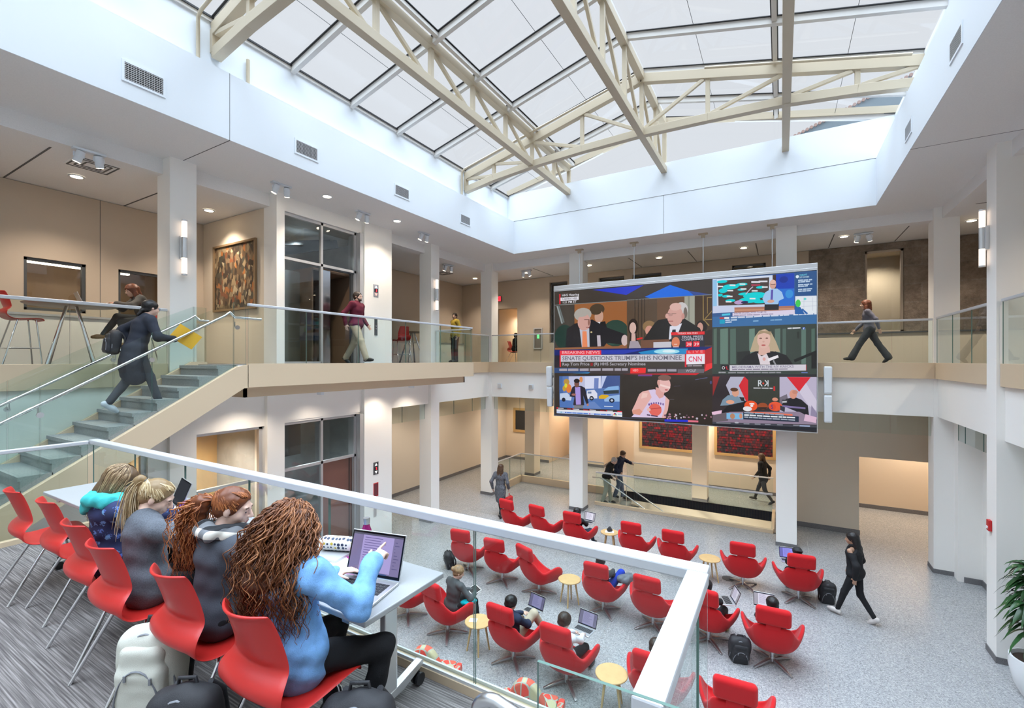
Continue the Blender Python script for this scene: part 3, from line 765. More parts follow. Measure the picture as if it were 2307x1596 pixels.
# lift shaft: back, side and the two glazed storeys
a = MB(); a.bx(-11.7, -11.5, 6.03, 8.9, 0, CEIL); a.bx(-11.5, -9.6, 8.70, 9.15, 0, CEIL); a.bx(-11.6, -9.55, 5.9, 6.03, 0, F2); a.bx(-11.5, -9.3, 6.03, 8.7, CEIL-.1, CEIL); a.bx(-12.0, -9.6, 9.05, 9.15, F2, CEIL); a.bx(-12.0, -9.6, 9.1, 9.2, 0, SLB)
S('wall_lift_shaft', a, mat('shaft_concrete', (0.42, 0.44, 0.44), 0.8, noise=(3, 0.1)))
a = MB(); a.bx(-9.4, -9.22, 6.03, 8.2, 3.56, F2); a.bx(-9.4, -9.2, 6.03, 8.2, CEIL-.05, SOF); S('wall_lift_spandrel', a, M['cream'])
def liftfront(z0, ztr, z1, n):
    fr = MB(); X0, X1 = -9.34, -9.26
    for y in (6.03, 7.05, 8.02): fr.bx(X0, X1, y, y+.055, z0, z1)
    fr.bx(X0, X1, 6.03, 8.08, z1-.06, z1); fr.bx(X0, X1, 6.03, 8.08, ztr-.03, ztr+.03); fr.bx(X0, X1, 6.03, 7.07, z0, z0+.05)
    fr.bx(-9.55, -9.12, 8.08, 8.2, z0, z1)
    fo = struct(fr.build('window_%d' % n, M['greyframe'])); g = MB()
    for y0, y1, a0, a1 in ((6.08, 7.06, z0+.05, ztr), (6.08, 7.06, ztr, z1), (7.1, 8.03, ztr, z1)): g.quad((-9.30, y0, a0), (-9.30, y1, a0), (-9.30, y1, a1), (-9.30, y0, a1))
    g.build('pane', M['winglass'], fo, recalc=False)
liftfront(F2+.012, 7.13, CEIL-.05, 5); liftfront(0, 2.52, 3.56, 6)
# open lift on the upper floor: car walls, leaf, jamb; closed on the lower floor
t = thing('elevator', 'open brown-lined lift car with a steel door leaf behind the bridge', 'elevator', (-9.3, 7.56, F2))
k = MB(); k.bx(-1.9, -.12, .46, .50, 0, 2.25); k.bx(-1.9, -1.86, -.6, .5, 0, 2.25); k.bx(-1.9, -.12, -.64, -.6, 0, 2.25); k.bx(-1.9, -.12, -.62, .5, 2.2, 2.26); k.bx(-1.9, -.12, -.62, .5, -.03, .012); k.build('car', mat('lift_lining', (0.20, 0.13, 0.085), 0.5), t)
k = MB(); k.bx(-.10, -.07, -.46, -.17, .012, 2.24); k.build('door_leaf', mat('mirror_steel', (.55, .56, .58), .2, 1.0), t)
k = MB(); k.bx(-.06, .02, -.46, .46, 2.25, 2.31); k.bx(-.07, .0, .40, .46, .012, 2.25); k.build('door_surround', M['dark'], t)
k = MB(); k.tube([(-1.82, -.4, .95), (-1.80, .0, .95), (-1.82, .4, .95)], .02, 8); k.build('grab_bar', M['chrome'], t)
k = MB(); k.bx(-.11, -.075, -.44, .45, .0, 2.48); od = struct(MB().bx(-9.40, -9.36, 7.1, 8.03, 0, 2.49).build('door_1', mat('brown_steel_door', (.28, .16, .13), .3, .6)))
MB().bx(-9.358, -9.352, 7.93, 7.95, 0, 2.49).build('seam', M['black'], od)
spot((-10.2, 7.2, CEIL-.3), 120, (.85, .95, 1.0), 150); spot((-9.9, 7.0, 3.3), 60, (.85, .95, 1.0), 150)  # added unseen lamps that brighten the lift shaft
# lift car glass side on the left pane, machinery behind
a = MB(); a.bx(-9.9, -9.86, 6.28, 6.98, F2+.02, 7.0); S('lift_panel', a, mat('lift_side_steel', (.50, .51, .49), .25, .85))
a = MB(); a.bx(-10.4, -9.9, 6.2, 7.0, .0, 1.5); a.bx(-9.9, -9.8, 6.2, 6.9, 2.7, 3.4); a.beam((-10.5, 6.1, 7.3), (-9.9, 8.0, 7.9), .12, .2); a.beam((-10.8, 6.1, 7.6), (-10.2, 8.0, 8.0), .1, .1); S('lift_machinery', a, M['dark'])
# lower shop-front: window left of the lift, wall panels, room behind
a = MB(); a.bx(-9.5, -9.2, YB, 3.2, 0, SLB); a.bx(-9.5, -9.2, 3.62, 4.30, 0, SLB); a.bx(-9.5, -9.2, 4.30, 5.66, 3.55, SLB); S('wall_left_front', a, M['cream'])
a = MB(); a.bx(-11.6, -11.5, 3.0, 5.9, 0, SLB); a.bx(-11.6, -9.5, 3.0, 3.1, 0, SLB); a.bx(-11.6, -9.5, 3.0, 5.9, 3.57, 3.62); S('wall_shop', a, mat('honey_wood', (.66, .45, .20), .5, noise=(2, .1)))
spot((-10.3, 4.8, 3.5), 170, ang=150)
fr = MB()
for y in (4.30, 5.58): fr.bx(-9.36, -9.28, y, y+.07, 0, 3.55)
for z in (3.49, 2.42, 0): fr.bx(-9.36, -9.28, 4.3, 5.65, z, z+.07)
fr.bx(-9.36, -9.28, 3.2, 3.26, 0, 3.55); fr.bx(-9.36, -9.28, 3.55, 3.62, 0, 3.55)
fo = struct(fr.build('window_7', M['greyframe'])); g = MB(); g.quad((-9.32, 4.35, .05), (-9.32, 5.6, .05), (-9.32, 5.6, 3.5), (-9.32, 4.35, 3.5)); g.quad((-9.32, 3.25, .05), (-9.32, 3.56, .05), (-9.32, 3.56, 3.5), (-9.32, 3.25, 3.5)); g.build('pane', glassmat('clear_window', (.9, .9, .88), .6), fo, recalc=False)

# lift call plates
def callplate(z, label, lower):
    t = thing('lift_indicator', label, 'lift indicator', (-9.1, 8.58, z), 0)
    k = MB(); k.bx(0, .012, -.085, .085, -.16, .16); k.build('mounting_plate', M['dark'] if lower else M['alu'], t, bevel=.003)
    k = MB(); k.bx(.012, .016, -.06, .06, -.045, .045); k.build('display', M['black'], t)
    k = MB(); put_text(k, '2' if lower else '3', Matrix(((0, 0, 1, .0175), (1, 0, 0, -.015), (0, 1, 0, -.03), (0, 0, 0, 1))), .085); k.build('digit', emat('led_red', (1, .02, .03), 4), t)
    k = MB(); k.add([(.015, -.045, .07), (.015, .045, .07), (.015, 0, .135)], [(0, 1, 2)]); k.build('up_arrow', emat('arrow_white', (1, 1, 1), .9), t)
    k = MB(); k.add([(.015, -.045, -.07), (.015, .045, -.07), (.015, 0, -.135)], [(0, 2, 1)]); k.build('down_arrow', emat('arrow_white2', (1, 1, 1), .9) if lower else emat('arrow_red', (1, .25, .2), 1.6), t)
callplate(6.72, 'steel lift indicator with red digit beside the open lift', False); callplate(2.10, 'dark lift indicator plate with up and down arrows on the lower pier', True)
t = thing('lift_button_panel', 'slim dark button panel on the pier beside the open lift', 'button panel', (-9.1, 8.58, 5.78))
k = MB(); k.bx(0, .012, -.05, .05, -.22, .22); k.build('mounting_plate', M['dark'], t, bevel=.003); k = MB(); k.cyl((.012, 0, .02), (.018, 0, .02), .02, 12); k.cyl((.012, 0, -.05), (.018, 0, -.05), .02, 12); k.build('button', M['steel'], t)
t = thing('lift_sign', 'dark red notice above the lower lift buttons', 'sign', (-9.1, 8.58, 1.52)); k = MB(); k.bx(0, .01, -.08, .08, -.15, .20, 0); k.bx(.01, .012, -.065, .065, -.13, .18, 1); k.build('mounting_plate', [M['redpaint'], mat('maroon', (.16, .035, .045), .5)], t)
t = thing('lift_button_panel', 'slim steel button panel under the red notice on the lower pier', 'button panel', (-9.1, 8.55, 1.10)); k = MB(); k.bx(0, .012, -.045, .045, -.25, .20); k.build('mounting_plate', M['alu'], t, bevel=.003); k = MB(); k.cyl((.012, 0, .0), (.018, 0, .0), .02, 12); k.build('button', M['steel'], t)

# ================================================================== landing, stair, bridge
a = MB(); a.bx(-9.2, 1.2, YB, 0.93, 2.45, LZ); a.bx(-7.33, -.30, 0.93, 2.30, 2.45, LZ); S('floor_landing', a, M['cream'])
a = MB(); a.bx(-9.15, 1.2, YB, 0.95, LZ, LZ+.006); a.bx(-7.30, -.36, 0.95, 2.28, LZ, LZ+.006); S('floor_landing_carpet', a, M['carpet'])
a = MB(); a.bx(-7.38, -.29, 2.28, 2.36, 2.40, LZ+.06); a.bx(-.37, -.29, 1.33, 2.28, 2.40, LZ+.06); a.bx(-7.38, -7.30, 0.7, 2.28, 2.4, LZ+.06); S('trim_9', a, M['fascia'])
a = MB()
for o_ in (-.032, .022): a.bx(-7.38, -.29, 2.32+o_, 2.32+o_+.012, LZ+.06, LZ+.08); a.bx(-.33+o_, -.33+o_+.012, 1.33, 2.28, LZ+.06, LZ+.08)
S('trim_10', a, M['silver'])

def guard(name, label, p, q, z0, z1, joints, rail=None, group='glass guard railings', m='glass', thick=.012):
    """glass panels standing along p-q (xy), split at the fractions in joints; rail=(w,h) cap or ('round',r)"""
    p = Vector((*p, 0)); q = Vector((*q, 0)); t = thing(name, label, 'railing', (p.x, p.y, z0), 0, group)
    d = (q-p); L = d.length; d.normalize(); nrm = Vector((-d.y, d.x, 0)); js = [0]+list(joints)+[1]
    for a_, b_ in zip(js[:-1], js[1:]):
        k = MB(); s0 = d*(a_*L+.006); s1 = d*(b_*L-.006); o_ = nrm*thick/2; zt = z1-z0
        c = [s0-o_, s1-o_, s1+o_, s0+o_]
        # one refracting face only, plus the green edges
        k.quad(s0, s1, s1+Vector((0, 0, zt)), s0+Vector((0, 0, zt)), 0)
        for e0, e1 in ((c[0], c[3]), (c[1], c[2])): k.quad(e0, e1, e1+Vector((0, 0, zt)), e0+Vector((0, 0, zt)), 1)
        if rail is None: k.quad(c[0]+Vector((0, 0, zt)), c[1]+Vector((0, 0, zt)), c[2]+Vector((0, 0, zt)), c[3]+Vector((0, 0, zt)), 1)
        k.build('glass_panel', [M[m], M['edge']], t, recalc=False)
    if rail:
        k = MB()
        if rail[0] == 'round': k.cyl((0, 0, z1-z0+rail[1]*.5), d*L+Vector((0, 0, z1-z0+rail[1]*.5)), rail[1], 12); k.build('top_rail', M['steel'], t, smooth=50)
        else: k.beam(Vector((0, 0, z1-z0+rail[1]/2-.01)), d*L+Vector((0, 0, z1-z0+rail[1]/2-.01)), rail[0], rail[1]); k.build('top_rail', M['silver'], t, bevel=.008)
    return t
RT = 3.93
guard('landing_railing', 'long glass railing with broad silver cap in front of the study tables', (-7.34, 2.32), (-.29, 2.32), LZ+.065, RT-.045, [(7.34-x)/7.05 for x in (6.2, 5.1, 4.0, 2.95, 1.615)], (.095, .055))
guard('landing_railing', 'short glass railing returning towards the viewer from the near corner', (-.33, 2.27), (-.33, 1.33), LZ+.065, RT-.045, [], (.095, .055))
guard('landing_railing', 'glass railing along the landing edge by the stair foot', (-7.34, 2.27), (-7.34, 0.2), LZ+.065, RT-.045, [.5], (.06, .045))
guard('stair_glass', 'uncapped glass sheet at the bottom edge beside the curved handrail', (-.684, 1.33), (-.22, 1.345), LZ-.4, 3.93, [], None)
t = thing('handrail', 'curved steel handrail end at the bottom edge of the view', 'handrail', (-.75, 1.30, LZ))
k = MB(); pts = []
for i in range(13): a_ = PI*i/12; pts.append((-.05-.075*math.cos(a_)*-1-.02, .0, .80+.085*math.sin(a_)))
k.tube([(-.145, 0, .45)]+[(-.07-.075*math.cos(PI*i/12), 0, .845+.06*math.sin(PI*i/12)) for i in range(7)]+[(.42, 0, .80)], .022, 14); k.build('rail', M['steel'], t, smooth=60)
k = MB(); k.cyl((.30, 0, .80), (.30, .03, .78), .012, 8); k.build('bracket', M['dark'], t)

NR, RI, RU, SY = 12, .1633, .279, 0.95
tread = mat('stair_tread', (0.30, 0.315, 0.315), 0.7, noise=(60, .12))
a = MB()
for i in range(NR):
    z = LZ+RI*(i+1); y = SY+RU*i
    a.bx(-9.0, -7.80, y-.02, y+RU+.01, z-.05, z); a.bx(-9.0, -7.80, y, y+RU+.2, z-.30, z-.05); a.bx(-9.0, -7.80, y+.02, y+.05, z, z+.0015)
S('stair_flight', a, tread)
a = MB(); a.add([(-9.0, .95, 2.55), (-7.8, .95, 2.55), (-7.8, 4.35, 4.5), (-9, 4.35, 4.5)], [(0, 1, 2, 3)]); S('stair_soffit', a, M['fascia'])
sl = RI/RU*1.02
a = MB(); a.prism([(.70, 2.66), (4.27, 4.80), (4.45, 4.83), (4.45, 4.44), (4.38, 4.44), (.70, 2.24)], 'x', -7.80, -7.70); S('stair_stringer', a, M['fascia'])
a = MB(); a.prism([(.70, 2.80), (4.20, 4.88), (4.45, 4.88), (4.45, 4.40), (.70, 2.24)], 'x', -9.08, -9.0); S('stair_stringer', a, M['fascia'])
a = MB(); a.bx(-9.2, -7.74, 4.30, 10.95, 4.45, F2); a.bx(-9.1, -7.95, 4.55, 10.8, 4.28, 4.45); S('floor_bridge', a, M['cream'])
a = MB(); a.bx(-7.74, -7.70, 4.44, 11.0, 4.45, F2+.03); a.bx(-9.2, -7.74, 10.95, 11.0, 4.45, F2+.03); a.bx(-7.95, -7.91, 4.50, 10.85, 4.27, 4.45); a.bx(-9.1, -7.91, 10.8, 10.85, 4.27, 4.45); a.bx(-9.1, -7.91, 4.5, 4.55, 4.27, 4.45); S('trim_11', a, M['fascia'])
a = MB(); a.bx(-9.2, -7.75, 4.3, 10.95, F2, F2+.012); S('floor_bridge_finish', a, M['base'])
for y in (6.55, 9.4): a = MB(); a.bx(-8.7, -8.55, y-.04, y+.04, 4.16, 4.28); tag(a.build('exit_lamp', M['white'], bevel=.01), 'small white lamp box under the bridge, '+('nearer' if y < 8 else 'farther')+' one', 'lamp')

def slope_glass(x, label, y0, y1, joints, gz0, gz1):
    t = thing('stair_railing', label, 'railing', (x, y0, LZ), 0, 'stair railings')
    zt = lambda y: LZ+(y-SY)*RI/RU+RI
    js = [y0]+joints+[y1]
    for a_, b_ in zip(js[:-1], js[1:]):
        k = MB(); P_ = lambda y, h: (0, y-y0, min(zt(y), F2+.02)+h-LZ)
        k.quad(P_(a_+.006, gz0), P_(b_-.006, gz0), P_(b_-.006, gz1), P_(a_+.006, gz1), 0)
        for y in (a_+.006, b_-.006): k.quad((-.006, y-y0, P_(y, gz0)[2]), (.006, y-y0, P_(y, gz0)[2]), (.006, y-y0, P_(y, gz1)[2]), (-.006, y-y0, P_(y, gz1)[2]), 1)
        k.build('glass_panel', [M['glass'], M['edge']], t, recalc=False)
    return t, zt
for x, sd, lb in ((-7.76, -1, 'glass stair railing on the near side with a round steel handrail'), (-9.03, 1, 'glass stair railing on the wall side with a round steel handrail')):
    t, zt = slope_glass(x, lb, 0.75, 4.45, [1.95, 3.1, 4.24], -.12, 1.02)
    hx = sd*.075
    k = MB(); pts = [(hx, y-.75, zt(y)+.74-LZ) for y in (.35, 1.5, 2.6, 3.6, 4.14)]+[(hx, 4.22-.75, zt(4.2)+.77-LZ), (hx, 4.30-.75, F2+.80-LZ), (hx, (4.75 if sd < 0 else 4.45)-.75, F2+.80-LZ)]
    k.tube(pts, .021, 12); k.build('handrail', M['chrome'], t, smooth=60)
    for y in (1.95, 3.1, 4.3):
        k = MB(); z = min(zt(y), F2)+.74-LZ; k.cyl((-.012, y-.75, z-.11), (.012, y-.75, z-.11), .035, 14); k.tube([(0, y-.75, z-.11), (hx, y-.75, z-.10), (hx, y-.75, z-.015)], .008, 8); k.build('standoff', M['steel'], t, smooth=40)
guard('bridge_railing', 'glass railing along the bridge with a slim silver cap', (-7.74, 4.46), (-7.74, 10.98), F2+.03, 5.83, [.17, .36, .58, .78], (.05, .045))
guard('bridge_railing', 'glass railing across the far end of the bridge', (-7.77, 10.97), (-9.08, 10.97), F2+.03, 5.80, [.5], (.04, .04))
guard('gallery_railing', 'glass railing in front of the bar table in the left gallery', (-9.17, YB), (-9.17, 3.89), F2+.03, 5.76, [.4, .55, .7, .84], (.045, .05))
guard('gallery_railing', 'glass railing between the sconce column and the far corner column', (-9.17, 11.17), (-9.17, 14.05), F2+.03, 5.80, [.5], (.035, .04))
guard('gallery_railing', 'glass railing of the far gallery behind the left end of the video wall', (-9.05, 14.08), (-6.05, 14.08), F2+.03, 5.80, [.33, .66], (.035, .04))
guard('gallery_railing', 'glass railing of the far gallery behind the middle of the video wall', (-5.54, 14.08), (-.13, 14.08), F2+.03, 5.80, [.25, .5, .75], (.035, .04))
guard('gallery_railing', 'glass railing of the far gallery in front of the stone wall', (.38, 14.08), (3.03, 14.08), F2+.03, 5.84, [.34, .72], (.035, .05))
guard('gallery_railing', 'glass railing of the right gallery between the two right columns', (3.09, 14.02), (3.09, 10.84), F2+.03, 5.86, [.35, .7], (.05, .05))
guard('gallery_railing', 'glass railing of the right gallery at the right edge of the view', (3.09, 10.39), (3.09, 7.12), F2+.03, 5.86, [.5], (.05, .05))
# hanging glass smoke curtains under the edge beams
def baffle(label, p, q, joints): return guard('smoke_curtain', label, p, q, 3.13, SLB, joints, None, 'glass smoke curtains')
baffle('hanging glass strip under the far beam left of the video wall', (-9.08, 14.3), (-6.03, 14.3), [.35, .7])
baffle('hanging glass strip under the far beam behind the video wall', (-5.56, 14.3), (-.11, 14.3), [.25, .5, .75])
baffle('hanging glass strip under the far beam above the corridor opening', (.36, 14.3), (3.05, 14.3), [.28, .5, .72])
baffle('hanging glass strip between the sconce column and the corner column', (-9.35, 11.16), (-9.35, 14.1), [.36, .72])
baffle('hanging glass strip beside the lower lift pier', (-9.35, 9.16), (-9.35, 10.77), [.4])
baffle('hanging glass strip in the right bay between the columns', (3.4, 13.8), (3.4, 10.85), [.15, .5, .8])
baffle('hanging glass strip in the right bay at the edge of the view', (3.4, 10.3), (3.4, 7.1), [.15, .5, .8])

spot((-3.0, 15.3, -.8), 70, rot=(R(95), 0, 0), ang=155); spot((-1.2, 15.3, -1.2), 60, rot=(R(95), 0, 0), ang=155)  # added lamps, out of view, to light the stair well's back wall
# far stair well: curbs, guards, descending flight
a = MB(); a.bx(-9.12, -5.6, 16.32, 16.42, 0, .26); a.bx(-9.16, -9.06, 14.56, 16.42, 0, .26); S('trim_12', a, M['fascia'])
a = MB(); a.bx(-5.48, -.18, 14.98, 15.09, -.25, .10); a.bx(-.24, -.16, 15.09, 17.1, -.25, .1); S('trim_13', a, M['fascia'])
guard('curb_railing', 'glass railing on the low tan curb behind the far corner column', (-9.11, 14.58), (-9.11, 16.36), .26, 1.12, [.5], (.035, .04))
guard('curb_railing', 'glass railing on the low tan curb facing the brown doors', (-9.09, 16.37), (-5.62, 16.37), .26, 1.12, [.4, .75], (.035, .04))
guard('curb_railing', 'glass railing along the front of the descending stair', (-5.45, 15.04), (-.20, 15.04), .10, 1.08, [.25, .5, .75], (.05, .05))
guard('curb_railing', 'glass railing behind the descending stair left of the middle column', (-5.0, 17.15), (-2.72, 17.15), .0, 1.08, [.5], (.035, .04))
guard('curb_railing', 'glass railing behind the descending stair right of the middle column', (-2.16, 17.15), (-.2, 17.15), .0, 1.08, [.5], (.035, .04))
a = MB(); a.bx(-5.5, -.1, 17.1, 17.16, -3, 0); a.bx(-5.5, -.1, 15.02, 15.08, -3, 0); a.bx(-.22, -.16, 15.08, 17.1, -3, 0); a.bx(-5.5, -.1, 15, 17.2, -3.1, -3); S('wall_stairwell', a, M['beige'])
a = MB()
for i in range(17): a.bx(-5.4+.29*i, -5.4+.29*(i+1)+.02, 15.09, 17.09, -.165*(i+1)-.06, -.165*(i+1) if i else -.02)
S('stair_flight', a, tread)
for y, lb in ((15.25, 'sloping steel handrail nearest the front guard of the descending stair'), (16.05, 'sloping steel handrail in the middle of the descending stair')):
    t = thing('handrail', lb, 'handrail', (-5.3, y, 0)); k = MB(); k.tube([(-.35, 0, .86), (-.05, 0, .86), (.1, 0, .80), (4.0, 0, .80-3.9*.165/.29)], .02, 10); k.build('rail', M['steel'], t, smooth=60)
    for xx in (.6, 1.8): k = MB(); k.cyl((xx, 0, .80-(xx-.1)*.57), (xx, 0, .80-(xx-.1)*.57-.85), .014, 8); k.build('post', M['steel'], t)
# ================================================================== furniture
def catmull(P, n, closed=False):
    out = []; k = len(P)
    for i in range(k if closed else k-1):
        g = (lambda j: P[j % k]) if closed else (lambda j: P[min(max(j, 0), k-1)])
        p0, p1, p2, p3 = (Vector(g(i+d)) for d in (-1, 0, 1, 2))
        for s in range(n):
            t = s/n; out.append(.5*((2*p1)+(p2-p0)*t+(2*p0-5*p1+4*p2-p3)*t*t+(3*p1-p0-3*p2+p3)*t**3))
    if not closed: out.append(Vector(P[-1]))
    return out
M['redfab'] = mat('red_wool', (0.53, 0.012, 0.016), 0.85, spec=0.2, sheen=0.15, bump=(900, .25))
M['redpl'] = mat('red_plastic', (0.52, 0.022, 0.018), 0.38)
M['legmetal'] = mat('chair_base_metal', (0.42, 0.40, 0.40), 0.3, 0.9)

def lounge_proto():
    t = thing('lounge_chair', 'red winged swivel lounge chair', 'armchair')
    half = [(0, -.365, .785), (.14, -.36, .79), (.245, -.325, .765), (.285, -.27, .68), (.345, -.17, .585), (.405, -.03, .635), (.438, .11, .675), (.43, .23, .625), (.36, .305, .49), (.19, .345, .40), (0, .355, .385)]
    loop = half+[(-x, y, z) for x, y, z in half[-2:0:-1]]
    rim = catmull(loop, 4, True); b = Vector((0, .0, .25)); P = []; nv = 9
    for p in rim:
        row = []
        for j in range(nv+1):
            v = j/nv; h = math.sin(v*PI/2)**.85; g = 1-math.cos(v*PI/2)**1.1
            row.append((b.x+(p.x-b.x)*h, b.y+(p.y-b.y)*h, b.z+(p.z-b.z)*g))
        P.append(row)
    k = MB(); k.grid(P, closed_u=True); k.build('seat_shell', M['redfab'], t, smooth=180, solid=.055, sub=1, weld=True)
    sobj('headrest', sdf([rbox((0, -.395, .955), (.245, .058, .145), .055, Matrix.Rotation(R(10), 3, 'X'))], .014, .02), M['redfab'], t)
    k = MB(); k.beam((0, -.365, .72), (0, -.385, .88), .20, .04, up=(0, 1, 0)); k.build('headrest_stem', M['redfab'], t, smooth=60)
    k = MB(); k.cyl((0, 0, .07), (0, 0, .27), .027, 16); k.cyl((0, 0, .055), (0, 0, .10), .045, 16); k.build('column', M['steel'], t, smooth=40)
    for i in range(4):
        a_ = PI/4+i*PI/2; c_, s_ = math.cos(a_), math.sin(a_); w0, w1 = .026, .017
        k = MB(); pr = [(.03, .06, .10, w0), (.2, .042, .072, .024), (.37, .0, .022, w1)]; vs = []
        for r_, z0, z1, w_ in pr:
            for q, z in ((-1, z0), (1, z0), (1, z1), (-1, z1)): vs.append((c_*r_-s_*q*w_, s_*r_+c_*q*w_, z))
        fs = [(0, 1, 2, 3)[::-1], (8, 9, 10, 11)]+[(i2*4+j, i2*4+(j+1) % 4, i2*4+4+(j+1) % 4, i2*4+4+j) for i2 in range(2) for j in range(4)]
        k.add(vs, fs); k.build('leg', M['legmetal'], t, smooth=30, bevel=.004)
    return t
LG = 'red lounge chairs facing the video wall'
LC = [(-6.43, 11.24, -10, 'leftmost empty red lounge chair of the back row, beside the walker with the red bag'), (-5.48, 11.20, -10, 'empty red lounge chair second from the left of the back row'), (-4.52, 11.17, -2, 'red lounge chair in the back row holding a person behind an open white laptop'),
      (-3.05, 11.2, 0, 'empty red lounge chair just right of the little table holding a black object'), (-2.09, 11.15, 0, 'empty red lounge chair left of the lone wooden table in the back row'), (-.71, 11.15, 3, 'empty red lounge chair right of the lone wooden table, by the round floor plate'),
      (.31, 11.08, 6, 'rightmost red lounge chair of the back row, holding a person in a black cap'), (-6.29, 8.78, 8, 'empty red lounge chair with a black bag on its left side'), (-5.33, 8.72, 5, 'empty red lounge chair second from the left of the middle row'),
      (-4.40, 8.68, -22, 'empty red lounge chair turned sideways left of the middle wooden table'), (-3.0, 8.68, 0, 'red lounge chair holding the person in bright blue trousers'), (-2.03, 8.63, -2, 'empty red lounge chair partly hidden by the white railing corner'),
      (-1.08, 8.66, -6, 'red lounge chair seen behind the glass edge, with a black backpack to its right'), (-.12, 8.56, 3, 'red lounge chair right of the black backpack, laptop screen showing over it'), (-5.15, 6.55, -10, 'red lounge chair holding the woman in grey leaning over a tablet'),
      (-3.76, 6.5, -2, 'red lounge chair holding the dark haired man in beige trousers'), (-2.80, 6.44, 0, 'red lounge chair in the front row holding the person in a white shirt typing'), (-6.15, 6.6, 0, 'red lounge chair mostly hidden behind the study table leg'),
      (-1.46, 6.5, 0, 'red lounge chair behind the short railing section, right of the nearest wooden table'), (-.50, 6.5, 4, 'empty red lounge chair at the bottom edge, nearest of all')]
proto = lounge_proto()
for i, (x, y, yaw, lb) in enumerate(LC):
    if i == 0: o = proto; o.location = (x, y, 0); o.rotation_euler = (0, 0, R(yaw)); o['label'] = lb; o['group'] = LG
    else: dup(proto, (x, y, 0), R(yaw), lb, LG)

def side_table():
    t = thing('side_table', 'round maple side table', 'side table')
    k = MB(); k.lathe([(.0, .475), (.215, .475), (.226, .482), (.226, .494), (.220, .50), (0, .50)], n=40); k.build('table_top', M['wood'], t, smooth=35)
    for i in range(4):
        a_ = PI/4+.2+i*PI/2; c_, s_ = math.cos(a_), math.sin(a_)
        k = MB(); k.tube([(.11*c_, .11*s_, .476), (.19*c_, .19*s_, 0)], [.021, .013], 10); k.build('leg', M['wood'], t, smooth=50)
    return t
pt = side_table()
for i, (x, y, lb) in enumerate([(-3.80, 11.5, 'round maple side table holding a white sheet and a small black object'), (-1.37, 11.1, 'round maple side table standing alone beside the dark floor plate'), (-3.68, 8.62, 'empty round maple side table in the middle row'),
                              (-4.42, 6.45, 'round maple side table with a white napkin, behind the glass joint'), (-2.06, 6.32, 'empty round maple side table nearest the white railing, front row')]):
    if i == 0: pt.location = (x, y, 0); pt['label'] = lb; pt['group'] = 'maple side tables'
    else: dup(pt, (x, y, 0), i*.4, lb, 'maple side tables')
k = MB(); k.lathe([(0, .001), (.13, .001), (.13, .006), (0, .006)], n=32); tag(k.build('floor_plate', M['dark']), 'dark round floor outlet plate beside the lone maple table', 'floor plate').location = (-1.02, 11.4, 0)

def leafpat():
    m, nt, b = _bsdf('leaf_pattern_fabric')
    tc = N(nt, 'ShaderNodeTexCoord'); mp = N(nt, 'ShaderNodeMapping'); mp.inputs['Scale'].default_value = (8, 8, 4.5); mp.inputs['Rotation'].default_value = (0, R(18), 0)
    v = N(nt, 'ShaderNodeTexVoronoi', Scale=1.0, Randomness=.9); ve = N(nt, 'ShaderNodeTexVoronoi', Scale=1.0, Randomness=.9); ve.feature = 'DISTANCE_TO_EDGE'
    nt.links.new(tc.outputs['Object'], mp.inputs[0])
    for n in (v, ve): nt.links.new(mp.outputs[0], n.inputs['Vector'])
    s = N(nt, 'ShaderNodeSeparateColor'); nt.links.new(v.outputs['Color'], s.inputs[0])
    r = N(nt, 'ShaderNodeValToRGB'); r.color_ramp.interpolation = 'CONSTANT'; e = r.color_ramp.elements
    e[0].color = (.70, .06, .04, 1); e[1].position = .45; e[1].color = (.45, .40, .24, 1); x = e.new(.8); x.color = (.62, .10, .06, 1)
    nt.links.new(s.outputs[0], r.inputs['Fac'])
    lt = N(nt, 'ShaderNodeMath'); lt.operation = 'LESS_THAN'; lt.inputs[1].default_value = .06; nt.links.new(ve.outputs['Distance'], lt.inputs[0])
    mx = N(nt, 'ShaderNodeMix', data_type='RGBA'); mx.inputs[7].default_value = (.36, .37, .30, 1)
    nt.links.new(lt.outputs[0], mx.inputs[0]); nt.links.new(r.outputs['Color'], mx.inputs[6]); nt.links.new(mx.outputs[2], b.inputs['Base Color']); b.inputs['Roughness'].default_value = .85
    return m
M['leaf'] = leafpat()
def patchair(loc, rz, label):
    t = thing('patterned_chair', label, 'armchair', loc, rz, 'leaf patterned lounge chairs')
    k = MB(); prof = [(-.38, .26), (.38, .26), (.39, .42), (.31, .60), (.22, .78), (.12, .90), (.0, .93), (-.10, .89), (-.18, .76), (-.27, .56), (-.40, .42)]
    pts = [(p.x, p.y) for p in catmull([(a, b_, 0) for a, b_ in prof], 4, True)]
    k.prism(pts, 'y', -.40, -.27); k.build('backrest', M['leaf'], t, smooth=60, bevel=.03)
    k = MB(); k.bx(-.34, .34, -.28, .26, .24, .40); k.build('seat', M['leaf'], t, smooth=40, bevel=.05)
    for sx in (-1, 1): k = MB(); k.prism([(-.36, .26), (.22, .26), (.24, .38), (.0, .42), (-.36, .46)], 'x', sx*.38-.045, sx*.38+.045); k.build('arm', M['leaf'], t, smooth=40, bevel=.03)
    for sx in (-1, 1):
        for sy in (-1, 1): k = MB(); k.cyl((sx*.30, sy*.26, .25), (sx*.34, sy*.30, 0), .018, 8); k.build('leg', M['legmetal'], t)
patchair((-4.42, 5.22, 0), R(22), 'leaf patterned armchair below the landing, left of the glass joint')
patchair((-2.84, 5.36, 0), R(14), 'leaf patterned armchair below the landing, behind the curved handrail')

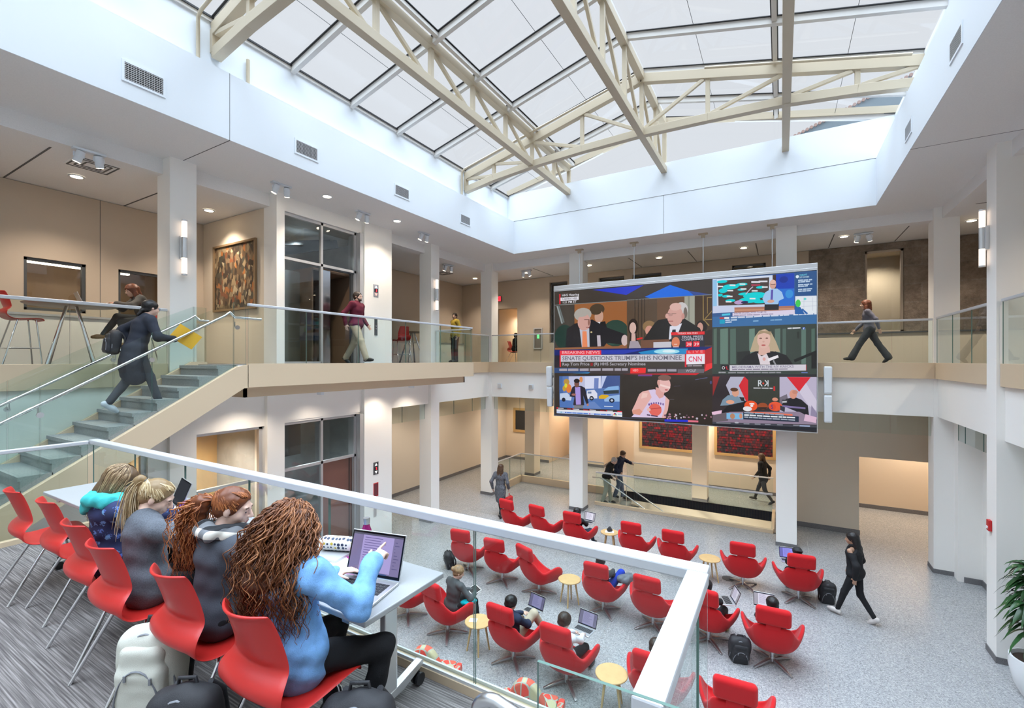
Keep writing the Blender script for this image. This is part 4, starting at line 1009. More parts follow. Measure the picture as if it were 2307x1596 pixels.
# ---- study chairs
def shell_grid(s=1.0, zseat=.45):
    prof = [(.235, -.03), (.22, .0), (.15, .012), (.03, .0), (-.08, -.008), (-.155, .012), (-.20, .062), (-.195, .118), (-.148, .165), (-.150, .21), (-.172, .30), (-.20, .385), (-.222, .42)]
    wid = [.40, .43, .455, .46, .45, .45, .455, .45, .40, .385, .355, .325, .315]
    dish = [.0, -.008, -.014, -.016, -.014, -.01, .03, .045, .03, .05, .062, .066, .066]
    pr = catmull([(y*s, z*s, 0) for y, z in prof], 3); wi = catmull([(w_*s, d_*s, 0) for w_, d_ in zip(wid, dish)], 3); P = []
    for (p, q) in zip(pr, wi):
        row = []
        for j in range(-4, 5):
            u = j/4; dz = 0; dy = 0
            if p.y < .06: dz = q.y*(1-u*u)
            else: dy = -abs(q.y)*(1-u*u)+q.y*.3
            row.append((u*q.x/2, p.x+dy, zseat+p.y+dz))
        P.append(row)
    return P
def study_chair():
    t = thing('study_chair', 'red plastic chair', 'chair')
    k = MB(); k.grid(shell_grid(1.09, .46)); k.build('seat_shell', M['redpl'], t, smooth=60, solid=.014, sub=1)
    for sx in (-1, 1):
        k = MB(); k.tube([(sx*.10, .12, .435), (sx*.185, .13, .43), (sx*.20, .135, .41), (sx*.235, .20, 0)], .0115, 10); k.build('leg', M['chrome'], t, smooth=60)
        k = MB(); k.tube([(sx*.10, -.04, .43), (sx*.185, -.06, .425), (sx*.205, -.075, .40), (sx*.25, -.30, 0)], .0115, 10); k.build('leg', M['chrome'], t, smooth=60)
    k = MB(); k.bx(-.12, .12, -.06, .14, .405, .432); k.build('seat_bracket', M['dark'], t)
    return t
SCH = [(-5.74, 1.51, -4, 'empty red plastic chair, leftmost at the study tables'), (-5.09, 1.55, -3, 'empty red plastic chair second from the left at the study tables'), (-4.23, 1.46, 0, 'red plastic chair under the girl in the flowered navy top'),
       (-3.60, 1.40, 0, 'red plastic chair under the girl with the blonde ponytail'), (-2.83, 1.43, 0, 'red plastic chair under the girl with the plaid scarf'), (-2.10, 1.42, 0, 'red plastic chair under the girl in the light blue shirt')]
ps = study_chair()
for i, (x, y, yaw, lb) in enumerate(SCH):
    if i == 0: ps.location = (x, y, LZ+.006); ps.rotation_euler = (0, 0, R(yaw)); ps['label'] = lb; ps['group'] = 'red study chairs'
    else: dup(ps, (x, y, LZ+.006), R(yaw), lb, 'red study chairs')

# ---- folding study tables
M['tabletop'] = mat('grey_laminate', (0.37, 0.38, 0.385), 0.35, noise=(300, .04))
M['tedge'] = mat('grey_table_edge', (0.50, 0.50, 0.49), 0.4)
def study_table(x0, x1, label):
    t = thing('study_table', label, 'table', ((x0+x1)/2, 1.91, LZ+.006), 0, 'study tables in a row'); w_ = (x1-x0)/2-.003
    k = MB(); k.bx(-w_, w_, -.31, .31, .71, .742); k.build('table_top', [M['tabletop']], t, bevel=.006)
    k = MB(); k.bx(-w_+.25, w_-.25, -.05, .05, .66, .71); k.build('under_beam', M['alu'], t)
    for s in (-1, 1):
        X = s*(w_-.20)
        lg = MB(); lg.bx(X-.022, X+.022, .0, .10, .10, .66); lo = lg.build('leg', M['alu'], t, bevel=.008)
        k = MB(); k.bx(X-.03, X+.03, -.26, .27, .655, .71); k.build('top_bracket', M['alu'], lo, bevel=.004)
        k = MB(); k.prism([(-.27, .075), (.02, .10), (.14, .12), (.31, .155), (.33, .145), (.32, .115), (.15, .06), (-.26, .045)], 'x', X-.024, X+.024); k.build('foot', M['alu'], lo, bevel=.006)
        for yy in (-.25, .30):
            k = MB()
            for q in (-1, 1): k.cyl((X+q*.010, yy, .038), (X+q*.026, yy, .038), .037, 18)
            k.cyl((X-.012, yy, .038), (X+.012, yy, .038), .014, 10); k.cyl((X, yy, .05), (X, yy, .12), .01, 8); k.build('caster', M['black'], lo, smooth=40)
    return t
study_table(-6.29, -4.79, 'left grey folding study table, its left end bare'); study_table(-4.79, -3.29, 'middle grey folding study table with the purple pencil case'); study_table(-3.29, -1.77, 'right grey folding study table with the big open laptop')

# ---- bar table and stools in the left gallery
def bar_table(loc, label, r=.62, h=1.05):
    t = thing('bar_table', label, 'table', loc)
    k = MB(); k.lathe([(0, h-.03), (r-.05, h-.03), (r, h-.008), (r, h), (0, h)], n=48); k.build('table_top', mat('walnut_top', (.30, .22, .16), .4), t, smooth=35)
    for i in range(4):
        a_ = .5+i*PI/2; c_, s_ = math.cos(a_), math.sin(a_); k = MB(); k.tube([(.09*c_, .09*s_, h-.03), (.42*c_, .42*s_, 0)], [.022, .030], 12); k.build('leg', M['chrome'], t, smooth=60)
bar_table((-10.75, 3.10, F2+.012), 'tall round bar table with splayed chrome legs in the left gallery')
def bar_stool():
    t = thing('bar_stool', 'red bar stool', 'stool')
    k = MB(); k.grid(shell_grid(zseat=.74)); k.build('seat_shell', M['redpl'], t, smooth=60, solid=.014, sub=1)
    for sx in (-1, 1):
        k = MB(); k.tube([(sx*.12, .12, .725), (sx*.19, .14, .715), (sx*.235, .20, 0)], .011, 8); k.build('leg', M['chrome'], t, smooth=60)
        k = MB(); k.tube([(sx*.12, -.04, .725), (sx*.19, -.07, .715), (sx*.25, -.25, 0)], .011, 8); k.build('leg', M['chrome'], t, smooth=60)
    k = MB(); z = .27
    q = [(.222, .172, z), (-.222, .172, z), (-.228, -.18, z), (.228, -.18, z)]
    for i in range(4): k.cyl(q[i], q[(i+1) % 4], .008, 8)
    k.build('footrest', M['chrome'], t, smooth=60); return t
pb = bar_stool(); pb.location = (-10.55, 2.42, F2+.012); pb['label'] = 'empty red bar stool left of the tall round table'; pb['group'] = 'red bar stools in the upper gallery'
dup(pb, (-10.65, 4.18, F2+.012), R(172), 'red bar stool under the seated person in the grey coat', 'red bar stools in the upper gallery')
dup(pb, (-10.7, 10.35, F2+.012), R(60), 'red bar stool past the lift pier, left of two', 'red bar stools in the upper gallery')
dup(pb, (-10.55, 11.05, F2+.012), R(70), 'red bar stool past the lift pier, right of two', 'red bar stools in the upper gallery')
bar_table((-10.9, 11.9, F2+.012), 'tall round bar table behind the man in yellow', .45)

# ---- laptops
M['lapbody'] = mat('laptop_aluminium', (.66, .67, .68), .35, .8)
M['key'] = mat('laptop_keys', (.015, .015, .018), .5)
def screen_mat(name, base, strength=.9):
    m = bpy.data.materials.new(name); m.use_nodes = True; nt = m.node_tree; nt.nodes.clear()
    a = N(nt, 'ShaderNodeAttribute'); a.attribute_name = 'tint'
    e = N(nt, 'ShaderNodeEmission'); e.inputs['Strength'].default_value = strength; g = N(nt, 'ShaderNodeBsdfGlossy'); g.inputs['Roughness'].default_value = .12; g.inputs['Color'].default_value = (.03, .03, .03, 1)
    ad = N(nt, 'ShaderNodeAddShader'); o = N(nt, 'ShaderNodeOutputMaterial')
    nt.links.new(a.outputs['Color'], e.inputs['Color']); nt.links.new(e.outputs[0], ad.inputs[0]); nt.links.new(g.outputs[0], ad.inputs[1]); nt.links.new(ad.outputs[0], o.inputs[0]); return m
M['display'] = screen_mat('lit_display', None)
def tinted(name, items, parent, matl, recalc=False):
    """flat coloured picture: items = [(verts, faces, rgb)] stacked a hair apart by the caller"""
    me = bpy.data.meshes.new(name); V = []; Fc = []; C = []
    for vs, fs, c in items:
        b = len(V); V += [tuple(v) for v in vs]
        for f in fs: Fc.append(tuple(b+i for i in f)); C.append(c)
    me.from_pydata(V, [], Fc); me.materials.append(matl)
    at_ = me.attributes.new('tint', 'FLOAT_COLOR', 'CORNER'); buf = []
    for p, c in zip(me.polygons, C): buf += [*c, 1.0]*p.loop_total
    at_.data.foreach_set('color', buf); me.update()
    return link(me, name, parent)
def srgb(r, g, b): return tuple(((c/255)/12.92 if c/255 <= .04045 else ((c/255+.055)/1.055)**2.4) for c in (r, g, b))
def laptop(loc, rz, label, w_=.36, d_=.245, ang=108, scr=(175, 165, 215), tilt=0.0, dark=False, rx=0.0):
    """local: keyboard side toward -Y, hinge at +Y"""
    t = thing('laptop', label, 'laptop', loc, rz, None); t.rotation_euler = (rx, 0, rz)
    k = MB(); k.bx(-w_/2, w_/2, -d_/2, d_/2, 0, .014); bs = k.build('base', M['lapbody'], t, bevel=.005)
    k = MB()
    for r_ in range(5):
        for c_ in range(13):
            x = -w_*.42+w_*.84*(c_+.5)/13; y = d_*.33-d_*.48*(r_+.5)/5
            k.bx(x-w_*.028, x+w_*.028, y-d_*.038, y+d_*.038, .0142, .016)
    k.build('keyboard', M['key'], bs)
    k = MB(); k.bx(-w_*.15, w_*.15, -d_*.44, -d_*.2, .0142, .0146); k.build('trackpad', M['alu'], bs)
    A = R(ang); c_, s_ = math.cos(A), math.sin(A)
    def L(x, h, o): # point on the lid: x across, h up the lid, o out of its front face
        return Vector((x, d_/2-c_*h*1.0*-1*-1 - s_*o, .014+s_*h - c_*o*-1*-1)) if False else Vector((x, d_/2+(-c_)*h-s_*o, .014+s_*h-c_*o))
    H_ = d_*.98
    vs = [L(sx*w_/2, h, o) for o in (0, -.008) for sx, h in ((-1, 0), (1, 0), (1, H_), (-1, H_))]
    k = MB(); k.add(vs, [(0, 1, 2, 3), (7, 6, 5, 4), (0, 4, 5, 1), (1, 5, 6, 2), (2, 6, 7, 3), (3, 7, 4, 0)]); lid = k.build('lid', M['lapbody'], t, bevel=.003)
    q = lambda x0, x1, h0, h1, o: [L(x0*w_/2, h0*H_, o), L(x1*w_/2, h0*H_, o), L(x1*w_/2, h1*H_, o), L(x0*w_/2, h1*H_, o)]
    it = [(q(-.98, .98, .03, .98, .0015), [(0, 1, 2, 3)], (.006, .006, .008)), (q(-.93, .93, .09, .94, .002), [(0, 1, 2, 3)], srgb(*[c*.75 for c in scr]) if not dark else (.03, .03, .04))]
    if not dark:
        it.append((q(-.55, .60, .12, .90, .0024), [(0, 1, 2, 3)], srgb(*scr)))
        it.append((q(-.93, .93, .90, .94, .0026), [(0, 1, 2, 3)], srgb(90, 90, 110)))
        it.append((q(-.5, .5, .085, .11, .0026), [(0, 1, 2, 3)], srgb(70, 90, 140)))
        for r_ in range(12):
            y = .84-.055*r_; ln = .3+.22*rnd.random()
            it.append((q(-.48, -.48+ln*2*.9, y, y+.014, .0028), [(0, 1, 2, 3)], srgb(110, 100, 150)))
        for r_ in range(9): it.append((q(.66, .66+.2*rnd.random(), .8-.07*r_, .815-.07*r_, .0028), [(0, 1, 2, 3)], srgb(95, 88, 130)))
    tinted('display', it, lid, M['display'])
    return t
laptop((-2.05, 1.80, LZ+.749), R(12), 'big open silver laptop on the right end of the study tables, purple document on screen', .37, .26, 108, (172, 160, 214))
laptop((-4.62, 1.90, LZ+.749), R(-12), 'open laptop behind the girl with the blonde ponytail', .33, .23, 112, dark=True)
t = laptop((-10.72, 3.35, F2+1.064), R(172), 'open laptop of the person at the tall bar table', .33, .23, 112)

# ---- study table clutter
ZT = LZ+.749
def flat(name, x, y, z, w_, d_, rz, m, label, cat, th=.002):
    k = MB(); k.bx(-w_/2, w_/2, -d_/2, d_/2, 0, th); o = k.build(name, m); o.location = (x, y, z); o.rotation_euler = (0, 0, R(rz)); return tag(o, label, cat)
M['paper'] = mat('white_paper', (.82, .82, .83), .7); M['magenta'] = mat('magenta_card', (.52, .03, .33), .5)
flat('folder', -2.40, 1.92, ZT, .36, .30, -12, M['magenta'], 'magenta folder open beside the big laptop', 'folder', .004)
flat('paper_sheet', -2.42, 1.90, ZT+.0045, .22, .28, -18, M['paper'], 'white sheet lying on the magenta folder', 'paper')
flat('notebook', -2.60, 2.04, ZT+.0045, .30, .20, 8, M['greyframe'], 'grey closed notebook under the patterned pencil case', 'notebook', .018)
def patterned_pouch():
    m, nt, b = _bsdf('tulip_print'); tc = N(nt, 'ShaderNodeTexCoord'); v = N(nt, 'ShaderNodeTexVoronoi', Scale=38.0, Randomness=.25); nt.links.new(tc.outputs['Object'], v.inputs['Vector'])
    s = N(nt, 'ShaderNodeSeparateColor'); nt.links.new(v.outputs['Color'], s.inputs[0]); r = N(nt, 'ShaderNodeValToRGB'); r.color_ramp.interpolation = 'CONSTANT'; e = r.color_ramp.elements
    e[0].color = (.02, .03, .07, 1); e[1].position = .55; e[1].color = (.60, .45, .05, 1); x = e.new(.72); x.color = (.55, .06, .03, 1); x = e.new(.85); x.color = (.03, .05, .10, 1)
    nt.links.new(s.outputs[0], r.inputs['Fac']); gt = N(nt, 'ShaderNodeMath'); gt.operation = 'GREATER_THAN'; gt.inputs[1].default_value = .42; nt.links.new(v.outputs['Distance'], gt.inputs[0])
    mx = N(nt, 'ShaderNodeMix', data_type='RGBA'); mx.inputs[7].default_value = (.78, .76, .68, 1); nt.links.new(gt.outputs[0], mx.inputs[0]); nt.links.new(r.outputs['Color'], mx.inputs[6]); nt.links.new(mx.outputs[2], b.inputs['Base Color']); return m
t = thing('pencil_case', 'zipped pencil case with small tulip print on the grey notebook', 'pencil case', (-2.56, 2.08, ZT+.023), R(22))
sobj('pouch', sdf([rbox((0, 0, .045), (.115, .042, .045), .038), cap((-.09, 0, .05), (.09, 0, .05), .035)], .006, .02), patterned_pouch(), t)
k = MB(); k.tube([(-.11, 0, .06), (-.06, 0, .088), (0, 0, .092), (.06, 0, .088), (.11, 0, .06)], .004, 6); k.build('zipper', mat('brass', (.55, .42, .15), .35, .9), t)
t = thing('water_bottle', 'magenta steel water bottle with silver cap behind the big laptop', 'bottle', (-2.345, 2.13, ZT))
k = MB(); k.lathe([(0, 0), (.033, 0), (.036, .006), (.036, .15), (.033, .18), (.022, .21), (.019, .225), (0, .225)], n=28); k.build('body', mat('magenta_metal', (.42, .02, .20), .25, .55, coat=.3), t, smooth=50)
k = MB(); k.lathe([(0, .222), (.022, .222), (.0225, .255), (.020, .262), (0, .262)], n=24); k.build('cap', M['steel'], t, smooth=40)
M['purple'] = mat('purple_print', (.16, .05, .38), .6, noise=(40, .6))
t = thing('pencil_case', 'purple printed pencil case lying open near the blonde girl', 'pencil case', (-4.33, 2.03, ZT), R(14)); sobj('pouch', sdf([rbox((0, 0, .045), (.12, .05, .045), .04)], .007, .02), M['purple'], t)
k = MB(); k.tube([(-.11, -.02, .07), (0, -.02, .094), (.11, -.02, .07)], .005, 6); k.build('zipper', M['paper'], t)
flat('paper_sheet', -4.02, 1.80, ZT, .26, .34, 25, M['paper'], 'white notes with a pink edge in front of the girl with the ponytail', 'paper', .006)
k = MB(); k.cyl((-.07, 0, .004), (.07, 0, .004), .0045, 8); o = tag(k.build('marker', mat('pink_marker', (.8, .05, .25), .4)), 'pink marker lying on the white notes', 'pen'); o.location = (-4.02, 1.88, ZT+.0065); o.rotation_euler = (0, 0, R(20))
k = MB(); k.cyl((-.07, 0, .004), (.07, 0, .004), .0045, 8); o = tag(k.build('marker', mat('yellow_marker', (.85, .65, .05), .4)), 'yellow marker lying beside the pink one', 'pen'); o.location = (-4.10, 1.88, ZT+.0065); o.rotation_euler = (0, 0, R(30))
flat('notebook', -4.98, 1.80, ZT, .22, .28, 8, M['paper'], 'open white notebook before the girl in the flowered top', 'notebook', .01)

# lounge floor clutter on the side tables
k = MB(); k.bx(-.11, .11, -.08, .08, 0, .002); o = tag(k.build('paper_sheet', M['paper']), 'white sheet on the back row side table', 'paper'); o.location = (-3.80, 11.5, .501); o.rotation_euler = (0, 0, .3)
o = tag(sobj('headphones', sdf([cap((-.04, 0, .05), (0, .02, .10), .03), cap((0, .02, .10), (.05, 0, .05), .03), ell((-.02, 0, .04), (.05, .04, .04))], .012, .02), M['black']), 'small black folded headphones on the white sheet in the back row', 'headphones'); o.location = (-3.80, 11.5, .503)
o = flat('napkin', -4.50, 6.42, .501, .13, .11, 20, M['paper'], 'white napkin on the side table behind the glass joint', 'napkin')

# ---- video wall
t = thing('video_wall', 'huge hanging video wall with six news and sports pictures', 'screen', (-2.78, 13.6, 3.13))
k = MB(); k.bx(-3.56, 3.555, .0, .22, 0, 4.0); k.build('cabinet', M['dark'], t)
k = MB(); k.bx(-3.57, 3.565, -.02, .26, 4.0, 4.18); k.bx(-3.57, 3.565, -.03, .0, 4.05, 4.06); k.build('header', M['alu'], t, bevel=.006)
k = MB(); k.bx(-3.57, -3.555, -.015, .2, 0, 4.0); k.bx(3.55, 3.565, -.015, .2, 0, 4.0); k.bx(-3.57, 3.565, -.015, .2, -.02, 0); k.build('frame', M['alu'], t)
for x in (-2.74, -1.0, .92, 2.59):
    k = MB(); k.cyl((x, .12, 4.15), (x, .12, SOF-3.13-.08), .012, 8); h_ = k.build('hanger', M['steel'], t, smooth=60)
    k = MB(); k.bx(x-.12, x+.12, .06, .18, SOF-3.13-.03, SOF-3.13); k.bx(x-.05, x+.05, .09, .15, SOF-3.13-.12, SOF-3.13-.03); k.build('bracket', M['truss'], h_)
def colspeaker(x, z0, z1, lean, label):
    t = thing('column_speaker', label, 'speaker', (x, 13.72, z0), 0, 'slim white column speakers'); h_ = z1-z0
    t.rotation_euler = (R(lean), 0, 0)
    for a_, b_ in ((0, .49), (.51, 1)):
        k = MB(); k.bx(-.085, .085, -.12, .06, h_*a_, h_*b_); k.build('speaker_box', mat('speaker_white', (.74, .78, .80), .5), t, bevel=.03, smooth=40)
        k = MB(); k.bx(-.07, .07, -.124, -.118, h_*a_+.04, h_*b_-.04); k.build('grille', mat('speaker_grille', (.70, .74, .76), .6), t)
    k = MB(); k.bx(-.04, .04, .06, .40, h_*.3, h_*.36); k.bx(-.04, .04, .06, .40, h_*.7, h_*.76); k.build('bracket', M['alu'], t)
colspeaker(-6.52, 3.40, 4.72, 4, 'slim white column speaker left of the video wall'); colspeaker(1.0, 3.38, 4.76, 0, 'slim white column speaker right of the video wall')
for x, i in ((-8.72, 0), (-7.45, 1)):
    t = thing('wall_speaker', 'small white box on the far white beam, '+('nearest the corner column' if i == 0 else 'beside the column speaker'), 'wall box', (x, 14.11, 4.0)); k = MB(); k.bx(-.085, .085, -.05, 0, -.085, .085); k.build('box', M['white'], t, bevel=.012, smooth=40); k = MB(); k.bx(-.06, .06, -.054, -.049, -.06, .06); k.build('cover', M['alu'], t)

# ---- wall pictures and signs
def picture(name, label, x0, x1, z0, z1, Y, frame_m, art_m, fw=.06, cat='picture'):
    t = thing(name, label, cat, ((x0+x1)/2, Y, (z0+z1)/2)); w_, h_ = (x1-x0)/2, (z1-z0)/2
    k = MB()
    for b_ in ((-w_, w_, -h_, -h_+fw), (-w_, w_, h_-fw, h_), (-w_, -w_+fw, -h_+fw, h_-fw), (w_-fw, w_, -h_+fw, h_-fw)): k.bx(b_[0], b_[1], -.05, 0, b_[2], b_[3])
    k.build('frame', frame_m, t, bevel=.005); k = MB(); k.bx(-w_+fw, w_-fw, -.02, -.005, -h_+fw, h_-fw); k.build('canvas', art_m, t); return t
def abstract():
    m, nt, b = _bsdf('dappled_paint'); tc = N(nt, 'ShaderNodeTexCoord'); mp = N(nt, 'ShaderNodeMapping'); mp.inputs['Scale'].default_value = (11, 11, 7); mp.inputs['Rotation'].default_value = (0, R(25), 0)
    n_ = N(nt, 'ShaderNodeTexNoise', Scale=6.0); ad = N(nt, 'ShaderNodeMix', data_type='RGBA'); ad.blend_type = 'LINEAR_LIGHT'; ad.inputs[0].default_value = .12
    v = N(nt, 'ShaderNodeTexVoronoi', Scale=1.2); nt.links.new(tc.outputs['Object'], mp.inputs[0]); nt.links.new(mp.outputs[0], ad.inputs[6]); nt.links.new(mp.outputs[0], n_.inputs['Vector']); nt.links.new(n_.outputs['Color'], ad.inputs[7]); nt.links.new(ad.outputs[2], v.inputs['Vector'])
    s = N(nt, 'ShaderNodeSeparateColor'); nt.links.new(v.outputs['Color'], s.inputs[0]); r = N(nt, 'ShaderNodeValToRGB'); r.color_ramp.interpolation = 'CONSTANT'; e = r.color_ramp.elements
    cs = [(0, (.035, .025, .018)), (.24, (.08, .05, .028)), (.42, (.14, .095, .055)), (.58, (.05, .045, .032)), (.68, (.22, .16, .09)), (.79, (.15, .055, .025)), (.88, (.30, .24, .15)), (.95, (.26, .10, .03))]
    while len(e) < len(cs): e.new(.5)
    for a_, (p, c) in zip(e, cs): a_.position = p; a_.color = (*c, 1)
    nt.links.new(s.outputs[0], r.inputs['Fac']); nt.links.new(r.outputs['Color'], b.inputs['Base Color']); b.inputs['Roughness'].default_value = .35; return m
picture('painting', 'large framed abstract of brown and ochre dabs beside the lift', -11.49, -9.79, 6.03, 7.56, 5.845, mat('gilt_frame', (.30, .20, .11), .4, .4), abstract(), .05, 'painting')
t = thing('exit_sign', 'red lit EXIT sign above the far doorway', 'sign', (-10.15, 16.28, 7.46)); k = MB(); k.bx(-.17, .17, -.05, 0, -.11, .11); k.build('housing', M['dark'], t, bevel=.005)
k = MB(); k.bx(-.155, .155, -.054, -.049, -.095, .095); k.build('face', emat('exit_red', (1, .03, .05), 1.2), t)
k = MB(); put_text(k, 'EXIT', Matrix(((1, 0, 0, 0), (0, 0, 1, -.056), (0, 1, 0, -.06), (0, 0, 0, 1))), .16, bold=.01, centre=True); k.build('lettering', emat('exit_letters', (.5, .0, .0), .6), t)
t = thing('extinguisher_cabinet', 'grey wall cabinet with a green glow inside beyond the far gallery rail', 'cabinet', (-8.30, 16.3, 5.78)); k = MB()
for b_ in ((-.20, .20, -.42, -.37), (-.20, .20, .37, .42), (-.20, -.15, -.37, .37), (.15, .20, -.37, .37)): k.bx(b_[0], b_[1], -.03, 0, b_[2], b_[3])
k.build('frame', M['greyframe'], t); k = MB(); k.bx(-.15, .15, -.006, -.002, -.37, .37); k.build('inside', mat('cab_in', (.2, .17, .15), .6), t); k = MB(); k.bx(-.04, .05, -.012, -.007, .0, .18); k.build('green_lamp', emat('green_glow', (.1, .9, .15), 1.5), t)
t = thing('fire_alarm', 'red fire alarm pull box on the right column', 'fire alarm', (3.02, 10.63, 2.16)); k = MB(); k.bx(-.045, 0, -.055, .055, -.09, .09); k.build('wall_mount_box', M['redpaint'], t, bevel=.008); k = MB(); k.bx(-.058, -.045, -.03, .03, -.05, -.015); k.build('pull_handle', M['paper'], t)

def painted_reflection():
    m, nt, b = _bsdf('dark_glass_painted_reflection'); tc = N(nt, 'ShaderNodeTexCoord'); mp = N(nt, 'ShaderNodeMapping'); mp.inputs['Scale'].default_value = (5.5, 1, 2.6); nt.links.new(tc.outputs['Object'], mp.inputs[0])
    v = N(nt, 'ShaderNodeTexBrick', Scale=1.0); v.inputs['Mortar Size'].default_value = .02; v.inputs['Mortar'].default_value = (.02, .012, .015, 1); v.inputs['Color1'].default_value = (.30, .012, .02, 1); v.inputs['Color2'].default_value = (.035, .03, .035, 1); v.inputs['Bias'].default_value = .35  # red patches paint the screens' reflection into the glass colour
    r2 = N(nt, 'ShaderNodeMapping'); r2.inputs['Rotation'].default_value = (R(90), 0, 0); nt.links.new(mp.outputs[0], r2.inputs[0]); nt.links.new(r2.outputs[0], v.inputs['Vector'])
    n_ = N(nt, 'ShaderNodeTexNoise', Scale=3.0, Detail=6.0); nt.links.new(mp.outputs[0], n_.inputs['Vector']); mx = N(nt, 'ShaderNodeMix', data_type='RGBA', blend_type='OVERLAY'); mx.inputs[0].default_value = .8; nt.links.new(v.outputs['Color'], mx.inputs[6]); nt.links.new(n_.outputs['Fac'], mx.inputs[7]); nt.links.new(mx.outputs[2], b.inputs['Base Color']); b.inputs['Roughness'].default_value = .15; return m
ra = painted_reflection(); oak = mat('oak_frame', (.50, .31, .12), .45)
def darkwin(label, x0, x1, z0, z1, Y=19.19):
    t = picture('framed_window', label, x0, x1, z0, z1, Y, oak, ra, .10, 'window'); w_, h_ = (x1-x0)/2, (z1-z0)/2; k = MB()
    for i in (1, 2, 3): k.bx(-w_+2*w_*i/4-.008, -w_+2*w_*i/4+.008, -.03, -.02, -h_+.1, h_-.1)
    for i in (1, 2, 3): k.bx(-w_+.1, w_-.1, -.03, -.02, -h_+2*h_*i/4-.006, -h_+2*h_*i/4+.006)
    k.build('lead_bars', M['black'], t)
darkwin('oak framed dark leaded window with painted red reflections, left of the middle column', -5.05, -2.75, 1.28, 2.75); darkwin('oak framed dark leaded window with painted red reflections, right of the middle column', -2.20, -.15, 1.30, 2.78)
t = picture('framed_window', 'oak framed dark window on the far left lower wall', -11.55, -10.62, 1.35, 2.55, 19.99, oak, M['black'], .12, 'window')
for x0, x1, Y, n, lb in ((-8.95, -8.5, 22.35, 2, 'a'), (-5.85, -5.25, 22.35, 3, 'b')):
    k = MB(); k.bx(x0, x1, Y, Y+.04, 0, 2.2); struct(k.build('door_%d' % n, M['brown']))
# rooms behind the far gallery windows and doorway
a = MB(); a.bx(-9.3, 7, 18.2, 18.4, F2-.1, CEIL); a.bx(-9.2, 7, 16.6, 18.2, CEIL-.05, CEIL+.1); a.bx(-9.3, 7, 16.6, 18.2, F2-.15, F2); a.bx(-9.4, -9.2, 16.6, 18.3, F2, CEIL); a.bx(6.9, 7, 16.6, 18.3, F2, CEIL); S('wall_far_rooms', a, mat('room_beyond', (.55, .47, .36), .8))
a = MB(); a.bx(-10.5, -9.2, 19.4, 19.5, F2, 7.3); a.bx(-10.6, -10.4, 16.6, 19.4, F2, 7.3); a.bx(-9.24, -9.2, 18.3, 19.5, F2, 7.3); a.bx(-10.6, -9.2, 16.6, 19.5, 7.2, 7.3); a.bx(-10.6, -9.2, 16.5, 19.5, F2-.1, F2); S('wall_doorway_room', a, M['warmwall'])
spot((-9.8, 18.4, 7.1), 60, ang=150); spot((2.5, 17.4, CEIL-.1), 120, ang=150)
fr = MB()
for i, (x0, x1) in enumerate(xs+[(2.06, 2.92)]):
    zt = 7.95 if i < 4 else 8.0; z0 = 5.6 if i < 4 else 5.69
    fr = MB()
    for b_ in ((x0, x1, zt-.06, zt), (x0, x1, z0, z0+.06), (x0, x0+.06, z0, zt), (x1-.06, x1, z0, zt)): fr.bx(b_[0], b_[1], 16.42, 16.50, b_[2], b_[3])
    fo = struct(fr.build('window_%d' % (8+i), M['tan'] if i == 4 else M['dark'])); g = MB(); g.quad((x0, 16.46, z0), (x1, 16.46, z0), (x1, 16.46, zt), (x0, 16.46, zt)); g.build('pane', M['winglass'], fo, recalc=False)

# ---- potted plant at the right edge
t = thing('potted_plant', 'glossy dark green leafy plant in a white round pot at the right edge', 'plant', (3.22, 9.60, 0))
k = MB(); k.lathe([(0, 0), (.17, 0), (.26, .18), (.305, .42), (.30, .56), (.275, .565), (.27, .50), (0, .49)], n=36); k.build('pot', mat('white_glaze', (.84, .85, .86), .2), t, smooth=50)
k = MB(); k.lathe([(0, .49), (.268, .49), (.265, .51), (0, .52)], n=24); k.build('soil', mat('soil', (.06, .04, .03), .95), t)
LF = mat('plant_leaf', (.025, .085, .025), .28, noise=(5, .5)); lr = random.Random(3)
k = MB()
for i in range(4): k.tube([(.05*math.cos(i*1.6), .05*math.sin(i*1.6), .5), (.08*math.cos(i*1.6), .08*math.sin(i*1.6), 1.2), (.10*math.cos(i*1.6+.3), .1*math.sin(i*1.6+.3), 1.3+.2*i)], .016, 7)
k.build('stem', mat('plant_stem', (.20, .15, .08), .7), t, smooth=60)
k = MB()
for i in range(170):
    z0 = lr.uniform(.95, 1.95); a_ = lr.uniform(0, 2*PI); L_ = lr.uniform(.28, .5)*(1.05 if z0 < 1.6 else .85); up = lr.uniform(.1, .9)*(1 if z0 > 1.2 else .5); w_ = lr.uniform(.028, .045); c_, s_ = math.cos(a_), math.sin(a_); n_ = 8; vs = []
    for j in range(n_+1):
        u = j/n_; r_ = .04+L_*u*(1-.15*u); z = z0+L_*(up*u-.95*u*u*lr.uniform(.9, 1.0)); ww = w_*math.sin(PI*min(1, .08+u*.92))**.7*(1 if j < n_ else .05); fold = ww*.35
        vs += [(r_*c_-s_*ww, r_*s_+c_*ww, z+fold), (r_*c_, r_*s_, z), (r_*c_+s_*ww, r_*s_-c_*ww, z+fold)]
    fs = []
    for j in range(n_):
        b_ = j*3; fs += [(b_, b_+1, b_+4, b_+3), (b_+1, b_+2, b_+5, b_+4)]
    k.add(vs, fs)
k.build('foliage', LF, t, smooth=180, recalc=False)

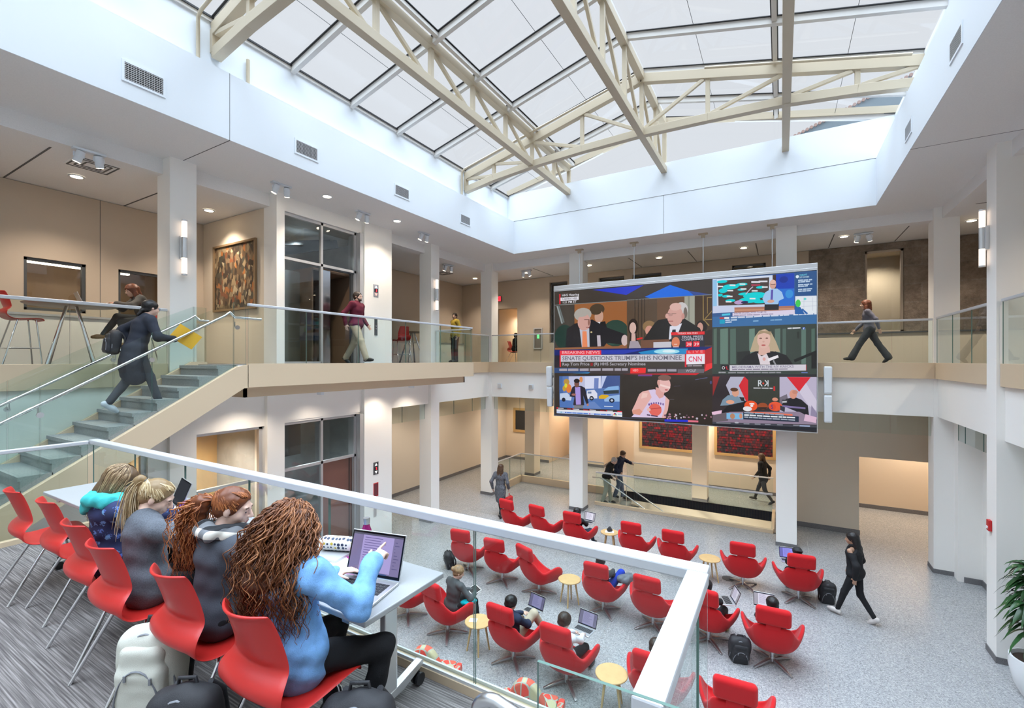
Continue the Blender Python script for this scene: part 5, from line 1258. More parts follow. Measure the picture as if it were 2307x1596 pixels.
# ---- bags
M['blackbag'] = mat('black_nylon', (.018, .018, .021), .6, bump=(400, .3)); M['creambag'] = mat('cream_canvas', (.62, .62, .54), .8, bump=(300, .3)); M['zip'] = mat('grey_zip', (.22, .23, .25), .5)
def backpack(loc, rz, label, m, s=1.0, lean=0.0, emblem=False, res=.011):
    """standing pack, front pocket toward -Y"""
    t = thing('backpack', label, 'backpack', loc, rz, None); t.rotation_euler = (R(lean), 0, rz); sc = lambda v: tuple(c*s for c in v)
    body = [rbox(sc((0, 0, .235)), sc((.165, .085, .235)), .07*s), ell(sc((0, .0, .30)), sc((.17, .10, .2)))]
    sobj('body', sdf(body, res, .05), m, t, fold=(.004, 7, 3))
    pk = sobj('front_pocket', sdf([rbox(sc((0, -.095, .17)), sc((.13, .05, .15)), .045*s), rbox(sc((0, -.075, .33)), sc((.12, .05, .09)), .045*s)], res, .03), m, t, fold=(.003, 9, 5))
    k = MB()
    arc = lambda w_, z0, z1, y: [(w_*math.cos(a_)*s, y*s, (z0+(z1-z0)*math.sin(a_))*s) for a_ in [PI*i/16 for i in range(17)]]
    k.tube(arc(.155, .12, .47, -.062), .006*s, 6); k.tube(arc(.12, .08, .315, -.143), .005*s, 6); k.build('zipper', M['zip'], t, smooth=60)
    k = MB(); k.tube([(-.05*s, .03*s, .46*s), (-.04*s, .03*s, .52*s), (.04*s, .03*s, .52*s), (.05*s, .03*s, .46*s)], .010*s, 8); k.build('grab_handle', M['blackbag'], t, smooth=60)
    for q in (-1, 1):
        k = MB(); k.tube([(q*.08*s, .08*s, .45*s), (q*.11*s, .135*s, .36*s), (q*.12*s, .14*s, .2*s), (q*.13*s, .09*s, .06*s)], .018*s, 8); k.build('shoulder_strap', M['blackbag'], t, smooth=60)
    k = MB()
    for x, z in ((.08, .28), (-.05, .30)): k.bx((x-.006)*s, (x+.006)*s, -.157*s, -.149*s, (z-.035)*s, z*s)
    k.build('zip_pull', M['zip'], t)
    if emblem:
        k = MB(); k.bx(-.022*s, .022*s, -.150*s, -.146*s, .185*s, .232*s, 0); k.bx(-.004*s, .004*s, -.152*s, -.150*s, .192*s, .225*s, 1); k.bx(-.014*s, .014*s, -.152*s, -.150*s, .204*s, .213*s, 1); k.build('emblem', [M['redpaint'], M['paper']], t)
    return t
zl = LZ+.008
backpack((-3.16, 1.28, zl), R(34), 'cream backpack standing under the chair of the girl with the plaid scarf', M['creambag'], 1.02, 2, res=.009)
backpack((-2.50, 1.16, zl), R(34), 'black backpack with a small red cross emblem between the two nearest chairs', M['blackbag'], .95, 6, True, .009)
backpack((-1.70, 1.50, zl), R(32), 'black backpack with a small red cross emblem at the bottom centre, beside the table leg', M['blackbag'], 1.0, 2, True, .009)
backpack((-.60, 8.42, .0), R(15), 'black backpack on the lounge floor between two red lounge chairs', M['blackbag'], .95, 20)
backpack((-6.72, 8.72, .0), R(-40), 'black shoulder bag leaning against the leftmost chair of the middle row', M['blackbag'], .85, 18)
backpack((.80, 11.32, .0), R(10), 'black backpack on the floor right of the capped person', M['blackbag'], .9, 12)
# pictures on the video wall: kind (0 outline, 1 ellipse), tile, red, green, blue (screen haze painted in), then coordinates in 5 mm steps on the screen face
SCREEN = [
(0,0,68,60,54,-710,274,234,274,234,798,-710,798),
(0,0,42,60,205,-451,793,-137,796,-239,746),
(0,0,35,110,230,-130,727,12,785,141,732,220,713,-91,714),
(0,0,60,80,150,108,745,229,715,141,715),
(0,0,125,130,130,-710,716,-236,714,-236,710,-710,711),
(0,0,125,130,130,-235,717,232,716,232,712,-235,713),
(0,0,158,100,58,-710,711,-236,710,-236,431,-710,428),
(0,0,72,66,60,-710,711,-571,710,-571,432,-710,428),
(0,0,150,160,160,-696,707,-685,706,-651,593,-662,592),
(0,0,110,118,118,-683,706,-674,706,-639,599,-649,597),
(1,0,38,62,55,-641,506,69,79),
(1,0,48,72,62,-307,520,84,81),
(1,0,58,88,76,-326,494,40,45),
(1,0,78,64,48,-422,670,48,35),
(1,0,202,160,140,-410,626,28,42),
(1,0,78,64,48,-428,657,35,20),
(0,0,36,34,36,-471,586,-370,595,-346,508,-457,498),
(0,0,225,225,230,-422,592,-400,592,-410,563),
(0,0,38,37,42,-633,434,-624,557,-571,588,-454,610,-357,555,-236,508,-252,450,-360,462,-387,428),
(0,0,196,198,212,-537,554,-473,555,-470,433,-521,433),
(0,0,238,142,98,-518,539,-490,538,-484,432,-519,433),
(0,0,200,190,200,-423,510,-401,510,-397,443,-419,442),
(1,0,178,172,164,-516,643,58,42),
(1,0,212,165,155,-507,595,43,54),
(1,0,178,172,164,-525,652,45,24),
(1,0,150,105,95,-475,592,7,20),
(0,0,110,80,75,-506,613,-471,611,-471,607,-506,609),
(0,0,150,85,85,-494,565,-470,564,-470,560,-494,561),
(1,0,212,190,188,-250,476,20,33),
(1,0,220,200,150,-459,531,6,5),
(0,0,150,100,70,-708,437,-236,442,-236,420,-708,425),
(0,0,92,75,60,-235,713,232,712,232,419,-235,422),
(0,0,68,56,46,-191,715,-185,715,-185,480,-191,480),
(0,0,68,56,46,-171,715,-165,715,-165,480,-171,480),
(0,0,68,56,46,-152,715,-145,715,-145,479,-152,479),
(0,0,68,56,46,-135,715,-129,715,-129,479,-135,479),
(0,0,110,82,62,-60,713,89,713,89,577,-60,569),
(0,0,165,166,152,90,713,144,713,144,551,90,577),
(0,0,140,142,130,108,713,118,713,118,555,108,563),
(0,0,74,58,44,144,713,232,712,232,517,144,541),
(0,0,152,126,76,185,712,190,712,191,573,186,572),
(0,0,152,126,76,188,581,232,582,232,577,188,576),
(0,0,152,126,76,207,702,232,702,232,697,207,697),
(0,0,152,126,76,207,702,211,702,211,612,208,612),
(0,0,152,126,76,188,576,193,579,220,548,216,543),
(0,0,152,126,76,193,583,232,628,232,621,198,581),
(1,0,46,36,32,-199,553,30,50),
(1,0,218,184,174,-201,548,20,33),
(0,0,46,36,34,-216,517,-180,516,-164,425,-226,426),
(0,0,215,180,172,-208,517,-186,516,-184,469,-210,470),
(0,0,170,160,170,-217,470,-170,469,-150,427,-225,426),
(0,0,222,48,48,-179,485,-144,492,-143,481,-177,476),
(1,0,146,116,80,-106,554,37,33),
(1,0,214,155,138,-105,530,23,28),
(1,0,42,32,30,179,539,29,38),
(1,0,206,156,142,172,538,15,26),
(0,0,56,46,44,157,510,232,524,232,437,160,438),
(0,0,40,37,36,-139,477,-75,570,-53,589,2,595,89,591,171,533,195,470,195,420,-139,422),
(0,0,226,228,242,11,549,77,564,56,509,5,470),
(0,0,38,38,48,25,530,43,531,44,510,21,508),
(1,0,208,204,204,72,640,37,43),
(1,0,120,108,100,95,622,10,31),
(1,0,216,166,156,39,607,43,59),
(1,0,226,182,172,42,659,32,22),
(1,0,205,150,140,82,603,9,17),
(0,0,110,90,85,-8,624,46,621,46,619,-8,621),
(1,0,190,145,138,15,615,13,8),
(1,0,222,172,160,-5,609,9,14),
(0,0,165,95,95,2,581,29,580,29,576,2,577),
(0,0,120,84,66,-153,474,9,476,9,425,-153,423),
(0,0,206,204,214,-81,461,19,462,19,429,-81,429),
(0,0,230,46,52,16,515,195,515,195,498,19,498),
(),
(0,0,50,48,60,19,498,195,498,193,419,22,419),
(1,0,80,70,70,43,478,25,21),
(1,0,226,134,98,43,456,22,32),
(0,0,215,218,240,25,419,29,433,59,433,66,419),
(0,0,250,225,215,34,449,51,449,51,445,34,445),
(),
(),
(0,0,236,40,60,97,460,130,461,130,431,97,430),
(0,0,236,40,60,136,461,169,461,169,431,136,430),
(),
(),
(0,0,34,44,112,-710,424,231,431,231,389,-710,388),
(0,0,48,66,180,-458,418,-126,420,-256,394,-392,394),
(0,0,40,142,205,-169,404,-43,422,108,422,101,392,-152,393),
(1,0,165,230,248,-7,406,71,14),
(1,0,225,248,255,6,408,36,8),
(0,0,46,42,52,-710,388,-671,388,-671,307,-710,307),
(0,0,238,58,74,-673,419,-395,417,-395,389,-673,389),
(),
(0,0,235,50,62,-673,389,-665,389,-665,314,-673,314),
(0,0,208,206,218,-665,389,93,390,93,349,-665,347),
(),
(0,0,72,66,62,-665,347,93,349,93,321,-665,313),
(),
(0,0,150,40,45,-464,341,-449,341,-449,322,-464,321),
(),
(0,0,225,40,60,92,390,101,391,101,317,92,316),
(0,0,185,40,46,196,411,232,428,233,314,194,292,194,334),
(0,0,240,58,60,203,334,233,342,233,314,196,294),
(0,0,70,62,64,-710,309,194,319,192,285,-710,265),
(0,0,50,78,125,-710,307,-560,308,-468,282,-492,268,-710,264),
(0,0,60,150,205,-585,274,-465,282,-487,269,-610,266),
(0,0,176,170,182,-676,287,-621,288,-621,304,-676,303),
(0,0,176,170,182,-615,288,-544,289,-544,305,-615,304),
(0,0,176,170,182,-535,289,-476,290,-476,306,-535,305),
(0,0,176,170,182,-469,290,-398,292,-398,307,-469,306),
(0,0,176,170,182,-389,292,-319,293,-319,308,-389,307),
(0,0,176,170,182,-311,293,-272,293,-272,308,-311,308),
(0,0,176,170,182,-267,294,-231,294,-231,309,-267,308),
(0,0,245,52,52,-214,310,-124,312,-126,281,-216,278),
(),
(0,0,165,160,172,-113,290,-66,291,-66,305,-113,305),
(0,0,165,160,172,-61,291,-10,292,-10,306,-61,305),
(0,0,165,160,172,-4,292,47,292,47,306,-4,306),
(0,0,108,103,110,54,306,194,308,192,286,54,283),
(),
(0,0,215,38,48,-458,269,169,285,147,272,-301,267),
(0,0,238,52,62,100,411,196,413,196,391,100,390),
(),
(0,0,242,236,246,100,390,196,391,196,336,100,333),
(),
(0,0,150,140,148,106,321,132,322,132,331,106,330),
(0,0,150,140,148,135,322,181,323,181,332,135,331),
(0,0,230,45,60,-676,782,-667,782,-667,718,-676,717),
(),
(0,0,232,230,238,-667,759,-542,758,-542,737,-667,738),
(),
(),
(0,1,60,54,50,-710,4,-264,4,-264,274,-710,274),
(0,1,96,126,188,-676,254,-278,264,-280,59,-673,49),
(0,1,75,110,170,-676,254,-653,255,-651,120,-675,119),
(0,1,196,200,230,-610,254,-497,257,-497,172,-610,168),
(0,1,222,226,250,-501,256,-397,260,-397,184,-501,178),
(0,1,120,140,200,-439,246,-411,247,-413,183,-442,182),
(0,1,74,94,150,-397,260,-278,264,-280,196,-397,184),
(0,1,200,210,245,-392,260,-360,261,-392,184,-397,184),
(0,1,58,70,78,-383,175,-285,192,-284,157,-378,149),
(0,1,140,185,235,-351,194,-285,203,-285,178,-383,170),
(1,1,190,150,70,-625,219,20,19),
(1,1,232,130,60,-610,177,19,28),
(1,1,200,160,60,-640,176,13,18),
(1,1,228,150,90,-526,235,11,18),
(1,1,225,220,60,-630,195,10,14),
(0,1,84,122,190,-674,100,-280,126,-280,59,-673,49),
(0,1,110,140,200,-585,76,-439,101,-392,59,-575,51),
(0,1,200,215,240,-671,143,-620,149,-590,122,-595,101,-671,103),
(1,1,40,45,60,-645,104,13,13),
(0,1,228,230,246,-487,167,-439,174,-420,152,-420,122,-492,116),
(0,1,110,130,170,-482,161,-458,162,-458,150,-482,149),
(1,1,35,38,50,-457,121,14,14),
(1,1,190,195,210,-457,121,7,6),
(0,1,226,180,50,-411,134,-392,146,-355,146,-337,132,-346,122,-409,120),
(0,1,160,195,238,-376,117,-346,137,-280,150,-280,108,-374,104),
(1,1,35,42,60,-328,113,17,14),
(1,1,200,210,230,-328,113,8,7),
(0,1,45,42,55,-585,186,-569,195,-526,196,-500,184,-476,91,-488,78,-512,135,-505,75,-580,71,-571,123,-604,126,-592,169),
(0,1,174,154,228,-567,187,-532,189,-527,78,-560,76),
(1,1,128,86,76,-555,209,17,24),
(1,1,38,32,32,-555,226,20,14),
(0,1,130,130,135,-572,71,-510,75,-514,57,-575,54),
(1,1,190,130,115,-482,79,7,8),
(1,1,170,110,100,-575,139,15,7),
(0,1,200,215,240,-376,72,-320,73,-320,79,-376,78),
(0,1,60,52,54,-694,54,-261,54,-261,45,-694,42),
(0,1,235,40,60,-694,53,-686,53,-686,44,-694,44),
(0,1,235,40,60,-585,53,-579,53,-579,44,-585,44),
(0,1,235,40,60,-472,53,-467,53,-467,44,-472,44),
(0,1,235,40,60,-364,53,-359,53,-359,44,-364,44),
(0,1,200,200,210,-684,45,-645,45,-645,51,-684,51),
(0,1,200,40,55,-621,44,-593,44,-593,49,-621,49),
(0,1,200,200,210,-579,44,-538,44,-538,50,-579,50),
(0,1,200,40,55,-511,43,-481,43,-481,49,-511,49),
(0,1,200,200,210,-467,45,-429,44,-429,50,-467,51),
(0,1,200,40,55,-402,43,-372,43,-372,48,-402,48),
(0,1,200,200,210,-357,44,-321,45,-321,51,-357,50),
(0,1,235,60,80,-294,45,-266,45,-266,51,-294,51),
(0,1,236,236,242,-694,40,-323,45,-323,31,-694,27),
(0,1,198,214,246,-694,28,-324,31,-325,19,-694,15),
(0,1,90,130,215,-622,19,-589,20,-589,26,-622,26),
(0,1,90,130,215,-585,20,-557,20,-557,26,-585,26),
(0,1,90,130,215,-553,20,-515,20,-515,27,-553,26),
(0,1,90,130,215,-510,20,-481,20,-481,27,-510,27),
(0,1,90,130,215,-434,20,-402,21,-402,27,-434,27),
(0,1,90,130,215,-398,21,-365,21,-365,28,-398,27),
(0,1,90,130,215,-361,21,-335,22,-335,28,-361,28),
(0,1,40,80,200,-635,26,-626,27,-626,20,-635,20),
(0,1,60,170,180,-666,26,-658,27,-658,20,-666,20),
(0,1,200,40,160,-472,27,-465,28,-465,20,-472,20),
(0,1,40,80,200,-439,27,-433,28,-433,19,-439,19),
(0,1,242,244,248,-323,44,-259,45,-259,17,-323,17),
(1,1,235,180,50,-314,26,4,3),
(1,1,235,110,50,-313,31,4,4),
(1,1,215,50,70,-310,34,4,4),
(1,1,120,70,170,-306,34,4,4),
(1,1,50,100,200,-303,31,4,3),
(1,1,70,170,90,-302,27,4,4),
(0,1,170,205,235,-291,27,-266,28,-266,36,-291,35),
(0,2,58,51,47,-264,4,234,4,234,274,-264,274),
(0,2,120,70,140,-169,272,-88,274,-88,264,-169,263),
(0,2,100,100,140,147,247,168,251,168,254,147,250),
(0,2,100,100,140,170,252,209,259,209,263,170,255),
(0,2,80,78,95,34,207,51,209,51,212,34,210),
(0,2,80,78,95,53,209,68,211,68,214,53,212),
(1,2,80,85,130,227,235,5,9),
(0,2,95,90,95,10,132,35,133,35,136,10,135),
(0,2,226,208,238,-108,183,-74,189,-16,153,7,129,-5,74,-18,26,-208,20,-176,57,-130,114),
(0,2,236,184,178,-108,182,-142,174,-162,157,-184,104,-205,60,-200,38,-158,34,-126,85,-90,142),
(0,2,246,206,198,-143,166,-113,163,-118,141,-152,131),
(0,2,228,160,140,-203,60,-160,71,-143,55,-160,34,-200,38),
(0,2,236,184,178,-12,149,9,129,0,71,-18,25,-34,25,-18,78),
(0,2,228,170,165,-67,202,-16,183,-25,145,-47,136,-68,164),
(1,2,238,190,186,-19,216,34,45),
(1,2,130,96,88,-18,256,36,17),
(1,2,225,170,160,-51,228,8,17),
(0,2,252,220,215,-43,220,14,205,12,194,-43,209),
(1,2,190,90,95,-8,187,9,4),
(1,2,120,90,160,-105,99,5,7),
(1,2,120,90,160,-92,104,5,7),
(1,2,120,90,160,-78,107,5,7),
(1,2,120,90,160,-65,109,4,7),
(1,2,120,90,160,-52,109,4,7),
(1,2,120,90,160,-39,107,4,7),
(1,2,120,90,160,-26,104,4,7),
(1,2,236,112,102,-71,70,37,36),
(0,2,190,70,70,-105,74,-37,86,-36,82,-105,69),
(1,2,240,195,188,-107,69,11,9),
(0,2,90,70,100,-118,35,-97,33,-97,40,-118,42),
(0,2,90,70,100,-94,32,-56,29,-56,36,-94,40),
(1,2,225,160,170,42,50,4,4),
(1,2,225,160,170,-13,33,4,7),
(1,2,225,160,170,38,37,4,4),
(1,2,200,190,205,49,26,3,5),
(1,2,200,190,205,182,55,4,5),
(1,2,180,130,150,4,33,5,5),
(1,2,200,190,205,45,45,6,6),
(1,2,180,130,150,-16,41,6,4),
(1,2,200,190,205,87,38,5,4),
(1,2,200,190,205,48,30,4,5),
(1,2,180,130,150,113,38,5,4),
(1,2,180,130,150,-1,23,5,5),
(1,2,200,190,205,72,33,4,5),
(1,2,180,130,150,8,49,4,6),
(1,2,200,190,205,13,24,4,3),
(1,2,200,190,205,156,34,6,6),
(1,2,120,90,110,-14,41,6,6),
(1,2,180,130,150,196,37,5,4),
(1,2,180,130,150,204,54,4,5),
(1,2,200,190,205,66,54,3,4),
(1,2,180,130,150,228,47,4,4),
(1,2,180,130,150,11,49,6,5),
(1,2,225,160,170,134,42,5,4),
(1,2,180,130,150,13,36,6,5),
(1,2,120,90,110,103,49,4,3),
(1,2,180,130,150,94,37,4,4),
(0,2,50,60,218,-18,19,109,23,109,11,-18,6),
(0,2,228,120,140,109,22,163,23,163,13,109,11),
(0,2,70,72,85,-710,9,-18,20,-18,13,-710,1),
(0,3,58,94,150,234,536,708,536,708,798,234,798),
(0,3,214,226,248,236,798,520,793,520,633,236,613),
(0,3,150,200,240,238,792,257,794,257,613,238,613),
(0,3,78,64,60,262,786,505,783,501,645,265,651),
(1,3,0,215,222,283,780,26,8),
(1,3,0,215,222,324,749,40,14),
(1,3,0,215,222,288,731,22,13),
(1,3,0,215,222,377,757,28,8),
(1,3,0,215,222,439,694,55,17),
(1,3,0,215,222,414,672,51,15),
(1,3,0,215,222,304,700,21,7),
(1,3,0,215,222,465,660,30,8),
(1,3,0,215,222,387,706,26,7),
(1,3,0,215,222,465,735,20,7),
(1,3,0,215,222,323,675,24,8),
(1,3,0,215,222,377,730,19,6),
(1,3,0,215,222,274,708,12,8),
(1,3,190,160,205,366,663,24,11),
(1,3,50,40,90,392,662,17,7),
(0,3,236,236,240,260,760,288,757,288,750,260,752),
(0,3,236,236,240,320,761,348,758,348,751,320,754),
(0,3,236,236,240,368,763,395,760,395,753,368,756),
(0,3,236,236,240,373,737,400,735,400,728,373,730),
(0,3,236,236,240,309,733,337,731,337,724,309,726),
(0,3,236,236,240,306,702,334,700,334,693,306,695),
(0,3,236,236,240,301,674,329,672,329,665,301,667),
(0,3,236,236,240,425,723,452,721,452,714,425,716),
(0,3,236,236,240,472,739,498,737,498,730,472,732),
(0,3,236,236,240,415,683,442,681,442,674,415,676),
(0,3,230,230,238,423,770,464,766,464,758,423,761),
(0,3,230,230,238,457,770,497,767,497,759,457,762),
(0,3,205,190,210,395,705,418,733,429,742,432,739,418,726,398,702),
(0,3,200,60,90,423,753,464,750,464,744,423,747),
(0,3,70,50,46,520,794,535,795,535,615,520,615),
(0,3,34,66,186,535,795,615,794,615,717,535,721),
(0,3,44,112,214,535,721,615,717,615,628,535,626),
(1,3,30,50,150,569,766,19,17),
(1,3,60,150,225,593,691,17,22),
(0,3,206,214,240,236,650,520,642,520,616,236,611),
(0,3,176,120,100,343,637,615,630,615,599,343,608),
(0,3,205,150,120,343,626,615,619,615,611,343,618),
(0,3,42,40,44,484,648,548,648,547,613,483,615),
(0,3,168,204,244,487,707,515,724,541,722,561,703,570,670,548,659,545,642,487,645,474,675),
(1,3,218,168,152,521,746,15,24),
(1,3,232,190,176,521,758,13,10),
(0,3,98,88,178,513,718,523,719,520,655,510,655),
(1,3,220,170,150,512,659,16,8),
(0,3,90,70,70,511,748,533,746,533,743,511,745),
(0,3,226,216,238,334,609,617,610,617,587,334,588),
(),
(0,3,165,155,180,340,592,364,592,364,597,340,597),
(0,3,165,155,180,367,592,399,592,399,597,367,597),
(0,3,165,155,180,402,592,429,591,429,597,402,597),
(0,3,165,155,180,432,591,464,591,464,596,432,597),
(0,3,165,155,180,468,591,501,591,501,596,468,596),
(0,3,165,155,180,504,591,523,591,523,596,504,596),
(0,3,60,112,168,236,592,709,583,709,531,236,535),
(0,3,80,200,230,282,596,323,597,323,607,282,606),
(0,3,190,60,60,271,588,293,587,293,578,271,579),
(0,3,235,235,240,294,588,318,587,318,577,294,578),
(0,3,214,222,240,326,580,357,580,357,587,326,587),
(0,3,214,222,240,360,580,393,580,393,587,360,587),
(0,3,214,222,240,397,580,431,580,431,587,397,587),
(0,3,214,222,240,435,580,472,581,472,588,435,587),
(0,3,214,222,240,476,581,508,581,508,588,476,588),
(0,3,214,222,240,512,581,547,581,547,588,512,588),
(0,3,214,222,240,551,581,566,582,566,588,551,588),
(0,3,214,222,240,568,582,593,582,593,588,568,588),
(0,3,230,236,248,611,582,631,582,631,589,611,589),
(0,3,230,236,248,633,582,651,582,651,589,633,589),
(0,3,230,236,248,653,582,667,582,667,589,653,589),
(0,3,230,236,248,669,582,695,582,695,589,669,589),
(0,3,230,236,248,698,582,709,582,709,589,698,589),
(0,3,20,165,200,271,575,296,575,296,553,271,553),
(0,3,190,210,235,299,566,322,567,322,574,299,574),
(0,3,190,210,235,325,567,355,567,355,575,325,574),
(0,3,190,210,235,299,556,330,557,330,564,299,563),
(0,3,130,175,215,431,557,456,558,456,565,431,564),
(0,3,130,175,215,510,559,527,559,527,566,510,565),
(0,3,130,175,215,529,559,561,559,561,566,529,566),
(0,3,46,86,140,619,797,709,797,709,680,619,680),
(1,3,225,240,248,628,775,7,8),
(),
(),
(0,3,190,212,236,631,753,652,752,652,759,631,759),
(0,3,190,212,236,654,752,673,752,673,758,654,758),
(0,3,190,212,236,676,752,690,752,690,758,676,758),
(0,3,190,212,236,631,744,641,744,641,750,631,750),
(0,3,190,212,236,642,744,661,744,661,750,642,750),
(0,3,190,212,236,663,744,681,744,681,750,663,750),
(0,3,190,212,236,631,730,654,730,654,736,631,737),
(0,3,190,212,236,656,730,678,730,678,736,656,736),
(0,3,190,212,236,681,730,691,730,691,736,681,736),
(0,3,190,212,236,631,722,642,722,642,728,631,728),
(0,3,190,212,236,643,722,658,722,658,728,643,728),
(0,3,190,212,236,660,722,672,723,672,729,660,728),
(0,3,190,212,236,631,707,649,707,649,713,631,713),
(0,3,190,212,236,652,707,667,707,667,713,652,713),
(0,3,190,212,236,669,707,690,707,690,713,669,713),
(0,3,190,212,236,631,698,647,698,647,704,631,704),
(0,3,190,212,236,649,698,666,698,666,704,649,704),
(0,3,190,212,236,668,698,685,698,685,704,668,704),
(0,3,232,238,246,619,677,709,674,709,588,619,587),
(0,3,40,100,175,619,639,641,621,660,585,619,587),
(1,3,70,210,90,631,641,11,19),
(1,3,110,220,220,660,661,6,6),
(0,3,40,100,175,650,615,674,588,664,586,646,609),
(0,3,170,180,200,655,670,656,670,656,603,655,603),
(0,3,170,180,200,674,668,674,668,674,602,674,602),
(0,3,170,180,200,692,667,693,667,693,601,692,601),
(0,3,170,180,200,645,648,709,646,709,645,645,647),
(0,3,170,180,200,645,626,709,624,709,623,645,625),
(0,4,62,72,66,234,278,708,278,708,536,234,536),
(0,4,104,130,118,274,525,312,527,312,336,274,336),
(0,4,86,108,98,323,523,350,525,350,336,323,336),
(0,4,110,138,126,413,520,439,522,439,336,413,336),
(0,4,98,122,112,530,516,554,518,554,337,530,337),
(0,4,84,104,96,564,515,579,517,579,337,564,337),
(0,4,96,122,112,645,512,664,514,664,337,645,337),
(0,4,84,108,98,687,511,701,513,701,337,687,337),
(0,4,90,110,98,241,526,257,529,257,336,241,336),
(0,4,38,38,38,612,359,709,406,709,392,617,345),
(0,4,40,40,40,687,392,709,400,709,315,687,315),
(0,4,46,48,46,355,401,418,406,418,336,355,336),
(0,4,50,54,50,627,499,636,499,636,465,627,465),
(0,4,38,36,38,358,333,397,380,450,407,516,406,581,382,610,334),
(0,4,192,172,142,416,399,437,475,459,509,486,518,516,495,536,449,553,398,520,402,444,403),
(0,4,224,182,168,459,429,506,428,511,382,455,383),
(0,4,228,216,222,451,393,470,377,500,393,509,334,464,334),
(1,4,228,188,174,480,464,30,47),
(0,4,170,148,118,449,487,464,510,515,503,513,485,482,498),
(1,4,120,80,72,466,470,7,3),
(1,4,120,80,72,494,470,6,3),
(1,4,190,95,95,479,434,10,4),
(1,4,212,168,152,479,452,5,4),
(0,4,40,38,42,492,393,535,402,545,379,505,362),
(0,4,242,238,244,497,364,543,383,547,370,502,350),
(1,4,225,170,165,482,362,7,9),
(0,4,150,150,155,520,354,526,357,537,334,530,332),
(0,4,225,228,235,586,514,604,514,604,521,586,520),
(0,4,225,228,235,607,514,641,515,641,521,607,521),
(0,4,60,100,190,649,520,661,521,661,510,649,509),
(),
(0,4,40,38,42,278,330,319,331,319,301,278,300),
(),
(),
(0,4,225,50,60,294,320,307,320,307,318,294,318),
(0,4,216,213,222,320,330,665,335,665,305,320,299),
(),
(0,4,150,140,160,332,303,357,304,357,310,332,310),
(0,4,150,140,160,360,304,394,305,394,311,360,310),
(0,4,150,140,160,398,305,426,305,426,312,398,311),
(0,4,150,140,160,430,305,464,306,464,313,430,312),
(0,4,150,140,160,468,306,502,307,502,313,468,313),
(0,4,150,140,160,506,307,525,307,525,314,506,313),
(0,4,150,140,160,528,308,545,308,545,314,528,314),
(0,4,150,140,160,548,308,586,309,586,315,548,314),
(0,4,220,60,70,664,334,666,334,666,305,664,305),
(0,4,165,165,170,266,286,278,287,278,294,266,294),
(0,4,165,165,170,279,287,301,287,301,294,279,294),
(0,4,150,150,156,313,286,351,287,351,294,313,293),
(0,4,150,150,156,355,287,392,287,392,294,355,294),
(0,4,150,150,156,396,287,412,288,412,295,396,294),
(0,4,150,150,156,414,288,431,288,431,295,414,295),
(0,4,150,150,156,433,288,466,289,466,296,433,295),
(0,4,150,150,156,470,289,501,289,501,296,470,296),
(0,4,150,150,156,504,289,533,290,533,297,504,296),
(0,4,150,150,156,536,290,557,290,557,297,536,297),
(0,4,110,130,200,645,292,671,292,671,297,645,297),
(0,4,48,48,52,236,281,709,287,709,278,236,270),
(0,5,58,52,56,234,4,708,4,708,278,234,278),
(0,5,152,52,52,236,268,271,268,237,160),
(0,5,186,186,206,302,222,324,268,390,269,364,221,398,142,323,169),
(0,5,216,42,52,364,221,390,271,408,252,408,141,398,142),
(0,5,60,62,55,408,269,551,271,551,126,408,141),
(0,5,192,184,208,551,271,709,273,709,64,551,87),
(0,5,220,38,52,583,271,684,272,636,198),
(0,5,214,206,226,636,198,664,243,709,157,709,107,674,133),
(0,5,150,140,170,687,134,709,97,709,64,683,73),
(0,5,120,112,125,551,167,583,185,593,129,551,127),
(),
(),
(1,5,225,70,50,478,236,4,5),
(0,5,196,196,200,433,208,466,209,466,214,433,214),
(0,5,196,196,200,470,209,502,209,502,215,470,214),
(0,5,196,196,200,506,209,520,209,520,215,506,215),
(0,5,216,46,50,524,222,531,222,531,200,524,200),
(0,5,128,152,172,274,111,286,144,312,169,350,172,372,155,390,136,312,115),
(1,5,224,166,140,348,185,17,23),
(1,5,96,66,48,342,200,19,10),
(1,5,232,170,140,323,133,20,11),
(0,5,36,36,42,277,71,312,115,398,140,391,90),
(0,5,50,50,54,366,162,390,160,392,137,376,142),
(0,5,36,34,40,559,127,579,161,617,171,646,159,672,132,678,73,617,102),
(1,5,224,156,134,610,185,16,23),
(1,5,205,140,120,618,196,12,10),
(1,5,222,150,125,531,156,13,9),
(0,5,130,115,165,564,128,662,121,662,113,564,118),
(0,5,70,70,76,562,156,586,156,586,141,562,139),
(0,5,226,226,232,563,141,582,143,582,149,563,147),
(1,5,242,88,42,421,118,31,27),
(1,5,238,236,240,405,101,21,13),
(1,5,250,240,240,425,118,7,7),
(1,5,250,240,240,417,128,3,4),
(1,5,250,240,240,423,129,3,4),
(1,5,250,240,240,429,129,3,4),
(1,5,250,240,240,434,128,3,4),
(1,5,160,80,48,476,118,23,18),
(0,5,60,44,40,455,112,496,114,490,102,461,101),
(1,5,238,92,58,532,120,31,24),
(1,5,228,80,50,520,117,15,16),
(),
(0,5,60,60,70,553,127,575,117,573,93,554,103),
(0,5,150,134,156,236,42,323,81,636,99,709,58,709,39,236,19),
(0,5,240,200,225,232,75,282,87,279,60,234,60),
(0,5,110,100,108,236,57,312,79,312,32,236,21),
(0,5,240,120,90,418,88,607,85,607,77,418,80),
(0,5,130,190,230,305,73,385,76,385,45,305,42),
(1,5,190,140,110,334,58,12,15),
(1,5,215,150,120,374,61,8,14),
(0,5,44,54,74,385,83,634,75,634,46,385,45),
(0,5,150,170,190,390,77,434,77,434,82,390,83),
(0,5,150,170,190,439,76,482,76,482,82,439,82),
(0,5,150,170,190,487,76,506,76,506,82,487,82),
(0,5,150,170,190,509,76,528,76,528,81,509,82),
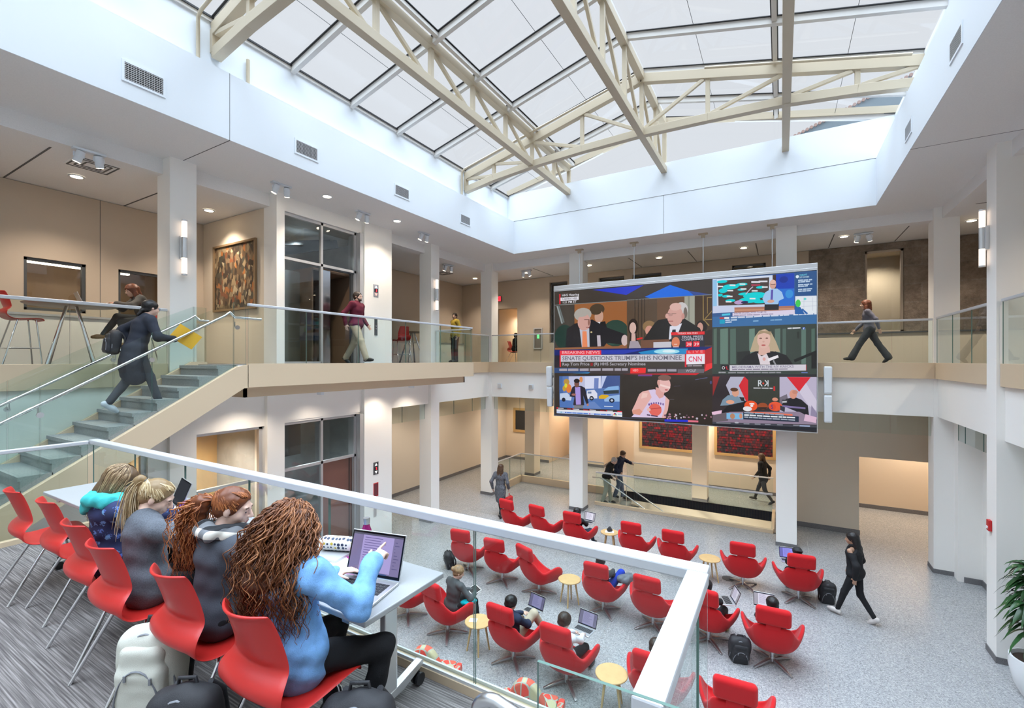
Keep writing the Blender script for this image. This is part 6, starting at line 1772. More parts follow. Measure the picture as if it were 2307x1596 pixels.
(0,5,150,170,190,531,76,569,75,569,81,531,81),
(0,5,232,236,242,390,64,412,64,412,72,390,72),
(0,5,232,236,242,415,64,445,64,445,71,415,72),
(0,5,232,236,242,449,64,474,64,474,71,449,71),
(0,5,232,236,242,477,64,508,64,508,71,477,71),
(0,5,232,236,242,511,64,542,64,542,71,511,71),
(0,5,232,236,242,546,64,563,64,563,71,546,71),
(0,5,232,236,242,565,64,581,64,581,71,565,71),
(0,5,232,236,242,583,64,618,64,618,71,583,71),
(0,5,170,180,196,390,54,409,53,409,60,390,60),
(0,5,170,180,196,412,53,429,53,429,60,412,60),
(0,5,170,180,196,431,53,454,53,454,60,431,60),
(0,5,170,180,196,456,53,474,53,474,59,456,60),
(0,5,170,180,196,476,53,492,53,492,59,476,59),
(0,5,170,180,196,494,53,516,53,516,59,494,59),
(0,5,170,180,196,519,53,552,53,552,59,519,59),
(0,5,170,180,196,556,53,586,53,586,59,556,59),
(0,5,170,180,196,589,53,618,52,618,59,589,59),
(0,5,226,190,215,662,88,709,75,706,47,655,55),
(0,5,72,74,84,236,22,709,35,709,25,236,11),
(0,5,40,42,50,236,11,709,25,709,8,236,2),
(0,5,170,170,180,255,16,325,19,325,22,255,19),
(1,5,190,190,200,354,25,10,4),
(0,5,150,152,165,387,19,414,20,414,25,387,24),
(0,5,150,152,165,439,21,465,22,465,27,439,26),
(0,5,150,152,165,485,23,511,24,511,28,485,27),
(0,5,150,152,165,540,25,565,26,565,30,540,29),
(0,5,150,152,165,610,27,635,28,635,33,610,32),
(0,5,170,185,220,637,26,681,27,681,33,637,32),
]
WORDS = [
(0,72,'TODAY ON CNN',(245,215,220),(0.262,2.515),(0.791,2.51),0.049,False),
(0,78,'FINAL PRESS',(205,202,215),(0.377,2.405),(0.933,2.405),0.059,False),
(0,79,'CONFERENCE',(205,202,215),(0.369,2.336),(0.938,2.337),0.059,False),
(0,82,'38',(255,225,230),(0.505,2.188),(0.635,2.19),0.08,False),
(0,83,'39',(255,225,230),(0.699,2.189),(0.83,2.19),0.078,False),
(0,91,'BREAKING NEWS',(252,190,200),(-3.29,1.987),(-2.019,1.982),0.089,False),
(0,94,"SENATE QUESTIONS TRUMP'S HHS NOMINEE",(112,110,124),(-3.277,1.78),(0.376,1.795),0.127,False),
(0,96,'Rep Tom Price',(190,186,196),(-3.277,1.611),(-2.358,1.621),0.094,False),
(0,98,'(R) HHS Secretary Nominee',(190,186,196),(-2.215,1.622),(-0.63,1.634),0.09,False),
(0,113,'HBO',(255,190,190),(-1.005,1.446),(-0.843,1.45),0.074,False),
(0,118,'WOLF',(190,186,196),(0.483,1.452),(0.752,1.455),0.073,False),
(0,121,'L I V E',(255,150,155),(0.551,1.979),(0.931,1.988),0.069,False),
(0,123,'CNN',(236,60,104),(0.551,1.742),(0.903,1.751),0.143,False),
(0,127,'HHS Hearing',(230,228,235),(-3.288,3.828),(-2.698,3.821),0.077,False),
(0,129,'Capitol Hill',(120,115,125),(-3.288,3.721),(-2.771,3.71),0.069,False),
(0,130,'1:21 PM ET',(230,228,235),(-3.273,3.605),(-2.789,3.602),0.069,False),
(3,309,'WINTER STORM JUPITER SLAMS NE',(130,120,150),(1.701,3.007),(2.461,3.009),0.039,False),
(3,342,"TODAY'S",(120,220,240),(3.185,3.884),(3.344,3.888),0.041,False),
(3,343,'STORIES',(200,230,245),(3.185,3.833),(3.391,3.834),0.037,False),
(4,402,'f',(245,245,250),(3.265,2.551),(3.288,2.553),0.044,False),
(4,404,'O',(240,240,244),(1.408,1.535),(1.485,1.536),0.084,False),
(4,405,'L',(225,50,60),(1.517,1.536),(1.572,1.537),0.084,False),
(4,408,'MELODRAMA WITH THE NY KNICKS',(130,120,150),(1.655,1.567),(3.061,1.596),0.06,False),
(5,440,'R',(214,220,226),(2.258,1.103),(2.378,1.107),0.162,False),
(5,441,'K',(214,220,226),(2.403,1.107),(2.519,1.111),0.161,True),
(5,471,'S',(44,54,130),(2.559,0.534),(2.614,0.537),0.103,False),
]
vw = [o for o in COL.objects if o.name.startswith('video_wall')][0]
M['vdisplay'] = screen_mat('video_display', None, .88/2**EXPOSURE); M['display'].node_tree.nodes['Emission'].inputs['Strength'].default_value = 1.0/2**EXPOSURE
tiles = {}
for i, it in enumerate(SCREEN):
    if not it: continue
    kd, tl = it[:2]; y = -.002-i*.00006; c = srgb(*it[2:5]); n_ = [v/200 for v in it[5:]]
    if kd: cx, cz, rx, rz = n_; pts = [(cx+rx*math.cos(2*PI*j/18), cz+rz*math.sin(2*PI*j/18)) for j in range(18)]
    else: pts = list(zip(n_[::2], n_[1::2]))
    tiles.setdefault(tl, []).append(([(x, y, z) for x, z in pts], [tuple(range(len(pts)))], c))
for tl, i, wd, c, a_, b_, h_, mir in WORDS:
    vs, fs, wd_w = text_geo(wd, 1.0, .012); y = -.002-i*.00006-.00004; hh = h_/.70; W_ = math.hypot(b_[0]-a_[0], b_[1]-a_[1])
    sx = W_/max(wd_w, 1e-6); dz = (b_[1]-a_[1])/max(W_, 1e-6)
    tiles.setdefault(tl, []).append(([(a_[0]+((wd_w-v[0]) if mir else v[0])*sx, y, a_[1]+v[1]*hh+v[0]*sx*dz) for v in vs], fs, srgb(*c)))
for tl in sorted(tiles): tinted('picture_tile', tiles[tl], vw, M['vdisplay'])
# ================================================================== people
def V3(*a): return np.array(a, float)
def unit(v): v = np.array(v, float); return v/max(np.linalg.norm(v), 1e-9)
def ik(a, c, l1, l2, hint):
    a, c = np.array(a, float), np.array(c, float); d = c-a; L = np.linalg.norm(d); L = min(L, (l1+l2)*.999); u = unit(d)
    h = np.array(hint, float); h = unit(h-u*(h @ u)); x = (l1*l1-l2*l2+L*L)/(2*L); y = math.sqrt(max(l1*l1-x*x, 0)); return a+u*x+h*y
def frame(f, up=(0, 0, 1)):
    f = unit(f); r = unit(np.cross(f, up)); u = np.cross(r, f)
    return Matrix(((r[0], f[0], u[0]), (r[1], f[1], u[1]), (r[2], f[2], u[2])))
def facing(yaw, pitch=0, roll=0):
    y, p = R(yaw), R(pitch); return (-math.sin(y)*math.cos(p), math.cos(y)*math.cos(p), math.sin(p))
SKIN = {}
def skin(c):
    if c not in SKIN:
        m = mat('skin_%d' % len(SKIN), c, .5); b = m.node_tree.nodes['Principled BSDF']; b.inputs['Subsurface Weight'].default_value = .12; b.inputs['Subsurface Radius'].default_value = (.02, .008, .004); SKIN[c] = m
    return SKIN[c]
M['eye'] = mat('eye_dark', (.02, .015, .012), .25); M['lip'] = mat('lip', (.50, .20, .18), .5); M['browm'] = mat('eyebrow', (.10, .06, .04), .8)
_cl = {}
def cloth(c, rough=.85, noise=None):
    k = (c, noise)
    if k not in _cl: _cl[k] = mat('cloth_%d' % len(_cl), c, rough, spec=.25, bump=(220, .25), noise=noise)
    return _cl[k]

def hand(wr, hd, pn, side, curl=.35, point=False, s=1.0, rf=.0085):
    """palm, four unequal fingers and a thumb leaving the side of the palm; side=+1 puts the thumb on +(hd x pn)"""
    hd = unit(hd); pn = unit(np.array(pn, float)-hd*(np.array(pn, float) @ hd)); sd = np.cross(hd, pn)*side
    P = []; rot = Matrix((tuple(sd), tuple(hd), tuple(pn))).transposed()
    P.append(ell(wr+hd*.047*s, (.038*s, .052*s, .015*s), rot)); P.append(cap(wr-hd*.01, wr+hd*.03*s, .023*s, .024*s))
    for i, (o, L) in enumerate(((.028, .070), (.0095, .078), (-.0095, .072), (-.027, .056))):
        b = wr+hd*.088*s+sd*o*s; c = curl*(1+.12*i)
        if point: c = .04 if i == 0 else 1.5
        p = b; ang = c*.6
        for j, f in enumerate((.46, .31, .23)):
            d = hd*math.cos(ang)-pn*math.sin(ang); q = p+d*L*f*s; P.append(cap(p, q, rf*s*(1-.08*j), rf*s*(.93-.08*j), .006)); p = q; ang += c*.75
    b = wr+hd*.025*s+sd*.026*s; d1 = unit(hd*.62+sd*.75-pn*.25); d2 = unit(hd*.9+sd*.28-pn*.35)
    P.append(cap(b, b+d1*.040*s, rf*1.35*s, rf*1.15*s, .010)); P.append(cap(b+d1*.040*s, b+d1*.040*s+d2*.034*s, rf*1.15*s, rf*.95*s, .006))
    return P

def head_prims(C, B, s=1.0, jaw=1.0):
    T = lambda x, y, z: C+np.array(B @ Vector((x*s, y*s, z*s)))
    E_ = lambda c, r, k=.012: ell(T(*c), tuple(x*s for x in r), B, k)
    P = [E_((0, -.014, .022), (.074, .094, .086)), E_((0, .022, -.035), (.060*jaw, .068, .078)), E_((0, .050, -.086), (.034*jaw, .032, .026)),
         E_((-.038, .045, -.03), (.026, .030, .03)), E_((.038, .045, -.03), (.026, .030, .03)),
         cap(T(-.036, .076, .020), T(.036, .076, .020), .012*s, None, .012),
         cut(E_((-.031, .096, .000), (.017, .013, .009), .008)), cut(E_((.031, .096, .000), (.017, .013, .009), .008)),
         ell(T(-.031, .076, 0), (.0125*s,)*3, None, .003), ell(T(.031, .076, 0), (.0125*s,)*3, None, .003),
         cap(T(0, .088, .010), T(0, .107, -.027), .007*s, .0115*s, .008), cap(T(-.010, .098, -.032), T(.010, .098, -.032), .008*s, None, .006),
         cap(T(-.018, .086, -.058), T(.018, .086, -.058), .0065*s, None, .006), cap(T(-.014, .086, -.067), T(.014, .086, -.067), .007*s, None, .006),
         E_((-.077, -.006, -.008), (.009, .020, .031), .006), E_((.077, -.006, -.008), (.009, .020, .031), .006)]
    Z = [(T(q*.031, .090, .0), (.014*s, .012*s, .0055*s), 1, B) for q in (-1, 1)]+[(T(0, .092, -.0625), (.021*s, .014*s, .009*s), 2, B)]+[(T(q*.033, .088, .021), (.019*s, .014*s, .0045*s), 3, B) for q in (-1, 1)]
    return P, Z

class Fig:
    """a posed figure; every point is in the figure's own frame (facing +Y, ground at z=0)"""
    def __init__(g, pel, nb, hc, f, h=1.68, sw=.175, up=(0, 0, 1), build=1.0, twist=0):
        g.h = h; k = h/1.7; g.k = k; g.b = build; g.pel = V3(*pel); g.nb = V3(*nb); g.hc = V3(*hc); g.B = frame(f, up)
        r = V3(math.cos(R(twist)), math.sin(R(twist)), 0); g.r = r; g.sh = [g.nb-r*sw*k*1.0-V3(0, 0, .045*k), g.nb+r*sw*k-V3(0, 0, .045*k)]
        g.hip = [g.pel-V3(.088*k, 0, .01), g.pel+V3(.088*k, 0, -.01)]
    def arms(g, wl, wr, hl=(0, 0, -1), hr=(0, 0, -1), el=(-.4, -.6, -.5), er=(.4, -.6, -.5), dl=None, dr=None, pl=(-1, 0, 0), pr=(1, 0, 0), curl=(.35, .35), point=(False, False)):
        k = g.k; g.wr = [V3(*wl), V3(*wr)]; g.el = [ik(g.sh[i], g.wr[i], .285*k, .25*k, (el, er)[i]) for i in (0, 1)]
        for i in (0, 1): # keep the wrist within reach
            d = g.wr[i]-g.el[i]; g.wr[i] = g.el[i]+unit(d)*.25*k
        g.hd = [unit(g.wr[0]-g.el[0]) if dl is None else unit(dl), unit(g.wr[1]-g.el[1]) if dr is None else unit(dr)]; g.pn = [pl, pr]; g.curl = curl; g.point = point; return g
    def legs(g, al, ar, tl=(0, 1, 0), tr=(0, 1, 0), kl=(0, 1, .2), kr=(0, 1, .2)):
        k = g.k; g.an = [V3(*al), V3(*ar)]; g.kn = [ik(g.hip[i], g.an[i], .42*k, .415*k, (kl, kr)[i]) for i in (0, 1)]
        for i in (0, 1): d = g.an[i]-g.kn[i]; g.an[i] = g.kn[i]+unit(d)*.415*k
        g.td = [unit(tl), unit(tr)]; return g
    # shapes, each grown by e
    def torso(g, e=0, hem=0.0, wide=1.0):
        k = g.k*g.b; ax = unit(g.nb-g.pel); fr = unit(np.cross(ax, g.r)); B = Matrix((tuple(g.r), tuple(-fr if (-fr) @ np.array(g.B @ Vector((0, 1, 0))) > 0 else fr), tuple(ax))).transposed(); L = np.linalg.norm(g.nb-g.pel); q = g.pel
        P = [ell(q+ax*.02, (.158*k*wide+e, .112*k+e, .125*k+e), B), ell(q+ax*L*.38, (.132*k*wide+e, .098*k+e, .16*k+e), B), ell(q+ax*L*.70, (.152*k+e, .106*k+e, .165*k+e), B)]
        for i in (0, 1): P.append(cap(g.nb-ax*.035, g.sh[i], .052*k+e, .050*k+e))
        if hem: P.append(ell(q-ax*max(hem-.10, 0)*.6, (.162*k*wide+e, .120*k+e, max(hem, .11)), B))
        if hem > .22: P.append(cap(q-ax*.02, q-V3(0, 0, hem*1.15), .125*k+e, .135*k+e))
        return P
    def arm(g, i, e=0, to=1.0):
        k = g.k*g.b; w = g.el[i]+(g.wr[i]-g.el[i])*max(to-1, 0) if to < 2 else g.wr[i]
        P = [cap(g.sh[i], g.el[i] if to >= 1 else g.sh[i]+(g.el[i]-g.sh[i])*to, .048*k+e, .037*k+e)]
        if to > 1: P.append(cap(g.el[i], w, .037*k+e, (.037-.013*(to-1))*k+e))
        return P
    def leg(g, i, e=0, flare=0.0): k = g.k*g.b; return [cap(g.hip[i], g.kn[i], .082*k+e, .052*k+e), cap(g.kn[i], g.an[i], .052*k+e, .033*k+e+flare)]
    def foot(g, i, e=0):
        t = g.td[i]; a = g.an[i]; k = g.k; dn = V3(0, 0, -1)-t*(V3(0, 0, -1) @ t); dn = unit(dn); h_ = a+dn*.035*k
        return [cap(a+dn*.01, h_-t*.035*k, .036*k+e, .034*k+e), cap(h_-t*.03*k, h_+t*.10*k+dn*.008, .034*k+e, .036*k+e), cap(h_+t*.08*k+dn*.006, h_+t*.155*k+dn*.018, .036*k+e, .024*k+e)]
    def head(g, s=1.0): return head_prims(g.hc, g.B, s*g.k/1.0 if False else s)
    def hx(g, x, y, z): return g.hc+np.array(g.B @ Vector((x, y, z)))

def hair_prims(g, style, s=1.0, vol=.014):
    B = g.B; T = g.hx; P = [ell(T(0, -.020, .030), (.077+vol, .094+vol, .082+vol), B, .02)]
    face = cut(ell(T(0, .088, -.040), (.066, .070, .092), B, .012))
    if style == 'short': P += [ell(T(0, -.05, -.03), (.068+vol*.5, .055, .06), B)]; P += [face, cut(ell(T(0, .05, -.11), (.09, .09, .07), B, .01))]
    elif style == 'bun': P += [ell(T(0, -.05, -.03), (.066, .05, .055), B), ell(T(0, -.125, .03), (.042, .036, .042), B, .012), face]
    elif style == 'pony': P += [ell(T(0, -.05, -.03), (.066, .05, .055), B), cap(T(0, -.115, .01), T(0, -.15, -.10), .035, .030), cap(T(0, -.15, -.10), T(0, -.14, -.24), .030, .012), face]
    elif style == 'low': P += [ell(T(0, -.05, -.03), (.066, .05, .055), B), cap(T(0, -.10, -.05), T(0, -.145, -.13), .032, .02), face]
    elif style == 'long':
        for q in (-1, 1): P += [cap(T(q*.055, -.045, .0), T(q*.075, -.06, -.22), .045, .04), cap(T(q*.03, -.075, -.05), T(q*.045, -.10, -.36), .055, .025)]
        P += [face]
    elif style == 'bob':
        for q in (-1, 1): P += [cap(T(q*.065, -.01, .0), T(q*.085, -.01, -.11), .042, .045)]
        P += [cap(T(0, -.07, 0), T(0, -.085, -.12), .065, .06), face]
    elif style == 'cap':
        P = [ell(T(0, -.014, .035), (.090, .108, .086), B, .01), rbox(T(0, -.125, .045), (.06, .065, .008), .007, B, .01), cut(rbox(T(0, 0, -.08), (.15, .2, .08), .01, B, .01))]
    return P

def make_person(label, g, loc, rz, skin_c, top=None, bottom=None, shoes=None, hair=None, res=.0115, extra=None, cat='person', sleeve=2.0, fold=.006, bare=False, headscale=1.0, group=None, wide=1.0):
    """top=(name, material, inflate, hem) ; bottom=(name, material, inflate, flare); hair=(style, material, volume)"""
    t = thing('person', label, cat, loc, R(rz), group); hp, hz = head_prims(g.hc, g.B, headscale)
    body = hp+[cap(g.hx(0, -.022, -.06), g.nb+V3(0, 0, -.01), .050*g.k, .054*g.k, .03)]+g.torso(-.012, wide=wide)
    for i in (0, 1):
        body += g.arm(i, -.008)+hand(g.wr[i], g.hd[i], g.pn[i], (1, -1)[i], g.curl[i], g.point[i], g.k, max(.0085, res*.8))+g.leg(i, -.012)+g.foot(i, -.006)
    sobj('body', sdf(body, res, .025), [skin(skin_c), M['eye'], M['lip'], M['browm']], t, zones=hz)
    if bottom:
        n, m, e, fl = bottom; P = [ell(g.pel+V3(0, 0, .0), (.150*g.k*g.b*wide+e, .104*g.k*g.b+e, .110*g.k+e))]
        for i in (0, 1): P += g.leg(i, e, fl)
        sobj(n, sdf(P, res, .03), m, t, fold=(fold*.8, 6, 11))
    if top:
        n, m, e, hem = top; P = g.torso(e, hem, wide)
        for i in (0, 1): P += g.arm(i, e*.8, sleeve)
        P.append(cap(g.nb+V3(0, 0, -.03), g.nb+(g.hx(0, -.022, -.06)-g.nb)*.25, .058*g.k+e*.3, .054*g.k+e*.2))
        if bare: P.append(cut(ell(g.sh[0]+V3(0, 0, .035), (.10, .11, .075), None, .01)))
        sobj(n, sdf(P, res, .035), m, t, fold=(fold, 6, 5))
    if shoes:
        for i in (0, 1): sobj('shoe', sdf(g.foot(i, .006), res*.9, .012), shoes, t)
    if hair and hair[0]: sobj('hair' if hair[0] != 'cap' else 'cap', sdf(hair_prims(g, hair[0], vol=hair[2] if len(hair) > 2 else .014), res*.8, .02), hair[1], t, fold=(.0035, 16, 9))
    if extra: extra(t, g)
    return t

def stander(h=1.7, lean=0.0, look=(0, 0), twist=0, build=1.0, sw=.18, drop=0.0):
    k = h/1.7; return Fig((0, 0, .935*k-drop), (0, lean, 1.435*k-drop), (0, lean*1.35+.02, 1.585*k-drop), facing(*look), h, sw, build=build, twist=twist)
def walker(h=1.7, stride=.62, left_front=True, lean=.04, look=(0, 0), build=1.0, sw=.18, swing=.18, twist=0):
    k = h/1.7; g = stander(h, lean, look, twist, build, sw, drop=.03); s = 1 if left_front else -1; x = .08*k
    F, Bk = (stride*.5, .085*k), (-stride*.5, .135*k)
    a = [(-x, F[0] if s > 0 else Bk[0], F[1] if s > 0 else Bk[1]), (x, Bk[0] if s > 0 else F[0], Bk[1] if s > 0 else F[1])]
    tf, tb = (0, 1, .12), (0, .80, -.55)
    g.legs(a[0], a[1], tf if s > 0 else tb, tb if s > 0 else tf)
    y = swing; g.arms((-.25*k, (-y if s > 0 else y)+lean, .90*k), (.25*k, (y if s > 0 else -y)+lean, .90*k)); return g
def lounger(h=1.66, look=(0, -25), hands=None, lean=0.0, knees=((-.13, .1), (.13, .1)), head=(0, 0), build=1.0, sw=.175):
    """slouched in an egg chair: bottom in the bowl, back against the shell"""
    k = h/1.7; g = Fig((0, -.03, .47), (head[0]*.5, -.185+lean, .885), (head[0], -.125+lean*1.5+head[1], 1.015), facing(*look), h, sw, build=build)
    g.legs((-.15, .56, .09), (.15, .56, .09), kl=(-.15, .6, .8), kr=(.15, .6, .8)); h_ = hands or ((-.10, .22, .66), (.10, .22, .66))
    g.arms(h_[0], h_[1], el=(-.8, -.2, -.6), er=(.8, -.2, -.6), pl=(0, .1, 1), pr=(0, .1, 1)); return g

LIGHT = (.62, .40, .30); FAIR = (.72, .48, .38); TANS = (.45, .26, .17); DARK = (.12, .07, .05)
HB = {n: mat('hair_'+n, c, .45, spec=.4, noise=(30, .35)) for n, c in (('black', (.012, .010, .010)), ('dark', (.030, .018, .012)), ('brown', (.085, .045, .024)), ('auburn', (.14, .045, .022)), ('grey', (.42, .41, .40)), ('dkblond', (.26, .16, .08)))}
BLACK = cloth((.018, .018, .020)); NAVY = cloth((.022, .030, .060)); CHAR = cloth((.05, .052, .058)); JEANS = cloth((.08, .12, .20), noise=(8, .2)); KHAKI = cloth((.42, .37, .28))
SHB = mat('shoe_black', (.02, .02, .02), .5); SHW = mat('shoe_pale', (.62, .58, .55), .6); SHT = mat('boot_tan', (.36, .22, .10), .7)

# ---- people on the lounge floor
def with_laptop(pos, rz, label, **kw):
    def f(t, g):
        pass
    return f
def world_of(loc, rz, p):
    c, s = math.cos(R(rz)), math.sin(R(rz)); return (loc[0]+c*p[0]-s*p[1], loc[1]+s*p[0]+c*p[1], loc[2]+p[2])
def seat_person(chair, rz, label, g, *a, lap=None, **kw):
    x, y = LC[chair][:2]; t = make_person(label, g, (x, y, 0), rz, *a, **kw)
    if lap:
        p, lr, lb, sc, dk = lap; laptop(world_of((x, y, 0), rz, p), R(rz+lr), lb, .33, .235, 112, sc, dark=dk)
    return t
g = lounger(1.62, (-25, -20), ((-.09, .26, .64), (.12, .26, .64)), head=(.04, 0))
seat_person(2, -6, 'person in dark top reading a white laptop, back row beside the side table', g, LIGHT, ('top', BLACK, .012, .08), ('trousers', cloth((.05, .07, .10)), .012, .0), SHB, ('long', HB['black']), lap=((.03, .42, .60), 0, 'open white laptop on the lap of the back row sitter', (232, 230, 245), False))
g = lounger(1.66, (10, -15), ((-.14, .30, .64), (.08, .27, .64)), head=(-.03, 0))
def baseball(t, g): pass
seat_person(6, 4, 'person in a black cap behind a blue lit laptop, rightmost of the back row', g, TANS, ('top', BLACK, .016, .08), ('trousers', BLACK, .012, 0), SHB, ('cap', mat('cap_cloth', (.012, .012, .014), .7)), lap=((-.12, .46, .60), 6, 'open laptop with a blue page before the capped person', (150, 150, 245), False))
g = lounger(1.7, (-8, -25), ((-.04, .34, .68), (.10, .32, .70)), head=(.0, 0)); g.legs((-.02, .52, .12), (.34, .50, .46), kl=(-.1, .6, .8), kr=(.55, .6, .75))
seat_person(10, 0, 'dark haired person in bright blue trousers with one leg crossed, middle row', g, LIGHT, ('top', CHAR, .016, .08), ('trousers', cloth((.012, .045, .42)), .016, .0), SHB, ('short', HB['black'], .016))
x, y = LC[10][:2]; o = tag(sobj('jacket', sdf([ell((0, 0, .09), (.14, .12, .08)), ell((.06, .05, .12), (.10, .09, .07)), ell((-.05, -.04, .10), (.09, .08, .06))], .011, .03), cloth((.13, .14, .16), .45), fold=(.016, 9, 2)), 'shiny dark grey jacket draped over the right arm of a middle row chair', 'jacket'); o.location = (x+.40, y+.10, .60)
g = lounger(1.68, (8, -25), ((-.12, .26, .62), (.12, .30, .64))); 
seat_person(12, -8, 'person with a silver laptop and a phone beside the black backpack', g, TANS, ('top', BLACK, .014, .08), ('trousers', CHAR, .012, 0), mat('shoe_yellow', (.55, .36, .08), .6), ('short', HB['black'], .015), lap=((.20, .30, .66), -60, 'silver laptop seen from its side beside the black backpack', (210, 210, 225), False))
g = lounger(1.66, (12, -20), ((-.16, .28, .62), (.06, .30, .62)))
seat_person(13, 2, 'dark haired person hidden behind a headrest with a laptop above it', g, LIGHT, ('top', BLACK, .014, .08), ('trousers', BLACK, .012, 0), SHB, ('short', HB['black'], .016), lap=((-.10, .46, .60), 4, 'open laptop with pale page over the chair right of the backpack', (225, 222, 240), False))
# woman in grey leaning forward with a tablet
k_ = 1.62/1.7; g = Fig((.0, .10, .50), (.05, .13, .93), (.08, .19, 1.075), facing(-35, -22), 1.62, .165); g.legs((-.10, .60, .09), (.16, .58, .09), kl=(-.1, .6, .8), kr=(.2, .6, .8)); g.arms((.12, .46, .68), (.26, .44, .68), el=(-.6, -.3, -.6), er=(.7, -.4, -.5), pl=(0, 0, 1), pr=(0, 0, 1))
seat_person(14, -14, 'woman in a grey sweater with a hair bun leaning over a tablet', g, FAIR, ('sweater', cloth((.085, .09, .095)), .016, .10), ('trousers', BLACK, .012, 0), SHB, ('bun', HB['dkblond']))
x, y = LC[14][:2]; wp = world_of((x, y, 0), -14, (.20, .46, .70)); k = MB(); k.bx(-.13, .13, -.09, .09, 0, .010, 0); k.bx(-.12, .12, -.08, .08, .010, .0105, 1); o = tag(k.build('tablet', [M['paper'], M['key']]), 'tablet held by the woman in the grey sweater', 'tablet'); o.location = wp; o.rotation_euler = (R(20), 0, R(-30))
o = tag(sobj('scarf', sdf([ell((0, 0, .05), (.13, .08, .045)), ell((.08, .04, .07), (.09, .06, .035))], .010, .03), cloth((.0, .36, .42)), fold=(.012, 10, 4)), 'turquoise scarf lying on the chair beside the woman in grey', 'scarf'); o.location = (x+.36, y+.10, .57); o.rotation_euler = (0, 0, .4)
g = lounger(1.72, (-18, -28), ((-.02, .28, .66), (.13, .26, .66)), head=(.04, .0)); g.legs((-.10, .58, .09), (.30, .46, .40), kl=(-.1, .6, .8), kr=(.35, .55, .9))
seat_person(15, -4, 'dark haired man in beige trousers typing on a laptop, front row', g, LIGHT, ('jacket', NAVY, .018, .08), ('trousers', cloth((.50, .42, .31)), .014, 0), SHT, ('short', HB['black'], .017), lap=((.06, .44, .62), -8, 'open laptop of the man in beige trousers', (150, 145, 190), False))
g = lounger(1.6, (-14, -30), ((.0, .28, .66), (.15, .27, .66)), head=(.02, .02))
seat_person(16, -2, 'dark haired person in a white shirt typing on a silver laptop, nearest front row sitter', g, FAIR, ('shirt', cloth((.66, .67, .72)), .014, .08), ('trousers', BLACK, .014, 0), SHB, ('short', HB['dark'], .02), lap=((.08, .44, .62), -6, 'open silver laptop of the person in the white shirt', (165, 160, 200), False))
g = lounger(1.66, (0, -25))
seat_person(18, 0, 'person in dark grey seen through the short glass railing', g, LIGHT, ('top', CHAR, .014, .08), ('trousers', CHAR, .012, 0), SHB, ('short', HB['dark'], .015))

# ---- walkers and standers
def z_on(loc): return loc
g = walker(1.66, .55, True, .03, (18, -8), sw=.165, swing=.12)
make_person('woman in an off-shoulder black top and leggings walking across the lounge at right', g, (1.22, 10.80, 0), 62, TANS, ('top', BLACK, .026, .06), ('leggings', BLACK, .006, 0), SHW, ('long', HB['black'], .016), bare=True)
g = walker(1.66, .5, True, .02, (0, -5), sw=.165, swing=.06)
def redbag(t, g):
    pass
make_person('long haired woman in a grey tweed coat walking away with a red bag', g, (-7.62, 12.35, 0), 12, LIGHT, ('coat', cloth((.12, .125, .14), noise=(60, .7)), .022, .28), ('leggings', BLACK, .008, 0), SHB, ('long', HB['brown'], .016))
wp = world_of((-7.62, 12.35, 0), 12, (.27, .05, .52)); o = tag(sobj('handbag', sdf([rbox((0, 0, 0), (.07, .15, .12), .04), cap((0, -.08, .12), (0, 0, .22), .01), cap((0, .08, .12), (0, 0, .22), .01)], .011, .01), M['redpaint'], fold=(.006, 8, 3)), 'red bag carried by the woman in the tweed coat', 'bag'); o.location = wp
g = walker(1.76, .66, False, .02, (0, 0), sw=.20, build=1.14, swing=.14)
def specs(t, g):
    B = g.B; T = g.hx; k = MB()
    for q in (-1, 1): k.tube([tuple(T(q*.031+.018*math.cos(a_), .098, .0+.014*math.sin(a_))) for a_ in [2*PI*i/12 for i in range(12)]], .0022, 5, closed=True); k.cyl(tuple(T(q*.05, .094, .003)), tuple(T(q*.078, .0, .006)), .002, 5)
    k.build('glasses', M['black'], t)
def beard(t, g):
    specs(t, g); P = [ell(g.hx(0, .055, -.085), (.045, .042, .034), g.B, .015)]+[cap(g.hx(q*.058, .02, -.03), g.hx(q*.03, .06, -.085), .016, .02) for q in (-1, 1)]
    sobj('beard', sdf(P, .008, .012), HB['dark'], t)
make_person('bearded man in a maroon shirt and khaki trousers walking past the open lift', g, (-8.85, 7.72, F2+.012), -72, FAIR, ('shirt', cloth((.13, .018, .035)), .016, .05), ('trousers', KHAKI, .018, .014), SHB, ('short', HB['dark'], .012), extra=beard)
g = stander(1.74, .0, (40, 0), build=1.15, sw=.20); g.legs((-.10, .0, .085), (.10, .02, .085)); g.arms((-.27, .02, .92), (.27, .02, .92))
make_person('man in a yellow shirt standing behind the sconce column', g, (-9.85, 12.95, F2+.012), 150, LIGHT, ('shirt', cloth((.70, .50, .08)), .018, .05), ('trousers', CHAR, .016, .01), SHB, ('short', HB['dark'], .010))
g = walker(1.68, .82, True, .05, (0, 0), sw=.17, swing=.22)
make_person('curly haired woman in a grey top striding along the far gallery by the stone wall', g, (2.0, 15.1, F2+.012), 88, LIGHT, ('top', cloth((.16, .16, .20)), .014, .06), ('trousers', cloth((.06, .065, .075)), .022, .03), SHB, ('bob', HB['auburn'], .02))
g = walker(1.72, .6, False, .04, (0, -5), sw=.18, swing=.16)
make_person('person in a black coat and pale hat walking behind the descending stair', g, (-.52, 18.1, 0), 75, LIGHT, ('coat', BLACK, .024, .20), ('trousers', CHAR, .012, 0), SHB, ('bob', HB['brown'], .014))
